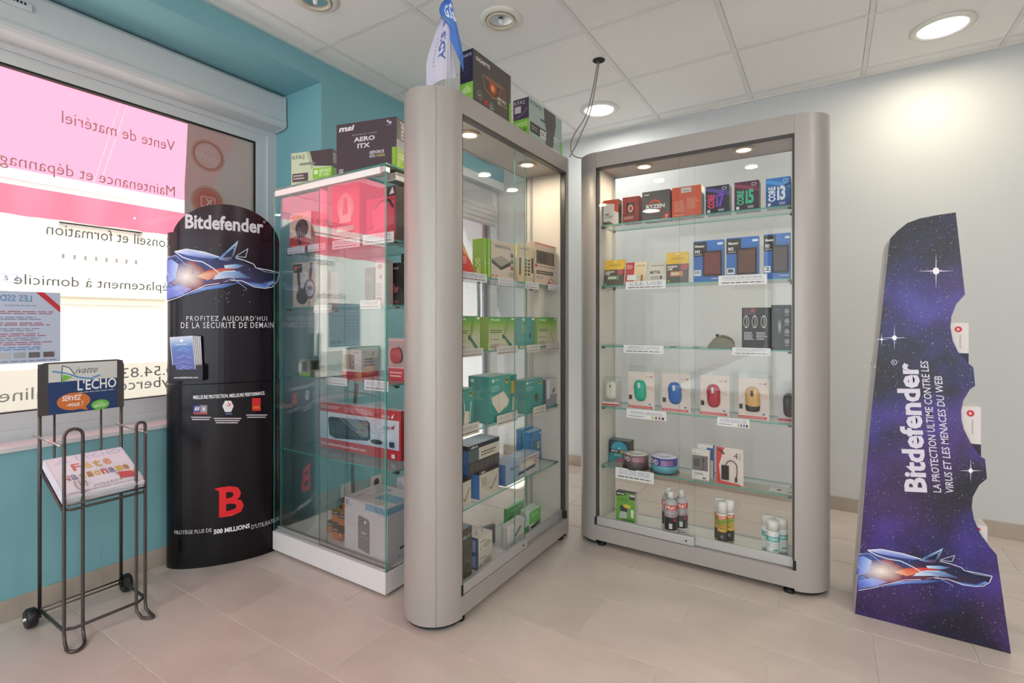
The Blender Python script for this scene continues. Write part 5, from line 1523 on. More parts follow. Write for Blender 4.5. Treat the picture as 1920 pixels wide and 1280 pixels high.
# ---- silver cabinet by the wall, top shelf: processors
G1 = 'processor boxes on the top shelf'
z = 1.636
core = lambda ch, c, bgc: [('r', 0, 0, 1, 1, bgc[0], bgc[1]), ('p', [(0, 0.85), (1, 0.62), (1, 0.78), (0, 0.95)], bgc[2]), ('p', [(0, 0.45), (1, 0.72), (1, 0.8), (0, 0.52)], bgc[3]), ('t', 0.10, 0.20, 0.40, 0.70, 'CORE', c, {'up': True, 'bold': 0.04}), ('t', 0.46, 0.22, 0.80, 0.72, ch, c, {'bold': 0.04}), ('o', 0.80, 0.88, 0.10, 0.055, 0.25, '#d6dced'), ('n', 0.55, 0.07, 0.85, 0.16, 2, '#dfe2ee'), ('r', 0.08, 0.05, 0.2, 0.15, '#cfd3e2')]
c3('processor_box', 'small white and red processor box at the dark end of the top shelf', G1, 1129, 1160, 377, z, 0.05, ['#c9c2bb', '#3a3432', '#3a3432', '#3a3432', '#8a3a30', '#3a3432'], [('p', [(0, 1), (1, 1), (1, 0.45), (0.72, 0.55), (0.72, 0.82), (0.0, 0.9)], '#b5402f'), ('t', 0.08, 0.38, 0.40, 0.48, 'AMD', '#4a4542', {'bold': 0.02}), ('t', 0.08, 0.28, 0.62, 0.37, 'A SERIES', '#4a4542'), ('p', [(0, 0), (0.75, 0), (0.4, 0.14), (0, 0.14)], '#4a4542')])
c3('processor_box', 'brick red processor box with a pictured chip', G1, 1167, 1198, 371, z, 0.055, ['#97392f', '#6b2a24', '#6b2a24', '#6b2a24', '#a8483c', '#6b2a24'], [('r', 0.0, 0.0, 1, 0.35, '#7f2f28'), ('r', 0.24, 0.34, 0.74, 0.78, '#4a2c2a'), ('e', 0.5, 0.55, 0.16, 0.15, '#c9a59c'), ('e', 0.5, 0.55, 0.09, 0.09, '#a8362c'), ('n', 0.08, 0.14, 0.7, 0.26, 2, '#d6a79c')])
c3('processor_box', 'dark grey processor box with an orange ring', G1, 1204, 1256, 361, z, 0.075, ['#5a5654', '#7a2a22', '#4a4644', '#4a4644', '#4a4644', '#4a4644'], [('o', 0.47, 0.47, 0.24, 0.24, 0.32, '#c8572f'), ('p', [(0.28, 0.30), (0.40, 0.22), (0.55, 0.24), (0.45, 0.33)], '#b5341f'), ('r', 0.13, 0.40, 0.84, 0.55, '#5a5654'), ('t', 0.15, 0.41, 0.82, 0.54, 'RYZEN', '#ece9e6', {'bold': 0.03}), ('t', 0.06, 0.86, 0.27, 0.91, 'AMD', '#e2dedb', {'bold': 0.03}), ('p', [(0.68, 0), (1, 0), (1, 0.28), (0.78, 0.16)], '#b5342a'), ('t', 0.84, 0.03, 0.93, 0.15, '7', '#f2efec', {'bold': 0.02})])
c3('processor_box', 'plain orange red processor box showing its back', G1, 1260, 1315, 353, z, 0.075, ['#cf5232', '#a8b0a8', '#a03a24', '#a03a24', '#b5452c', '#a03a24'], [('r', 0.32, 0.80, 0.66, 0.96, '#d3cbc4'), ('n', 0.38, 0.83, 0.6, 0.88, 1, '#4a4442'), ('n', 0.08, 0.18, 0.45, 0.55, 9, '#e09a82'), ('n', 0.52, 0.25, 0.92, 0.62, 9, '#e09a82'), ('n', 0.08, 0.06, 0.4, 0.1, 1, '#f0c4b2')], right=[('n', 0.2, 0.2, 0.8, 0.8, 8, '#8a928c')])
c3('processor_box', 'black processor box with violet and red lettering', G1, 1323, 1367, 351, z, 0.07, ['#1a1626', '#3a3a3e', '#1a1626', '#1a1626', '#2a2832', '#1a1626'], core('i7', '#7a3fc8', ('#120e1a', '#1c1a3a', '#5a4a9c', '#2f3a7c')) + [('t', 0.10, 0.20, 0.40, 0.70, 'CORE', '#e0325a', {'up': True, 'bold': 0.04})])
c3('processor_box', 'dark wine processor box with turquoise lettering', G1, 1377, 1423, 343, z, 0.07, ['#2c1626', '#4a3a44', '#2c1626', '#2c1626', '#3a2a34', '#1a1626'], core('i5', '#2fb98e', ('#1c0e18', '#4a1c3a', '#8a2f52', '#5a2440')))
c3('processor_box', 'blue processor box with white lettering at the bright end of the top shelf', G1, 1436, 1486, 336, z, 0.07, ['#1f5aa8', '#3a6a9c', '#1f4a8a', '#1f4a8a', '#2a5a9c', '#1f4a8a'], core('i3', '#dfe9f6', ('#123a7a', '#2a78c8', '#4a9ae0', '#1a3460')))
# second shelf: memory sticks and drives
G2 = 'carded memory sticks on the second shelf'
z = 1.325
usb = lambda c: [('r', 0, 0.62, 1, 1, '#e0b52e'), ('r', 0, 0, 1, 0.62, '#4a3f3a'), ('t', 0.22, 0.74, 0.78, 0.84, '(intenso)', '#6a5a2c'), ('r', 0.40, 0.92, 0.6, 0.96, '#f2e6b8'), ('t', 0.06, 0.50, 0.5, 0.57, 'RAINBOW', '#efe9e2', {'bold': 0.03}), ('t', 0.06, 0.42, 0.28, 0.49, 'LINE', '#efe9e2', {'bold': 0.03}), ('o', 0.80, 0.52, 0.13, 0.10, 0.15, '#e2707a'), ('e', 0.80, 0.52, 0.10, 0.08, '#b52a3a'), ('r', 0.18, 0.22, 0.74, 0.38, c), ('r', 0.22, 0.26, 0.6, 0.34, '#cfc8b0'), ('r', 0.05, 0.03, 0.15, 0.10, '#8aa04a')]
c3('memory_stick_card', 'yellow and brown memory stick card with a green stick', G2, 1128, 1169, 488, z, 0.004, '#4a3f3a', usb('#5a8a72'), tilt=0.22, cat='memory stick')
c3('memory_stick_card', 'red and silver memory stick card', G2, 1171, 1210, 492, z, 0.004, ['#d8c3a8'] * 6, [('r', 0, 0, 0.42, 1, '#b5343a'), ('r', 0.42, 0, 1, 1, '#cfae84', '#e6d2b4'), ('n', 0.05, 0.7, 0.38, 0.9, 3, '#e8c2be'), ('t', 0.52, 0.80, 0.92, 0.87, '64GB', '#6a5a4c'), ('r', 0.10, 0.20, 0.62, 0.44, '#dcdcda'), ('r', 0.55, 0.22, 0.68, 0.42, '#b9b9b8'), ('r', 0.76, 0.15, 0.86, 0.42, '#7a6a58')], tilt=0.22, cat='memory stick')
c3('memory_stick_card', 'plain white memory stick card reading metal', G2, 1215, 1247, 491, z, 0.004, '#cdc8be', [('t', 0.08, 0.46, 0.72, 0.60, 'METAL', '#38332e', {'bold': 0.03, 'slant': 0.08}), ('n', 0.1, 0.78, 0.9, 0.88, 1, '#8a857c'), ('r', 0.12, 0.20, 0.80, 0.36, '#a8a69f'), ('r', 0.7, 0.20, 0.8, 0.36, '#4a4846')], tilt=0.22, cat='memory stick')
c3('memory_stick_card', 'taller yellow and brown memory stick card with an orange stick', G2, 1249, 1291, 474, z, 0.004, '#4a4246', usb('#c87a35'), tilt=0.06, cat='memory stick')
G3 = 'boxed portable drives on the second shelf'
def drive(u0, u1, vt, cap, dcol, lab):
    o = c3('portable_drive_box', lab, G3, u0, u1, vt, z, 0.035, ['#2464b4', '#23262e', '#1a3a72', '#1a3a72', '#2a4a8a', '#1a3a72'], [('r', 0, 0.62, 0.46, 0.97, '#22161a'), ('r', 0.46, 0.80, 1, 1, '#2c6cc0'), ('t', 0.06, 0.84, 0.38, 0.90, 'Maxtor', '#efeff2', {'bold': 0.03}), ('t', 0.06, 0.70, 0.22, 0.78, 'M3', '#efeff2', {'bold': 0.02}), ('n', 0.06, 0.65, 0.3, 0.68, 1, '#c9c9d2'), ('r', 0.80, 0.88, 0.97, 0.93, '#dfe6f2'), ('r', 0.02, 0.15, 0.26, 0.29, '#d9dde2'), ('t', 0.05, 0.19, 0.22, 0.27, cap, '#3a3e48', {'bold': 0.02}), ('n', 0.60, 0.05, 0.95, 0.09, 1, '#c9d6ee')], gloss=True)
    # drive seen in its clear moulded window
    w = o.dimensions.x; h = o.dimensions.z
    mb = MB(); mb.box(-w * 0.17, w * 0.44, -0.006, -0.0008, h * 0.13, h * 0.74, col=srgb('#17120f'), bev=0.003); s = mb.build('drive_window', GLOSSY_CARD(), o)
    mb = MB(); mb.box(-w * 0.14, w * 0.41, -0.011, -0.0062, h * 0.16, h * 0.71, col=srgb(dcol), bev=0.0035); mb.build('drive', GLOSSY_CARD(), s)
drive(1300, 1357, 453, '500', '#6a1f24', 'blue portable drive box with a wine red drive')
drive(1362, 1423, 447, '1', '#5a2f1c', 'middle blue portable drive box with a glossy brown drive')
drive(1432, 1492, 440, '2', '#3a2012', 'blue portable drive box with a dark brown drive at the shelf end')
card(3, 1173, 1248, 528, 543, 'CLE USB', 'white price card below the memory stick cards')
card(3, 1347, 1438, 517, 535, 'DISQUE DUR EXTERNE', 'wide white price card below the blue portable drives')
# third shelf: upright mouse and black boxes
z = 1.018
G4 = 'black mouse boxes on the third shelf'
ic = [('r', 0, 0, 1, 1, '#0f0e10'), ('r', 0.06, 0.82, 0.5, 0.99, '#4a3540'), ('e', 0.38, 0.93, 0.05, 0.035, '#c8323a')]
for x in (0.16, 0.46, 0.78):
    ic += [('o', x, 0.66, 0.10, 0.15, 0.13, '#d6d6d8'), ('l', [(x, 0.54), (x + 0.02, 0.66), (x, 0.78)], 0.006, '#bdbdc0')]
ic += [('n', 0.08, 0.22, 0.45, 0.42, 6, '#c9c9cc'), ('n', 0.52, 0.22, 0.9, 0.42, 6, '#c9c9cc')]
c3('mouse_box', 'black box with white outline drawings of a mouse', G4, 1391, 1444, 577, z, 0.07, '#121113', ic)
o = c3('mouse_box', 'black box with round white symbols in a column', G4, 1446, 1493, 572, z, 0.075, '#131215', [('r', 0.06, 0.05, 0.50, 0.88, '#1f1e22'), ('l', [(0.06, 0.05), (0.06, 0.88), (0.46, 0.90)], 0.006, '#6a6a70'), ('e', 0.44, 0.52, 0.10, 0.18, '#b9bcc2', {'col2': '#2a2a2e'})] + [q for y in (0.19, 0.41, 0.64, 0.86) for q in (('o', 0.82, y, 0.11, 0.055, 0.18, '#dcdce0'), ('e', 0.82, y, 0.05, 0.025, '#b9b9be'), ('n', 0.70, y - 0.10, 0.94, y - 0.075, 1, '#c9c9ce'))])
def mouse_mesh(w, l, h, cols, hump=0.0, n=16, m=9):
    """mouse lying on its base: width x, length y, dome z"""
    mb = MB()
    rows = []
    for j in range(m + 1):
        t_ = j / m
        a = math.pi / 2 * t_
        r = math.cos(a) ** 0.55 if t_ < 1 else 0.0
        row = []
        for i in range(n):
            b2 = 2 * math.pi * i / n
            cx, cy = math.cos(b2), math.sin(b2)
            cx = math.copysign(abs(cx) ** 0.75, cx); cy = math.copysign(abs(cy) ** 0.85, cy)
            waist = 1 - 0.12 * math.exp(-((cy + 0.1) / 0.35) ** 2)
            row.append((cx * w / 2 * r * waist, cy * l / 2 * r, h * math.sin(a) * (1 + hump * cy * -0.3)))
        rows.append(row)
    vs = [p for r in rows for p in r]
    for j in range(m):
        c = cols[0] if j < 2 else cols[1]
        mb.mesh([rows[j][i] for i in range(n)] + [rows[j + 1][i] for i in range(n)], [(i, (i + 1) % n, n + (i + 1) % n, n + i) for i in range(n)], srgb(c), smooth=True)
    mb.face(rows[0][::-1], srgb(cols[0]))
    return mb
# ergonomic mouse: tall shark-fin body
t_ = empty('upright_mouse', ((onY(1353, 640, 2.49)).x, 2.49, z), math.radians(0), 'dark olive ergonomic mouse standing on the third shelf', 'computer mouse')
prof = [(-0.058, 0.0), (-0.052, 0.018), (-0.034, 0.042), (-0.012, 0.058), (0.008, 0.063), (0.030, 0.056), (0.048, 0.045), (0.056, 0.030), (0.056, 0.0)]
mb = MB()
sl_ = []
for j, yy in enumerate((-0.036, -0.028, -0.012, 0.008, 0.024, 0.034)):
    s_ = (0.80, 0.93, 1.0, 0.97, 0.86, 0.60)[j]
    sl_.append([(x * (0.9 + 0.1 * s_), yy, zz * s_) for x, zz in prof])
K = len(prof)
for j in range(5):
    mb.mesh(sl_[j] + sl_[j + 1], [(i, i + 1, K + i + 1, K + i) for i in range(K - 1)], smooth=True)
mb.face(sl_[0]); mb.face(sl_[-1][::-1])
mb.build('shell', mat('olive_gloss', '#4d4a2c', 0.22, coat=0.4), t_)
mb = MB(); mb.tube([(-0.03, -0.0365, 0.022), (-0.006, -0.0375, 0.036), (0.014, -0.037, 0.034)], 0.0022, 6); mb.build('button_seam', mat('olive_light', '#a8a05a', 0.2), t_)
mb = MB(); M = Matrix.Translation((-0.018, -0.0, 0.058)) @ Matrix.Rotation(math.pi / 2, 4, 'X'); mb.lathe([(0.0, -0.004), (0.008, -0.004), (0.008, 0.004), (0.0, 0.004)], 14, M=M); mb.build('scroll_wheel', M_BLACK, t_)
card(3, 1169, 1244, 646, 661, 'CARTE MICRO SD + ADAPTATEUR', 'white price card on the bare end of the third shelf')
card(3, 1373, 1445, 651, 665, 'SOURIS SANS FIL ERGONOMIQUE', 'white price card below the black mouse boxes')
for (u, lab) in ((1262, 'tiny dark memory card lying on the third shelf'), (1305, 'tiny dark memory card lying nearest the olive mouse')):
    p = onY(u, 651, 2.47)
    mb = MB(); mb.box(-0.014, 0.014, -0.008, 0.008, 0, 0.002, col=srgb('#3a3a40'), bev=0.0006); o = mb.build('memory_card', CARD()); o.location = (p.x, p.y, z + 0.0003); tag(o, lab, 'memory card', 'loose memory cards')
    P = Print(planar((-0.012, -0.006, 0.002), (0.024, 0, 0), (0, 0.012, 0), (0, 0, 1))); P.rect(0.1, 0.2, 0.7, 0.8, '#b9b9be'); P.mb.build('card_label', CARD(), o)
# fourth shelf: carded mice
z = 0.705
G5 = 'carded mice on the fourth shelf'
M_CASE = glass('clear_plastic', (0.95, 0.96, 0.96), 1.35, 0.03)
def mouse_pack(uL, uR, vT, vC, shell, side, lab, wheel='#c9ccd0', dark=None):
    a, b2 = onY(uL, vC, Y3), onY(uR, vC, Y3)
    w, h = b2.x - a.x, a.z - z
    t = empty('mouse_pack', ((a.x + b2.x) / 2, Y3, z + 0.0005), 0, lab, 'computer mouse', G5)
    mb = MB(); mb.box(-w / 2, w / 2, 0.012, 0.0145, 0, h, col=srgb('#d3c6bf')); bk = mb.build('backing_card', CARD(), t)
    P = Print(planar((-w / 2, 0.012, 0), (w, 0, 0), (0, 0, h), (0, -1, 0)), asp=w / h)
    P.run([('r', 0.0, 0.02, 0.92, 0.08, '#c4353f'), ('n', 0.05, 0.035, 0.85, 0.065, 1, '#f0c9c9'), ('t', 0.66, 0.86, 0.82, 0.89, 'Genius', '#5a4a4a', {'slant': 0.1}), ('p', [(0.83, 0.87), (0.92, 0.91), (0.88, 0.84)], '#b5303a'), ('r', 0.02, 0.24, 0.14, 0.36, '#2c2426'), ('r', 0.78, 0.12, 0.86, 0.16, '#5a6aa0'), ('l', [(0.0, 0.52), (0.3, 0.60), (0.62, 0.62), (0.97, 0.50)], 0.008, '#d6aaa4'), ('l', [(0.5, 0.64), (0.8, 0.60), (0.99, 0.54)], 0.008, '#d6aaa4'), ('e', 0.47, 0.50, 0.26, 0.28, '#c6b8b2')])
    P.mb.build('card_print', CARD(), bk)
    ch = onY(uL, vT, Y3).z - z
    mb = MB(); mb.box(-w / 2, w / 2, 0.0148, 0.016, 0, ch); mb.build('clear_hanger', M_CASE, t)
    mb = MB(); mb.box(w / 2 - 0.002, w / 2 + 0.012, 0.017, 0.06, 0.002, ch * 0.93); mb.build('clear_tray', M_CASE, t)
    ml = h * 0.60
    mw = w * 0.52
    mb = mouse_mesh(mw, ml, 0.024, (side, shell))
    ms_ = mb.build('mouse_shell', GLOSSY_CARD(), t)
    ms_.location = (-w * 0.03, 0.0118, h * 0.50); ms_.rotation_euler = (math.pi / 2, math.radians(-3), 0)
    mb = MB(); mb.box(-mw * 0.09, mw * 0.09, ml * 0.12, ml * 0.36, 0.0215, 0.0255, bev=0.002, col=srgb(wheel)); mb.build('wheel_strip', GLOSSY_CARD(), ms_)
    if dark:
        mb = mouse_mesh(mw * 1.02, ml * 0.36, 0.022, (dark, dark)); o2 = mb.build('mouse_tail', GLOSSY_CARD(), t); o2.location = (-w * 0.03, 0.0112, h * 0.29); o2.rotation_euler = (math.pi / 2, 0, 0)
    return t
mouse_pack(1177, 1226, 684, 696, '#2fa386', '#c9cfc4', 'carded glossy green mouse on the fourth shelf')
mouse_pack(1240, 1294, 690, 700, '#2f66b0', '#c2c8d0', 'carded glossy blue mouse on the fourth shelf')
mouse_pack(1312, 1367, 692, 703, '#a8303e', '#d0c2b8', 'carded glossy red mouse on the fourth shelf')
mouse_pack(1384, 1442, 697, 708, '#c9a468', '#b5976a', 'carded gold mouse with black tail on the fourth shelf', '#2a2626', '#2c2628')
# clear box with a white mouse
a, b2 = onY(1126, 706, Y3), onY(1160, 706, Y3)
t = empty('mouse_pack', ((a.x + b2.x) / 2, Y3, z + 0.0005), 0, 'white mouse in a clear box at the dark end of the fourth shelf', 'computer mouse', G5)
w, h = b2.x - a.x, a.z - z
mb = MB(); mb.box(-w / 2, w / 2, 0, 0.05, 0.001, h); mb.build('clear_case', M_CASE, t)
mb = MB(); mb.box(-w / 2 + 0.001, w / 2 - 0.001, 0.034, 0.037, 0.002, h * 0.86, col=srgb('#b9b3ab')); bk = mb.build('backing_card', CARD(), t)
mb = mouse_mesh(w * 0.66, h * 0.66, 0.026, ('#cfcac0', '#dad5ca')); ms_ = mb.build('mouse_shell', GLOSSY_CARD(), t); ms_.location = (0, 0.033, h * 0.52); ms_.rotation_euler = (math.pi / 2, 0, 0)
mb = MB(); mb.box(-0.0025, 0.0025, h * 0.12, h * 0.22, 0.024, 0.028, col=srgb('#3a3634'), bev=0.0015); mb.build('wheel_strip', GLOSSY_CARD(), ms_)
mb = MB(); mb.box(-w / 2, w / 2, -0.001, -0.0004, 0.003, h * 0.16, col=srgb('#c9bdb6')); s_ = mb.build('foot_label', CARD(), t)
P = Print(planar((-w / 2, -0.001, 0.003), (w, 0, 0), (0, 0, h * 0.16), (0, -1, 0))); P.rect(0.0, 0.1, 1, 0.45, '#b8343c'); P.mb.build('label_print', CARD(), s_)
# dark mouse in a clear bag at the shelf end
a, b2 = onY(1458, 722, Y3), onY(1494, 722, Y3)
t = empty('mouse_pack', ((a.x + b2.x) / 2, Y3, z + 0.0005), 0, 'dark grey mouse in a clear wrapping at the bright end of the fourth shelf', 'computer mouse', G5)
w, h = b2.x - a.x, a.z - z
mb = MB(); mb.box(-w / 2, w / 2, 0.030, 0.032, 0.0, h * 0.9, col=srgb('#c9c6c6')); bk = mb.build('backing_card', CARD(), t)
P = Print(planar((-w / 2, 0.030, 0), (w, 0, 0), (0, 0, h * 0.9), (0, -1, 0))); P.rect(0.0, 0.02, 0.95, 0.09, '#c4353f'); P.mb.build('card_print', CARD(), bk)
mb = mouse_mesh(w * 0.72, h * 0.66, 0.026, ('#4a4648', '#3a3638')); ms_ = mb.build('mouse_shell', GLOSSY_CARD(), t); ms_.location = (0.006, 0.0295, h * 0.46); ms_.rotation_euler = (math.pi / 2, 0, 0)
rnd = random.Random(5)
nu, nv = 9, 9
gr = [[Vector((-w / 2 + w * i / nu, 0.001 + rnd.uniform(-0.004, 0.004) * (0 < i < nu), 0.002 + h * j / nv)) for i in range(nu + 1)] for j in range(nv + 1)]
mb = MB(); mb.mesh([p for r in gr for p in r], [(j * (nu + 1) + i, j * (nu + 1) + i + 1, (j + 1) * (nu + 1) + i + 1, (j + 1) * (nu + 1) + i) for j in range(nv) for i in range(nu)]); mb.build('clear_wrapping', M_CASE, t)
card(3, 1175, 1249, 765, 782, 'SOURIS SANS FIL - NANO RÉCEPTEUR', 'white price card with colour dots below the green mouse', swatches=True)
card(3, 1345, 1405, 781, 797, 'SOURIS FILAIRE USB', 'white price card with colour dots below the gold mouse', swatches=True)
# fifth shelf: discs and adapters
z = 0.402
c3('disc_case_box', 'teal and black pack of slim disc cases', None, 1129, 1180, 822, z, 0.07, Yf=2.53, base= ['#2f3a40', '#2a3236', '#2a3236', '#39464a', '#59676a', '#2a3236'], front=[('e', 0.5, 0.62, 0.40, 0.34, '#3f97ae'), ('e', 0.5, 0.62, 0.08, 0.07, '#8cc0cc'), ('r', 0, 0, 1, 0.52, '#2f8a92', '#3a7a72'), ('r', 0, 0.42, 0.6, 0.58, '#1c1a1e'), ('t', 0.10, 0.46, 0.45, 0.54, 'EMTEC', '#e6e6e6', {'bold': 0.03}), ('p', [(0.5, 0.52), (1, 0.6), (1, 0.40), (0.6, 0.44)], '#c9b45a'), ('t', 0.28, 0.27, 0.62, 0.36, 'DVD', '#cfe6e4'), ('p', [(0.25, 0.05), (0.9, 0.0), (0.95, 0.28), (0.5, 0.18)], '#b0587a'), ('e', 0.9, 0.42, 0.09, 0.09, '#c9cfc9')])
def spindle(u, vT, uR, band, top_, lab, yy):
    p = onY(u, 870, yy); r = (onY(uR, 870, yy) - p).length
    h = onY(u, vT, yy - r).z - z
    t = empty('disc_spindle', (p.x, yy, z + 0.0005), 0, lab, 'disc spindle', 'spindles of blank discs')
    mb = MB(); mb.lathe([(0.0, 0), (r * 1.04, 0), (r * 1.04, 0.004), (r * 0.95, 0.006), (0, 0.006)], 28); mb.build('spindle_base', mat('black_plastic'), t)
    mb = MB(); mb.lathe([(0.0, 0.006), (r * 0.92, 0.006), (r * 0.92, h * 0.45), (r * 0.92, h * 0.62), (r * 0.92, h * 0.90), (r * 0.20, h * 0.90), (r * 0.2, h * 0.88), (0, h * 0.88)], 32, cols=[srgb(c) for c in (band[0], band[0], band[1], band[2], top_, '#c9c9cc', '#c9c9cc')]); s = mb.build('disc_stack', GLOSSY_CARD(), t)
    P = Print(lambda x, y, k: Vector((r * 0.925 * math.sin((x - 0.5) * 2.4), -r * 0.925 * math.cos((x - 0.5) * 2.4), h * (0.4 + 0.5 * y)))); P.text(0.05, 0.2, 0.4, 0.75, 'DVD', '#e6e2e4', 0.02); P.lines(0.5, 0.2, 0.95, 0.75, 3, '#c98a96'); P.mb.build('band_print', CARD(), s)
    mb = MB(); mb.lathe([(r, 0.006), (r, h * 0.94), (r * 0.94, h), (0, h)], 32, caps=False); mb.build('clear_dome', M_CASE, t)
spindle(1193, 853, 1217, ('#5a4a50', '#6f4c56', '#7a5a62'), '#cfc8c2', 'low spindle of discs with a brown paper band', 2.49)
spindle(1246, 858, 1272, ('#5fb0c0', '#4a46a0', '#433f96'), '#d3d3e6', 'low spindle of discs with a violet band', 2.492)
c3('adapter_box', 'blue and white adapter box standing behind the white adapter box', 'adapter packs', 1308, 1337, 832, z, 0.035, ['#d9d7d4', '#2a5aa8', '#d9d7d4', '#d9d7d4', '#cfcfcf', '#d9d7d4'], [('r', 0.6, 0.55, 1, 0.92, '#2a5aa8')], Yf=2.495)
c3('adapter_box', 'narrow white adapter box with a grey window on the fifth shelf', 'adapter packs', 1297, 1330, 843, z, 0.035, ['#d3cec8', '#b9b5b0', '#d3cec8', '#b9b5b0', '#dcd8d2', '#b9b5b0'], [('r', 0.02, 0.32, 0.92, 0.84, '#6a6462'), ('r', 0.10, 0.46, 0.46, 0.72, '#4a4648'), ('l', [(0.66, 0.66), (0.68, 0.42), (0.55, 0.36)], 0.012, '#35312f'), ('r', 0.6, 0.62, 0.72, 0.78, '#35312f'), ('t', 0.06, 0.88, 0.5, 0.92, 'HUB', '#6a6664'), ('n', 0.2, 0.17, 0.8, 0.25, 2, '#5a5654'), ('r', 0.62, 0.05, 0.8, 0.10, '#2a2a2e')])
t = c3('hub_card', 'carded black four port hub with a cable, red corner', 'adapter packs', 1343, 1394, 837, z, 0.004, '#d6c9c2', [('p', [(0, 0), (0.18, 0), (0.10, 0.5), (0.30, 1), (0, 1)], '#c4383a'), ('p', [(0.05, 0.93), (0.28, 0.80), (0.32, 0.84), (0.12, 0.97)], '#4a3a3a'), ('t', 0.64, 0.72, 0.80, 0.88, '4', '#3a3434'), ('t', 0.84, 0.70, 0.91, 0.88, 'PORTS', '#3a3434', {'up': True}), ('n', 0.4, 0.68, 0.6, 0.72, 1, '#c9b0a8'), ('p', [(0.0, 0.0), (0.95, 0.0), (0.85, 0.04), (0.1, 0.09)], '#c4383a')])
h = t.dimensions.z
w = t.dimensions.x
mb = MB(); mb.box(-w * 0.30, -w * 0.02, -0.009, -0.0006, h * 0.12, h * 0.52, col=srgb('#1c1a1c'), bev=0.003); mb.build('hub_body', GLOSSY_CARD(), t)
mb = MB(); mb.tube(smooth([Vector((-w * 0.14, -0.004, h * 0.52)), Vector((-w * 0.06, -0.005, h * 0.63)), Vector((w * 0.10, -0.005, h * 0.66)), Vector((w * 0.26, -0.005, h * 0.55)), Vector((w * 0.27, -0.005, h * 0.30)), Vector((w * 0.24, -0.005, h * 0.22))]), 0.0018, 6, col=srgb('#1c1a1c')); mb.box(w * 0.20, w * 0.28, -0.008, -0.001, h * 0.10, h * 0.22, col=srgb('#1c1a1c')); mb.build('hub_cable', GLOSSY_CARD(), t)
p = onY(1474, 918, 2.47)
mb = MB(); mb.box(-0.045, 0.045, -0.03, 0.03, 0, 0.0012, col=srgb('#d3d2d4')); o = mb.build('flyer', CARD()); o.location = (p.x - 0.02, 2.475, z + 0.0005); o.rotation_euler = (0, 0, -0.05); tag(o, 'small white flyer with a black emblem lying on the fifth shelf', 'flyer')
P = Print(planar((-0.045, -0.03, 0.0012), (0.09, 0, 0), (0, 0.06, 0), (0, 0, 1))); P.ell(0.42, 0.55, 0.11, 0.22, '#3a3a3c'); P.poly([(0.7, 0.3), (0.98, 0.3), (0.98, 0.6)], '#5a5a5e'); P.mb.build('flyer_print', CARD(), o)
card(3, 1154, 1225, 875, 895, 'CD ET DVD VIERGES', 'white price card below the disc spindles')
# base: cleaning goods
z = 0.115
c3('cleaning_kit_box', 'green cleaning kit box with a pictured monitor', None, 1155, 1191, 920, z, 0.035, ['#6aa040', '#c6cbc4', '#5a8a38', '#5a8a38', '#4a4a40', '#5a8a38'], [('p', [(0, 0.86), (0.55, 0.92), (0.48, 1.0), (0, 1.0)], '#2a2a26'), ('t', 0.06, 0.92, 0.45, 0.965, 'EMTEC', '#e8ece2', {'bold': 0.03}), ('r', 0.7, 0.80, 1, 0.98, '#4a4844'), ('r', 0.72, 0.9, 0.97, 0.96, '#c9cbc4'), ('n', 0.1, 0.72, 0.7, 0.82, 2, '#4a7a2c'), ('r', 0.22, 0.40, 0.60, 0.58, '#3a3448'), ('e', 0.58, 0.58, 0.2, 0.06, '#d3c23a'), ('p', [(0.15, 0.18), (0.6, 0.18), (0.55, 0.40), (0.25, 0.40)], '#b9bdb9'), ('r', 0.78, 0.25, 0.92, 0.5, '#d6e0d0'), ('e', 0.62, 0.12, 0.35, 0.08, '#4f8c30'), ('r', 0.08, 0.03, 0.25, 0.12, '#e2e4e0'), ('r', 0.25, 0.0, 1, 0.05, '#7a3a2a')])
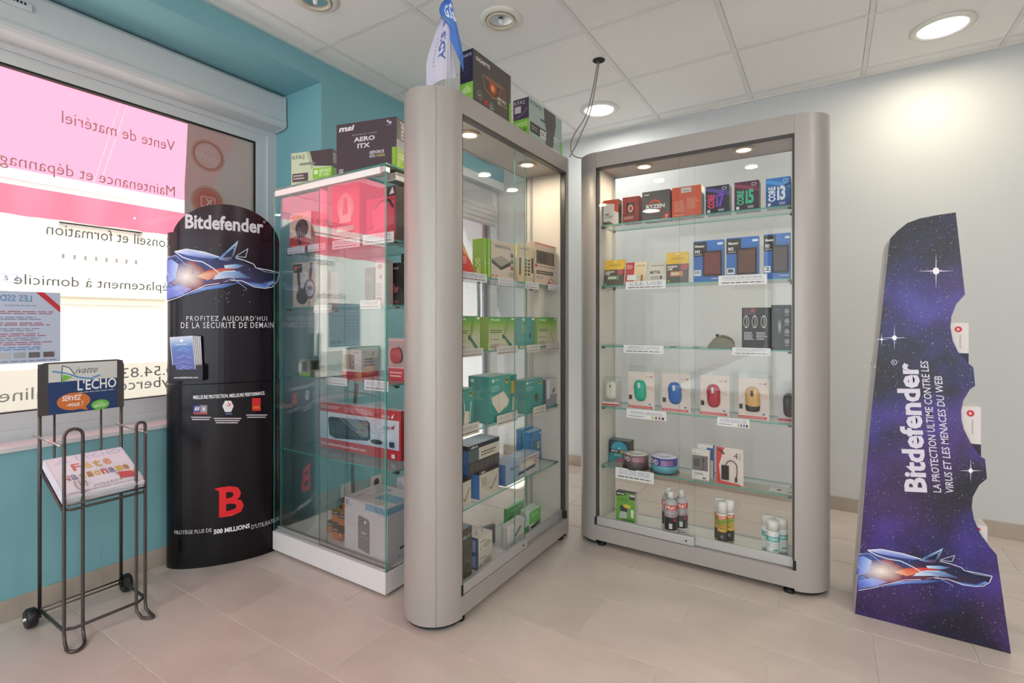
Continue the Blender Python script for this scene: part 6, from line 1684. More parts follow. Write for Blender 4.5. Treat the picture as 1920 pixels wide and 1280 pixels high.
def can(x, y, r, h, kind, lab, group):
    t = empty('spray_can', (x, y, z + 0.0005), 0, lab, 'spray can', group)
    if kind == 0:
        body = [(0.0, 0), (r * 0.94, 0), (r, 0.004), (r, h * 0.14), (r, h * 0.44), (r, h * 0.60), (r, h * 0.72), (r * 0.99, h * 0.735), (r * 0.62, h * 0.83), (r * 0.5, h * 0.835), (0, h * 0.835)]
        bc = ['#c9c9cc', '#c9c9cc', '#d3d2d2', '#2f2d2f', '#a4a4a6', '#c8443a', '#a9a9ab', '#b3b3b5', '#9a9a9c', '#9a9a9c']
        cap = [(0.0, h * 0.835), (r * 0.46, h * 0.835), (r * 0.44, h * 0.96), (r * 0.38, h), (0, h)]
    elif kind == 1:
        body = [(0.0, 0), (r * 0.94, 0), (r, 0.004), (r, h * 0.10), (r, h * 0.34), (r, h * 0.52), (r, h * 0.62), (r, h * 0.70), (r, h * 0.735), (0, h * 0.735)]
        bc = ['#b9bfae', '#a3ad8c', '#a3ad8c', '#3c3a36', '#c8a44a', '#8fb04a', '#d0552f', '#dcdcd6', '#c9c9c4']
        cap = [(0.0, h * 0.735), (r * 0.97, h * 0.735), (r * 0.97, h * 0.98), (r * 0.9, h), (0, h)]
    else:
        body = [(0.0, 0), (r * 0.94, 0), (r, 0.004), (r, h * 0.12), (r, h * 0.46), (r, h * 0.60), (r, h * 0.70), (r * 0.96, h * 0.74), (0, h * 0.74)]
        bc = ['#cfe0dc', '#8fbfba', '#a9cfcb', '#e2e6e6', '#54b0ac', '#e2e6e6', '#e8ecec', '#e2e6e6']
        cap = [(0.0, h * 0.74), (r * 0.98, h * 0.74), (r * 0.98, h * 0.985), (r * 0.92, h), (0, h)]
    mb = MB(); mb.lathe(body, 24, cols=[srgb(c) for c in bc]); b_ = mb.build('can_body', GLOSSY_CARD(), t)
    mb = MB(); mb.lathe(cap, 20, col=srgb('#e6e4e0')); mb.build('cap', GLOSSY_CARD(), t)
    P = Print(lambda x, y, k: Vector((r * 1.006 * math.sin((x - 0.5) * 2.6 + 0.15), -r * 1.006 * math.cos((x - 0.5) * 2.6 + 0.15), h * y)))
    if kind == 0:
        P.text(0.15, 0.615, 0.85, 0.70, 'SPRAY', '#f0e6e2', 0.02); P.rect(0.3, 0.2, 0.75, 0.36, '#141214', n=6); P.rect(0.42, 0.18, 0.62, 0.30, '#d9d6d4', n=4); P.ell(0.78, 0.38, 0.10, 0.04, '#c8323a'); P.lines(0.1, 0.45, 0.9, 0.5, 1, '#c8443a'); P.lines(0.1, 0.03, 0.9, 0.12, 2, '#6a6a6c')
    elif kind == 1:
        P.text(0.2, 0.635, 0.8, 0.69, 'CLEAN', '#f2e2d0', 0.02); P.ell(0.5, 0.24, 0.28, 0.09, '#1c1a1a'); P.ell(0.5, 0.24, 0.10, 0.035, '#8a8a88'); P.lines(0.15, 0.4, 0.85, 0.6, 4, '#5a3a24'); P.lines(0.15, 0.02, 0.85, 0.09, 2, '#5a6a4c')
    else:
        P.text(0.2, 0.50, 0.8, 0.57, 'CLEAN', '#e6f4f2', 0.02); P.lines(0.15, 0.30, 0.85, 0.44, 4, '#8a9a98'); P.rect(0.5, 0.22, 0.8, 0.27, '#4aa8a4', n=4); P.lines(0.15, 0.03, 0.85, 0.16, 4, '#4a7a78')
    P.mb.build('can_print', CARD(), b_)
ord_ = ('in front', 'behind it on one side', 'behind it on the other side')
for kind, (uc, vt, what) in enumerate(((1258, 921, 'black and red duster can'), (1354, 940, 'orange and green cleaner can'), (1449, 975, 'white and turquoise foam can'))):
    gname = what + 's in a cluster of three'
    r = (0.031, 0.0215, 0.0255)[kind]
    pf = onY(uc, vt, 2.455)
    h = pf.z - z
    for (dx, dy, wh) in ((0, 0, 'front can of the three, ' + what), (-0.9, 1.85, 'rear can on the price card side, ' + what), (1.15, 1.7, 'rear can on the lock side, ' + what)):
        if kind == 2: lab = {0: 'front white and turquoise foam can of the three', 1: 'rear white foam can towards the orange cans', 2: 'rear white foam can towards the rounded post'}[0 if dx == 0 else (1 if dx < 0 else 2)]
        elif kind == 1: lab = {0: 'front orange and green cleaner can of the three', 1: 'rear orange cleaner can towards the black cans', 2: 'rear orange cleaner can towards the white cans'}[0 if dx == 0 else (1 if dx < 0 else 2)]
        else: lab = {0: 'front black and red duster can of the three', 1: 'rear black duster can towards the green box', 2: 'rear black duster can towards the orange cans'}[0 if dx == 0 else (1 if dx < 0 else 2)]
        can(pf.x + dx * r, 2.455 + dy * r, r, h, kind, lab, gname)

# ---- end-on silver cabinet
G6 = 'network boxes in the end-on cabinet'
z = 1.325
# tall wedge pack with a pair of headphones pictured
a = onX(853, 506, X2); b2 = onX(894, 506, X2); tp = onX(861, 392, X2)
mb = MB()
w, h, d = b2.y - a.y, tp.z - z, 0.10
pts = [(-w / 2, 0, 0), (w / 2, 0, 0), (w / 2, d, 0), (-w / 2, d, 0), (-w / 2, d * 0.42, h), (-w / 2 + 0.02, d * 0.42, h), (-w / 2 + 0.02, d * 0.58, h), (-w / 2, d * 0.58, h)]
for q, c in (((0, 1, 5, 4), '#d9a06a'), ((1, 2, 6, 5), '#c98a5a'), ((2, 3, 7, 6), '#c98a5a'), ((3, 0, 4, 7), '#c98a5a'), ((4, 5, 6, 7), '#c98a5a'), ((3, 2, 1, 0), '#a03a2a')):
    mb.face([pts[i] for i in q], srgb(c))
o = mb.build('wedge_pack', CARD()); o.location = (X2, (a.y + b2.y) / 2, z + 0.0005); o.rotation_euler = (0, 0, math.pi / 2); tag(o, 'tall wedge-shaped orange and red pack half hidden by the silver post', 'box', G6)
def wfn(x, y, k):
    L = Vector(pts[0]) * (1 - y) + Vector(pts[4]) * y; R_ = Vector(pts[1]) * (1 - y) + Vector(pts[5]) * y
    return L * (1 - x) + R_ * x + Vector((0, -0.0006 - 0.0001 * k, 0))
P = Print(wfn); P.poly([(0, 0), (1, 0), (1, 0.24), (0.7, 0.40), (0.3, 0.46), (0, 0.46)], '#cf3a2c'); P.ell(0.55, 0.72, 0.3, 0.05, '#5a4436'); P.ell(0.45, 0.62, 0.2, 0.035, '#7a6452'); P.lines(0.3, 0.18, 0.8, 0.3, 4, '#f0c4b4'); P.mb.build('front_print', CARD(), o)
for i in range(3):
    last = i == 2
    u0 = (896, 906, 916)[i]
    a = onX(u0, 450, X2); y1 = onX(963, 450, X2).y if last else None
    if last:
        c2('disc_writer_box', 'green-spined disc writer box showing its picture face', G6, 921, 963, 448, z, 0.06, ['#cfc2b2', '#cfc2b2', '#b9b0a2', '#7fb23c', '#b9c49a', '#b9b0a2'], [('p', [(0.02, 0.50), (0.45, 0.62), (0.86, 0.50), (0.42, 0.33)], '#a39a92'), ('p', [(0.02, 0.50), (0.42, 0.33), (0.42, 0.24), (0.02, 0.40)], '#4a423e'), ('p', [(0.42, 0.33), (0.86, 0.50), (0.86, 0.40), (0.42, 0.24)], '#3a3430'), ('t', 0.15, 0.82, 0.84, 0.90, 'Ultra Slim DVD Writer', '#5a5a62', {'bold': 0.01}), ('r', 0.85, 0.62, 0.98, 0.73, '#4a6a9c'), ('r', 0.85, 0.45, 0.98, 0.56, '#5a8a52'), ('r', 0.85, 0.28, 0.98, 0.39, '#b5524a'), ('t', 0.78, 0.10, 0.98, 0.22, '8X', '#7a9aa6'), ('e', 0.06, 0.08, 0.03, 0.03, '#c8323a'), ('e', 0.2, 0.08, 0.03, 0.03, '#c8323a')], left=[('t', 0.25, 0.06, 0.7, 0.5, 'Ultra DVD', '#d9ecb4', {'up': True, 'bold': 0.02})])
    else:
        yv = onX((911, 916)[i], 450, X2)
        pz = onX(u0, 450, X2)
        yy = onX(921, 450, X2).y - 0.0235 * (2 - i)
        product('disc_writer_box', ('first', 'second')[i] + ' green-spined disc writer box from the silver post', G6, (X2 - 0.004 * (1 - i), yy + 0.009, z + 0.0005), 0.018, 0.06, onX(921, 448, X2).z - z - 0.002, ['#8fbe4a', '#8fbe4a', '#b9b0a2', '#7fb23c', '#b9c49a', '#b9b0a2'], front=[('t', 0.25, 0.06, 0.75, 0.5, 'DVD', '#d9ecb4', {'up': True})], left=[('t', 0.25, 0.06, 0.7, 0.5, 'Ultra DVD', '#d9ecb4', {'up': True, 'bold': 0.02})], rz=math.pi / 2)
c2('enclosure_box', 'cream box with rows of black symbols', G6, 970, 1000, 457, z, 0.07, ['#d6c6a2', '#d6c6a2', '#c9bb9a', '#d9c896', '#d6cbb0', '#c9bb9a'], [('p', [(0.10, 0.18), (0.22, 0.20), (0.24, 0.66), (0.10, 0.64)], '#4a443c'), ('n', 0.2, 0.88, 0.7, 0.93, 1, '#8a8272'), ('r', 0.86, 0.05, 0.99, 0.18, '#b9b4a6'), ('r', 0.86, 0.28, 0.99, 0.70, '#3c3a38')] + [q for j in range(5) for q in (('r', 0.42, 0.20 + 0.095 * j, 0.56, 0.26 + 0.095 * j, '#322e2a'), ('r', 0.64, 0.20 + 0.095 * j, 0.76, 0.26 + 0.095 * j, '#322e2a'))])
c2('docking_station_box', 'white and red box with a grey picture of two drives', G6, 1003, 1042, 453, z, 0.075, ['#d3bfae', '#c9b4a2', '#c9b4a2', '#cdb9a6', '#c8786a', '#c9b4a2'], [('r', 0.0, 0.955, 1, 1.0, '#d88a78'), ('r', 0.06, 0.50, 0.92, 0.82, '#5a5048'), ('r', 0.10, 0.54, 0.52, 0.79, '#463e38'), ('r', 0.60, 0.53, 0.82, 0.79, '#6e6258'), ('p', [(0.0, 0.47), (0.08, 0.49), (0.10, 0.42), (0.02, 0.40)], '#b5323a'), ('n', 0.1, 0.42, 0.9, 0.46, 1, '#7a6a5e'), ('r', 0.06, 0.25, 0.86, 0.34, '#4f463f'), ('n', 0.12, 0.275, 0.8, 0.315, 1, '#c9bdb0'), ('n', 0.06, 0.13, 0.4, 0.2, 2, '#8a7c70'), ('o', 0.76, 0.11, 0.11, 0.06, 0.2, '#b5323a'), ('e', 0.64, 0.05, 0.06, 0.035, '#b5323a')])
mb = MB(); mb.lathe([(0.0, 0), (0.013, 0.0), (0.015, 0.07), (0.013, 0.16), (0.009, 0.166), (0, 0.166)], 16, cols=[srgb(c) for c in ('#a02a2c', '#a02a2c', '#b5353a', '#c03a40', '#8a2224')]); o = mb.build('red_tube', GLOSSY_CARD()); pq = onX(1000, 500, -1.34); o.location = (-1.34, pq.y + 0.02, z + 0.0005); tag(o, 'red rounded tube behind the white and red box', 'tube')
for q in (((0.013, 0.16), (0.009, 0.172)),):
    mb = MB(); mb.lathe([(0.0105, 0.16), (0.0105, 0.175), (0.0, 0.178)], 14, col=srgb('#3a2c2c')); mb.build('tube_cap', GLOSSY_CARD(), o)
card(2, 862, 913, 507, 524, 'SUPPORT SMARTPHONE ET TABLETTE', 'price card below the tall orange wedge pack')
card(2, 934, 967, 520, 533, 'GRAVEUR EXTERNE', 'price card below the disc writer boxes')
card(2, 984, 1010, 527, 540, 'BOITIER EXTERNE', 'price card below the cream box with black symbols')
card(2, 1028, 1052, 532, 543, 'DOCK', 'price card below the white and red docking box')
z = 1.018
tp_ = lambda line, cr, ext=(): [('r', 0, 0.0, 1, 0.45, '#c9c2b2', '#b8bc96'), ('r', 0, 0.45, 1, 0.78, '#b8bc96', '#8cb04a'), ('r', 0, 0.78, 1, 1, '#7fae3e', '#4f9a58'), ('t', 0.06, 0.88, 0.42, 0.94, 'TP-LINK', '#e2f0c8', {'bold': 0.02}), ('r', 0.86, 0.91, 0.97, 0.97, '#dfe9cf'), ('t', 0.05, 0.28, 0.40, 0.34, line, '#5a6a50'), ('n', 0.05, 0.50, 0.5, 0.62, 2, '#5f7038'), ('n', 0.05, 0.06, 0.4, 0.18, 3, '#7a7264')] + list(ext)
ant = lambda: [('l', [(0.55, 0.40), (0.68, 0.86)], 0.010, '#2c2f26'), ('l', [(0.60, 0.40), (0.74, 0.74)], 0.008, '#3a3d30'), ('p', [(0.52, 0.40), (0.60, 0.42), (0.90, 0.12), (0.80, 0.06)], '#3f7a5c'), ('r', 0.50, 0.34, 0.56, 0.46, '#4a4a44')]
c2('antenna_card_box', 'green antenna card box half hidden by the silver post', G6, 852, 900, 592, z, 0.05, ['#b8bc96', '#b8bc96', '#a8a890', '#9cbc5a', '#6aa04a', '#a8a890'], tp_('PC Adapter', 1, ant()))
c2('antenna_card_box', 'green antenna card box in the middle of the shelf', G6, 916, 965, 594, z, 0.05, ['#b8bc96', '#b8bc96', '#a8a890', '#8cb04a', '#6aa04a', '#a8a890'], tp_('PC Adapter', 1, ant()))
c2('usb_adapter_box', 'plain teal adapter box with a tiny dongle', G6, 974, 1002, 594, z, 0.05, ['#3f8f84', '#3f8f84', '#3a8078', '#62a89c', '#5aa094', '#3a8078'], [('e', 0.28, 0.91, 0.10, 0.05, '#cfe8e2'), ('n', 0.15, 0.5, 0.5, 0.72, 5, '#a8b86a'), ('r', 0.62, 0.30, 0.74, 0.46, '#1c2a28'), ('r', 0.82, 0.90, 0.98, 0.97, '#dfe9e2'), ('r', 0.0, 0.0, 1.0, 0.05, '#d0b04a')])
c2('antenna_card_box', 'green box with two thin aerials at the far end of the shelf', G6, 1008, 1048, 595, z, 0.05, ['#b8bc96', '#b8bc96', '#a8a890', '#9cbc5a', '#6aa04a', '#a8a890'], tp_('USB Adapter', 1, [('l', [(0.58, 0.58), (0.82, 0.10)], 0.010, '#4a4a40'), ('l', [(0.66, 0.92), (0.92, 0.34)], 0.008, '#8a9a70')]))
for q in (((861, 906, 655, 671), 'CARTE RÉSEAU INTERNE WIFI', 'price card below the half hidden antenna card box'), ((931, 971, 650, 666), 'CARTE RÉSEAU INTERNE WIFI', 'price card below the middle antenna card box'), ((988, 1012, 647, 661), 'CLE USB WIFI', 'price card below the plain teal adapter box'), ((1024, 1050, 644, 658), 'CLE USB WIFI', 'price card below the box with two thin aerials')):
    card(2, *q[0], q[1], q[2], col='#cfc9be')
z = 0.705
tl_ = lambda ext: [('r', 0, 0, 1, 1, '#2f8a82', '#3f9a90'), ('e', 0.18, 0.90, 0.05, 0.035, '#dcefe9'), ('t', 0.26, 0.88, 0.46, 0.93, 'tp-link', '#dcefe9'), ('e', 0.82, 0.86, 0.08, 0.07, '#c9a03a'), ('e', 0.82, 0.88, 0.06, 0.03, '#4a3a24'), ('n', 0.10, 0.66, 0.5, 0.80, 3, '#9ccfc2'), ('r', 0.4, 0.0, 1.0, 0.06, '#d0a83a')] + list(ext)
c2('range_extender_box', 'teal range extender box half hidden by the silver post', G6, 852, 888, 733, z, 0.07, ['#2f8a82', '#2f8a82', '#2a7a72', '#3f9a90', '#9cb8b2', '#2a7a72'], tl_([('p', [(0.42, 0.12), (0.72, 0.14), (0.74, 0.46), (0.48, 0.48)], '#ddd3c4'), ('l', [(0.48, 0.46), (0.46, 0.66)], 0.014, '#e2dacb'), ('l', [(0.78, 0.20), (0.84, 0.68)], 0.014, '#e2dacb')]))
c2('powerline_box', 'big teal powerline adapter box on the third shelf', G6, 917, 957, 707, z, 0.11, ['#2f8a82', '#2f8a82', '#2a7a72', '#45988f', '#b9cac6', '#2a7a72'], tl_([('p', [(0.10, 0.55), (0.66, 0.64), (0.92, 0.42), (0.84, 0.30), (0.42, 0.18), (0.14, 0.42)], '#d8d0be'), ('l', [(0.40, 0.60), (0.44, 0.22)], 0.01, '#b5ab98'), ('r', 0.0, 0.0, 1, 0.05, '#2f8a82')]), left=[('e', 0.2, 0.9, 0.08, 0.035, '#cfe8e2'), ('n', 0.15, 0.5, 0.7, 0.7, 5, '#8cc0b6')])
c2('powerline_box', 'teal and yellow box behind the big powerline box', G6, 958, 969, 703, z, 0.05, ['#3a9088', '#3a9088', '#2a7a72', '#3f9a90', '#c9a898', '#2a7a72'], [('r', 0.0, 0.52, 1.0, 0.84, '#d9ac30'), ('p', [(0.1, 0.08), (0.9, 0.10), (0.9, 0.40), (0.3, 0.44)], '#cfc8b4')], Xf=X2 - 0.05)
c2('network_card_box', 'teal network card box with a small chip', G6, 982, 1018, 714, z, 0.06, ['#2f8a82', '#2f8a82', '#2a7a72', '#45988f', '#9ab5ae', '#2a7a72'], tl_([('p', [(0.50, 0.44), (0.60, 0.56), (0.74, 0.48), (0.72, 0.30), (0.62, 0.22)], '#4a4a3a')]))
c2('access_point_box', 'white and grey box at the far end of the third shelf', G6, 1024, 1046, 712, z, 0.06, ['#c6c6c6', '#c6c6c6', '#b5b5b5', '#5f6672', '#d0d0d2', '#b5b5b5'], [('r', 0, 0, 1, 0.42, '#8d8f98'), ('p', [(0.05, 0.28), (0.35, 0.28), (0.32, 0.95), (0.1, 0.95)], '#dcdcdc'), ('p', [(0.55, 0.45), (0.8, 0.5), (0.8, 0.66), (0.6, 0.6)], '#7a6a64')])
for q in (((861, 898, 800, 822), 'RÉPÉTEUR WIFI', 'price card below the half hidden range extender box'), ((932, 970, 780, 800), 'CPL LAN ET WIFI', 'price card below the big powerline box'), ((1000, 1023, 764, 781), 'CARTE RÉSEAU INTERNE', 'price card below the network card box')):
    card(2, *q[0], q[1], q[2], col='#d3cdc2')
z = 0.405
sw = lambda: [('r', 0, 0, 1, 1, '#c6bfb2'), ('r', 0, 0.86, 1, 1, '#22242a'), ('t', 0.08, 0.89, 0.30, 0.96, 'dlink', '#e2e4e8', {'bold': 0.02})]
c2('switch_box', 'white and blue network switch box under the dark one', G6, 899, 935, 884, z, 0.09, ['#c6bfb2', '#c6bfb2', '#aaa79c', '#3a78c0', '#2e3138', '#aaa79c'], sw() + [('l', [(0.5, 0.30), (0.6, 0.22), (0.9, 0.60)], 0.03, '#8a8478'), ('n', 0.1, 0.4, 0.4, 0.75, 5, '#8a8478')], left=[('r', 0, 0.86, 1, 1, '#22242a')])
zz = onX(899, 884, X2).z
c2('switch_box', 'dark network switch box lying on the white and blue one', G6, 878, 936, 838, zz + 0.001, 0.10, ['#3f5a5e', '#3f5a5e', '#2a3a44', '#3a6fb8', '#c3d2e8', '#2a3a44'], [('r', 0, 0.84, 1, 1, '#22242a'), ('t', 0.08, 0.88, 0.3, 0.96, 'dlink', '#e2e4e8', {'bold': 0.02}), ('r', 0.32, 0.42, 1, 0.84, '#c9c2b6'), ('n', 0.4, 0.5, 0.95, 0.7, 2, '#3a3836'), ('r', 0, 0, 1, 0.42, '#2f2c2c')] + [('r', 0.04 + 0.16 * j, 0.06, 0.17 + 0.16 * j, 0.34, '#4a4644') for j in range(6)], left=[('r', 0, 0.84, 1, 1, '#22242a'), ('n', 0.2, 0.4, 0.6, 0.6, 2, '#8ab0e0')])
c2('switch_box', 'blue and white switch box half hidden by the silver post', G6, 850, 883, 905, z, 0.09, ['#c6bfb2', '#c6bfb2', '#aaa79c', '#3a78c0', '#2e4a78', '#aaa79c'], sw() + [('l', [(0.5, 0.30), (0.6, 0.22), (0.9, 0.60)], 0.03, '#8a8478')])
c2('hub_box', 'long white and blue box with a pictured network hub', G6, 948, 1011, 873, z, 0.09, ['#b5b3b4', '#b5b3b4', '#9a9ca4', '#4a78ac', '#aebcd8', '#9a9ca4'], [('r', 0, 0, 0.4, 1, '#8fa4bc', '#9aaac8'), ('t', 0.12, 0.64, 0.36, 0.78, 'Ewent', '#2f3438', {'bold': 0.02}), ('p', [(0.34, 0.22), (0.86, 0.30), (0.88, 0.44), (0.36, 0.36)], '#363a52'), ('r', 0.44, 0.48, 0.8, 0.70, '#cfc9b4'), ('o', 0.90, 0.62, 0.06, 0.12, 0.3, '#b5443a'), ('n', 0.45, 0.80, 0.95, 0.9, 1, '#b86a4a')], top=[('p', [(0.4, 0.2), (0.9, 0.2), (0.9, 0.8), (0.5, 0.8)], '#c9d0de')])
c2('router_box', 'upright bright blue box at the far end of the fourth shelf', G6, 992, 1040, 812, z, 0.045, Xf=X2 - 0.094, base= ['#2f78b4', '#2f78b4', '#2a6aa0', '#4a92cc', '#9cc0e0', '#2a6aa0'], front=[('r', 0, 0, 1, 0.3, '#2a6aa0', '#2f78b4'), ('r', 0.38, 0.34, 0.92, 0.66, '#1f3a44'), ('r', 0.41, 0.37, 0.60, 0.63, '#4a7a78'), ('r', 0.64, 0.37, 0.80, 0.63, '#8fb0a8'), ('l', [(0.82, 0.38), (0.88, 0.62)], 0.02, '#cfdad6'), ('e', 0.92, 0.88, 0.05, 0.03, '#d6e6f4'), ('e', 0.5, 0.2, 0.12, 0.07, '#9cc4cc'), ('e', 0.75, 0.2, 0.14, 0.07, '#9cc4cc'), ('t', 0.1, 0.4, 0.2, 0.8, 'ROUTER', '#8cc0ea', {'up': True})])
c2('router_box', 'second bright blue box standing behind the first blue box', G6, 977, 1020, 806, z, 0.03, ['#3a82bc', '#3a82bc', '#2a6aa0', '#4a92cc', '#8cb8de', '#2a6aa0'], [], Xf=X2 - 0.142)
z = 0.115
c2('speaker_box', 'dark charcoal loudspeaker box half hidden by the silver post', G6, 848, 885, 1005, z, 0.11, ['#4a443c', '#4a443c', '#3a352f', '#4a443c', '#76879a', '#3a352f'], [('t', 0.2, 0.80, 0.95, 0.87, 'media 5.1', '#8fb9bc', {'bold': 0.02}), ('o', 0.76, 0.26, 0.17, 0.10, 0.12, '#a39c90'), ('e', 0.70, 0.26, 0.12, 0.08, '#38332e'), ('r', 0.0, 0.5, 1, 0.66, '#3e3932')])
o = c2('webcam_box', 'white carton with a carrying handle and blue side', G6, 897, 923, 1010, z, 0.075, ['#c9c3b8', '#c9c3b8', '#b5b0a6', '#3a5a8c', '#d6d2c8', '#b5b0a6'], [('r', 0.0, 0.49, 1, 0.51, '#a39c90')] + [q for y in (0.1, 0.6) for q in (('n', 0.1, y + 0.22, 0.5, y + 0.28, 1, '#6a6458'), ('e', 0.62, y + 0.1, 0.28, 0.10, '#b0aa9e'), ('o', 0.62, y + 0.1, 0.2, 0.08, 0.3, '#9a9488'), ('n', 0.1, y - 0.02, 0.3, y + 0.12, 3, '#8a8478'))], left=[('r', 0.2, 0.55, 0.8, 0.9, '#8fa6c4'), ('r', 0.2, 0.08, 0.8, 0.42, '#8fa6c4')])
hh = o.dimensions.z if False else max(v.co.z for v in o.data.vertices)
mb = MB(); mb.tube(smooth([Vector((-0.02, 0.03, hh - 0.002)), Vector((-0.016, 0.03, hh + 0.02)), Vector((0.0, 0.03, hh + 0.026)), Vector((0.016, 0.03, hh + 0.02)), Vector((0.02, 0.03, hh - 0.002))]), 0.0035, 6); mb.build('carry_handle', mat('grey_handle', '#b5b2ac', 0.5), o)
p1 = onZ(906, 1014, z); 
product('keyboard_box', 'slim dark grey box lying deep in the bottom of the cabinet', G6, (-1.335, 1.85, z + 0.0005), 0.16, 0.02, 0.085, ['#6a6a70', '#5a5a60', '#4a4a50', '#5a5a60', '#7a7a80', '#4a4a50'], [('t', 0.08, 0.80, 0.3, 0.88, 'pilot', '#c9c9ce')] + [('r', 0.05, 0.12 + 0.11 * j, 0.95, 0.15 + 0.11 * j, '#5a5a62') for j in range(6)], rz=math.radians(72))
for i in range(2):
    c2('media_player_box', ('front', 'rear')[i] + ' slim white box with a pictured dark gadget', G6, (949, 946)[i], (983, 978)[i], (990, 986)[i], z, 0.018, ['#d3d1ce', '#d3d1ce', '#c4c2bf', '#bdbbb8', '#dfddda', '#c4c2bf'], [('p', [(0.42, 0.38), (0.52, 0.34), (0.86, 0.66), (0.74, 0.72)], '#6a6866'), ('n', 0.2, 0.7, 0.45, 0.76, 1, '#8a8886'), ('r', 0.0, 0.0, 0.03, 1, '#8a8a8c')] if i == 0 else [], Xf=X2 - 0.03 * i - 0.006)
c2('cable_box', 'low green box standing at the back of the cabinet bottom', G6, 951, 983, 955, z, 0.02, ['#5cae5c', '#5cae5c', '#4a9a4c', '#4aa050', '#9cd49a', '#4a9a4c'], [('n', 0.2, 0.7, 0.8, 0.8, 1, '#b9e0b4')], Xf=-1.36)
for i in range(2):
    c2('cable_box', ('front', 'rear')[i] + ' green and white upright box by the far post', G6, (992, 986)[i], (1014, 1008)[i], (962, 958)[i], z, 0.03, ['#5cae4c', '#5cae4c', '#4a9a4c', '#d9e0d4', '#d0dfca', '#4a9a4c'], [('p', [(0, 0), (1, 0), (1, 0.32), (0, 0.48)], '#d9d9d0'), ('p', [(0.1, 0.34), (0.9, 0.42), (0.9, 0.24), (0.2, 0.2)], '#3c4636'), ('n', 0.2, 0.74, 0.85, 0.88, 3, '#b4dca8')] if i == 0 else [], left=[('p', [(0, 0), (1, 0), (1, 0.45), (0, 0.25)], '#4fa044'), ('n', 0.3, 0.6, 0.7, 0.9, 3, '#7a8a74')], Xf=X2 - 0.036 * i)

# ---- glass showcase
G7 = 'boxed accessories in the glass showcase'
GB = GY0 + 0.075
def c1(name, label, uL, uR, vT, z, d, base, front=(), right=(), Yf=GB, rz=0.0, **k):
    a, b2 = onY(uL, vT, Yf), onY(uR, vT, Yf)
    return product(name, label, G7, ((a.x + b2.x) / 2, Yf, z + 0.0005), b2.x - a.x, d, a.z - z, base, front, right, rz=rz, **k)
z = 1.49
c1('headset_box', 'white and red box with a dark headset on the top showcase shelf', 543, 583, 402, z, 0.10, ['#d9c9bc', '#a8343a', '#a8343a', '#c9b9ac', '#d9c9bc', '#a8343a'], [('p', [(0, 0), (1, 0), (1, 0.28), (0.5, 0.42), (0, 0.36)], '#c02f34'), ('e', 0.58, 0.58, 0.30, 0.24, '#2c1c24'), ('e', 0.66, 0.52, 0.18, 0.14, '#5a3a44'), ('l', [(0.40, 0.50), (0.45, 0.26), (0.55, 0.16)], 0.05, '#241820'), ('n', 0.08, 0.08, 0.9, 0.16, 2, '#f2d6d2'), ('r', 0.1, 0.85, 0.6, 0.92, '#c8a04a')])
c1('gadget_box', 'small dark box beside the headset box on the top showcase shelf', 588, 612, 425, z, 0.08, '#3a2f3a', [('t', 0.1, 0.6, 0.9, 0.8, 'AUDIO', '#d6ccd6', {'bold': 0.02})], Yf=GB + 0.11)
c1('loudspeaker_box', 'tall red box with a white oval window on the top showcase shelf', 622, 674, 352, z, 0.14, ['#c4414e', '#8a2f38', '#8a2f38', '#a83a44', '#b84a54', '#8a2f38'], [('e', 0.5, 0.62, 0.30, 0.24, '#dfb9b4', {'col2': '#c98a8a'}), ('r', 0.30, 0.38, 0.70, 0.62, '#dfb9b4'), ('p', [(0.40, 0.5), (0.6, 0.52), (0.56, 0.8), (0.44, 0.78)], '#b5505a'), ('r', 0.2, 0.24, 0.8, 0.32, '#e0c4bc'), ('n', 0.1, 0.08, 0.6, 0.16, 2, '#f0d2d0')])
c1('gaming_headset_box', 'red and black gaming headset box on the top showcase shelf', 687, 742, 358, z, 0.12, ['#b53444', '#2c2226', '#2c2226', '#5a2a30', '#3a2a2e', '#2c2226'], [('r', 0.0, 0.82, 1.0, 1.0, '#241c20'), ('p', [(0.78, 0.85), (0.9, 0.98), (0.95, 0.86)], '#d6d2d4'), ('p', [(0.25, 0.2), (0.92, 0.3), (0.96, 0.72), (0.5, 0.80), (0.2, 0.6)], '#d0506a'), ('l', [(0.3, 0.62), (0.5, 0.76), (0.8, 0.74), (0.92, 0.6)], 0.03, '#3a2a30'), ('t', 0.05, 0.08, 0.55, 0.16, 'mi-6500V', '#f0dce0', {'bold': 0.01}), ('p', [(0.02, 0.24), (0.28, 0.34), (0.2, 0.26)], '#3a2228')])
c1('figure_box', 'dark green and red box behind the gaming headset box', 747, 766, 345, z, 0.10, ['#4a4a34', '#4a4a34', '#3a3a2a', '#3a3a2a', '#8a2a30', '#3a3a2a'], [('l', [(0.02, 0.02), (0.98, 0.02), (0.98, 0.98), (0.02, 0.98), (0.02, 0.02)], 0.02, '#a8323a'), ('e', 0.5, 0.5, 0.3, 0.1, '#b5a04a'), ('n', 0.2, 0.1, 0.8, 0.3, 3, '#c9b48a')], Yf=GB + 0.16)
card(1, 539, 571, 465, 477, 'MICRO CASQUE', 'price card below the white and red headset box', col='#dfe0ea'); card(1, 577, 610, 459, 472, 'HAUT PARLEUR', 'price card below the small dark box', col='#dfe0ea'); card(1, 623, 674, 452, 468, 'ENCEINTE', 'price card below the tall red box with oval window', col='#e6dfe4'); card(1, 680, 738, 441, 460, 'CASQUE GAMER', 'price card below the gaming headset box', col='#e2e2e8')
z = 1.212
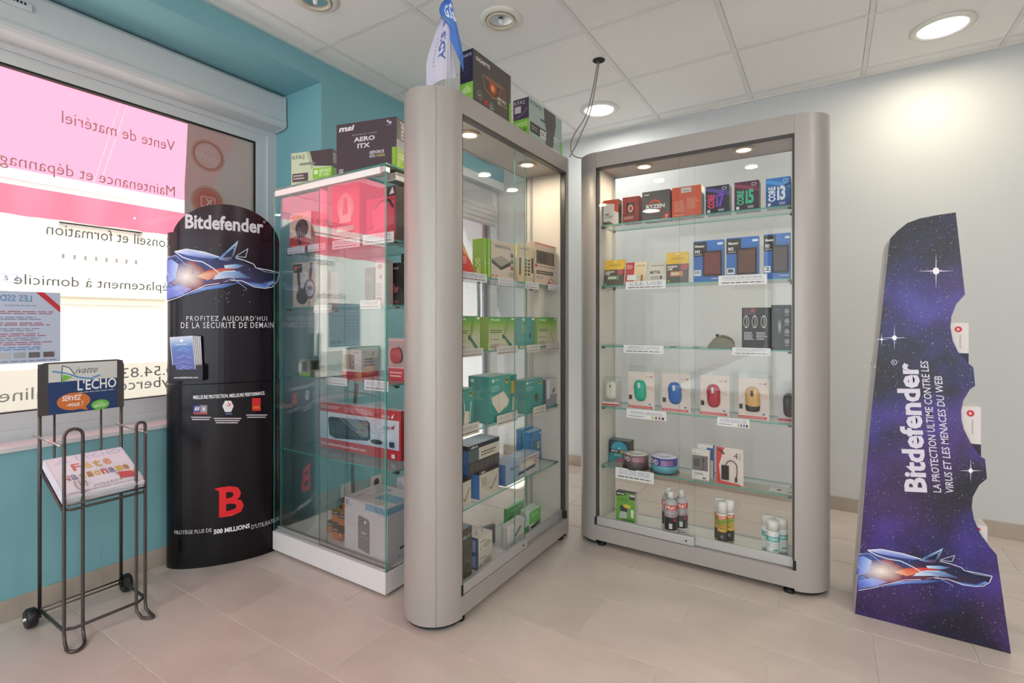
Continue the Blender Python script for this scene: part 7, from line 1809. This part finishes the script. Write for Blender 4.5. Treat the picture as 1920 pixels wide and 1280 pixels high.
o = c1('headphone_box', 'grey box with big pictured headphones on the second showcase shelf', 549, 592, 494, z, 0.07, ['#bcb2a8', '#8a8480', '#8a8480', '#8a8480', '#bcb2a8', '#8a8480'], [('r', 0.02, 0.78, 0.42, 0.97, '#2a2628'), ('r', 0.06, 0.84, 0.18, 0.93, '#d04a32'), ('l', [(0.25, 0.80), (0.30, 0.40)], 0.05, '#3a3638'), ('l', [(0.82, 0.98), (0.76, 0.60)], 0.05, '#4a4648'), ('e', 0.42, 0.24, 0.26, 0.18, '#38343a'), ('e', 0.74, 0.40, 0.25, 0.23, '#4a464c'), ('e', 0.76, 0.40, 0.18, 0.17, '#a8a4a6'), ('t', 0.64, 0.34, 0.88, 0.46, 'JBL', '#3a3638', {'bold': 0.02}), ('l', [(0.72, 0.14), (0.74, 0.0)], 0.015, '#2a2628')])
c1('webcam_card', 'small dark and white card by the headphone box', 597, 620, 510, z, 0.05, '#b9b2b4', [('r', 0, 0.5, 1, 1, '#4a4648'), ('n', 0.1, 0.1, 0.9, 0.4, 4, '#7a7476')], Yf=GB + 0.12)
c1('gaming_mouse_box', 'slim black box on the second showcase shelf', 684, 700, 502, z, 0.09, '#3a3a40', [('n', 0.2, 0.6, 0.8, 0.8, 4, '#7a7a82')])
c1('gaming_mouse_box', 'white box with red print on the second showcase shelf', 704, 721, 488, z, 0.05, ['#c9c2c4', '#a8a2a4', '#a8a2a4', '#a8a2a4', '#c9c2c4', '#a8a2a4'], [('e', 0.5, 0.85, 0.3, 0.06, '#b5404c'), ('e', 0.6, 0.62, 0.2, 0.05, '#c0606a'), ('n', 0.1, 0.2, 0.9, 0.5, 7, '#8a7a80'), ('e', 0.4, 0.12, 0.3, 0.06, '#b5404c')])
c1('gaming_mouse_box', 'black box with a red winged mouse on the second showcase shelf', 727, 750, 494, z, 0.10, Yf=GB + 0.065, base='#211d22', front= [('e', 0.5, 0.45, 0.38, 0.30, '#2c262c'), ('p', [(0.1, 0.46), (0.3, 0.40), (0.5, 0.54), (0.7, 0.40), (0.9, 0.46), (0.75, 0.30), (0.25, 0.30)], '#c05a58'), ('n', 0.1, 0.82, 0.9, 0.92, 1, '#a8a2a8'), ('r', 0.1, 0.05, 0.9, 0.12, '#7a3a3e')])
c1('gaming_mouse_box', 'tall black box with a column of white symbols in the showcase', 752, 770, 476, z, 0.10, '#1c1b1f', [('o', 0.5, 0.2 + 0.2 * j, 0.25, 0.06, 0.2, '#cfcfd4') for j in range(4)], Yf=GB + 0.175)
card(1, 588, 622, 572, 586, 'CASQUE', 'price card below the grey headphone box'); card(1, 675, 713, 563, 579, 'SOURIS GAMER', 'price card below the slim black box')
z = 0.873
c1('camera_box', 'tiny green and grey camera box on the third showcase shelf', 561, 582, 674, z, 0.05, ['#8c948c', '#5a605c', '#5a605c', '#5a605c', '#a8b0a8', '#5a605c'], [('p', [(0, 0), (1, 0), (1, 0.25), (0, 0.12)], '#8ab85a'), ('r', 0.3, 0.3, 0.7, 0.9, '#5a6064'), ('e', 0.08, 0.5, 0.14, 0.35, '#cfd3cf')], right=[('r', 0.2, 0.3, 0.8, 0.9, '#3a3e40')])
c1('speaker_pair_box', 'white and red box with a pictured pair of beige speakers', 642, 678, 655, z, 0.10, ['#cfc8c2', '#c9c2ba', '#b5aea6', '#b5aea6', '#dcd6d0', '#b5aea6'], [('r', 0, 0, 1, 0.28, '#b53a40'), ('t', 0.25, 0.10, 0.85, 0.18, 'SP-HF160', '#5a2024', {'bold': 0.02}), ('r', 0.05, 0.36, 0.30, 0.84, '#a89a88'), ('r', 0.34, 0.36, 0.64, 0.84, '#8a7c6c'), ('n', 0.55, 0.88, 0.85, 0.94, 1, '#7a7470')], right=[('r', 0, 0, 1, 0.28, '#b53a40'), ('n', 0.15, 0.45, 0.8, 0.75, 3, '#8a8078'), ('p', [(0.6, 0.86), (0.75, 0.92), (0.7, 0.82)], '#b5303a')])
a, b2 = onY(722, 634, GB + 0.06), onY(756, 634, GB + 0.06)
w, h = b2.x - a.x, a.z - z
t = empty('mouse_blister', ((a.x + b2.x) / 2, GB + 0.06, z + 0.0005), 0, 'red and white blister with a small red mouse in the glass showcase', 'computer mouse')
mb = MB(); mb.box(-w / 2, w / 2, 0.02, 0.0225, 0, h, col=srgb('#d6b4b4')); bk = mb.build('backing_card', CARD(), t)
P = Print(planar((-w / 2, 0.02, 0), (w, 0, 0), (0, 0, h), (0, -1, 0))); P.rect(0, 0, 1, 0.30, '#cc4a56'); P.lines(0.1, 0.08, 0.8, 0.24, 2, '#f0c9c9'); P.mb.build('card_print', CARD(), bk)
mb = mouse_mesh(w * 0.7, h * 0.36, 0.022, ('#3a3034', '#c04852')); o = mb.build('mouse_shell', GLOSSY_CARD(), t); o.location = (0, 0.0195, h * 0.60); o.rotation_euler = (math.pi / 2, math.radians(80), 0)
mb = MB(); mb.box(-w * 0.45, w * 0.45, -0.008, 0.0185, h * 0.36, h * 0.92, bev=0.006); mb.build('clear_dome', M_CASE, t)
card(1, 612, 651, 706, 720, 'ENCEINTES', 'price card below the pictured pair of speakers'); card(1, 683, 728, 711, 730, 'SOURIS', 'price card below the small red mouse blister')
z = 0.505
pL, pR = onZ(600, 846, z) , onZ(755, 872, z)
pL = Vector((-2.205, 1.635, z)); pR = Vector((-1.64, 1.65, z))
w = (pR - pL).length
o = product('keyboard_set_box', 'long red and white box with a pictured black keyboard', G7, ((pL.x + pR.x) / 2, (pL.y + pR.y) / 2, z + 0.0005), w, 0.05, 0.228, ['#c3343f', '#a32a34', '#a32a34', '#a32a34', '#bdb4b6', '#a32a34'], [('r', 0.02, 0.21, 0.98, 0.80, '#b9c9de', '#d3dbe6'), ('p', [(0.30, 0.66), (0.75, 0.80), (0.92, 0.45), (0.75, 0.21), (0.40, 0.3)], '#d3dcea'), ('p', [(0.13, 0.66), (0.16, 0.70), (0.62, 0.72), (0.65, 0.68), (0.66, 0.35), (0.62, 0.30), (0.42, 0.27), (0.22, 0.24), (0.15, 0.30)], '#2a3440')] + [('r', 0.17 + 0.033 * i, 0.36 + 0.055 * j, 0.195 + 0.033 * i, 0.395 + 0.055 * j, '#4a5662') for j in range(5) for i in range(11 - j)] + [('p', [(0.34, 0.71), (0.62, 0.715), (0.645, 0.68), (0.645, 0.40), (0.60, 0.37)], '#7f8b94'), ('l', [(0.30, 0.70), (0.58, 0.37)], 0.008, '#aab4bc')] + [('r', 0.50 + 0.05 * (j % 2), 0.44 + 0.06 * j, 0.56 + 0.05 * (j % 2), 0.48 + 0.06 * j, ('#b58a6a', '#a8565c', '#8a9a6a')[j % 3]) for j in range(4)] + [('e', 0.74, 0.32, 0.07, 0.05, '#2c343c'), ('t', 0.80, 0.84, 0.89, 0.91, 'Genius', '#f2e6e6', {'slant': 0.1}), ('t', 0.81, 0.62, 0.89, 0.68, 'Genius', '#4a4a52', {'slant': 0.1}), ('p', [(0.90, 0.64), (0.94, 0.72), (0.925, 0.62)], '#c0303a'), ('p', [(0.90, 0.85), (0.94, 0.95), (0.925, 0.84)], '#f2e6e6'), ('r', 0.885, 0.26, 0.935, 0.36, '#2c3a50'), ('t', 0.05, 0.06, 0.62, 0.14, 'Wireless Multimedia Keyboard Mouse Combo', '#f4e6e6', {'bold': 0.015}), ('n', 0.05, 0.88, 0.3, 0.95, 2, '#f0d0d0'), ('n', 0.36, 0.84, 0.74, 0.96, 3, '#e2b4b6'), ('r', 0.91, 0.05, 0.95, 0.13, '#e2dcde')], rz=math.atan2(pR.y - pL.y, pR.x - pL.x))
z = 0.104
pf = [Vector((-1.84, 1.535, 0)), Vector((-1.60, 1.533, 0))]
ups = lambda: [('p', [(0.33, 0.15), (0.60, 0.10), (0.60, 0.66), (0.56, 0.70), (0.36, 0.74), (0.33, 0.70)], '#77757c'), ('r', 0.34, 0.36, 0.595, 0.375, '#8f8d94'), ('r', 0.34, 0.40, 0.595, 0.412, '#5f5d64'), ('e', 0.50, 0.64, 0.025, 0.03, '#dcdce0'), ('t', 0.38, 0.63, 0.47, 0.67, 'FSP', '#4a484e'), ('t', 0.42, 0.42, 0.52, 0.46, 'FSP', '#e2e0e4', {'bold': 0.02}), ('o', 0.08, 0.92, 0.035, 0.035, 0.3, '#3f4a78'), ('t', 0.13, 0.86, 0.19, 0.89, 'FSP', '#7a7a88')]
product('power_supply_box', 'big white carton with a pictured grey power backup unit', G7, (-1.712, 1.507, z + 0.0005), 0.272, 0.205, 0.25, ['#cfcbd0', '#c6c6ca', '#bdbbc0', '#bdbbc0', '#c9c5c8', '#bdbbc0'], ups() + [('r', 0.50, 0.86, 1.0, 0.97, '#78a6bc')], right=[('r', 0, 0.86, 1.0, 0.97, '#78a6bc'), ('n', 0.35, 0.16, 0.85, 0.26, 1, '#3a3a40'), ('n', 0.3, 0.05, 0.8, 0.10, 2, '#8a8a90')], top=[('r', 0.50, 0.25, 1.0, 0.60, '#78a6bc'), ('p', [(0.35, 0.8), (0.48, 0.86), (0.44, 0.74)], '#6a7a9a')])
product('power_supply_box', 'second white carton with a blue band standing behind the first', G7, (-1.665, 1.745, z + 0.0005), 0.19, 0.13, 0.285, ['#c6c2c8', '#bdbbc0', '#bdbbc0', '#bdbbc0', '#c3c6cc', '#bdbbc0'], [('o', 0.10, 0.90, 0.04, 0.03, 0.3, '#3f4a78'), ('t', 0.17, 0.87, 0.26, 0.90, 'FSP', '#6a6a78'), ('l', [(0.45, 0.92), (0.6, 0.90), (0.7, 0.92), (0.9, 0.88)], 0.008, '#7a7a84')], top=[('r', 0.1, 0.2, 0.9, 0.8, '#78a6bc')])
bats = [(-2.005, 1.60, 0, 'black and orange power strip box at the bottom of the showcase pile', '6'), (-1.925, 1.57, 0, 'black and red power strip box against the big white carton', '4'), (-1.985, 1.615, 1, 'yellow and black power strip box lying on the pile', '6'), (-1.915, 1.60, 1, 'red power strip box lying on the pile against the white carton', '4'), (-1.945, 1.645, 2, 'topmost red and black power strip box of the pile', '5')]
for (x, y, lv, lab, dg_) in bats:
    product('power_strip_box', lab, 'power strip boxes in the showcase', (x - 0.052, y, z + 0.0005 + 0.0555 * lv), 0.076, 0.18, 0.055, ['#7a2f28', '#8a3228', '#5a2420', '#5a2420', ('#3a3230', '#a8862f', '#8a2f2a')[lv], '#3a2220'], [('r', 0, 0.0, 0.6, 0.62, '#c8742c'), ('r', 0.6, 0, 1, 1, '#a83028'), ('t', 0.66, 0.14, 0.90, 0.78, dg_, '#e0b42e', {'bold': 0.03}), ('r', 0, 0.62, 1, 1, '#2e2826'), ('n', 0.1, 0.7, 0.55, 0.9, 1, '#c9c2b8')], right=[('r', 0.0, 0.0, 0.4, 0.6, '#c8742c'), ('r', 0.0, 0.62, 1, 1, '#2e2826'), ('t', 0.55, 0.12, 0.68, 0.56, dg_, '#e0b42e', {'bold': 0.03})], top=[('p', [(0, 0.1), (1, 0.5), (1, 0.75), (0, 0.35)], '#c8a03a' if lv != 1 else '#3a2a24')])
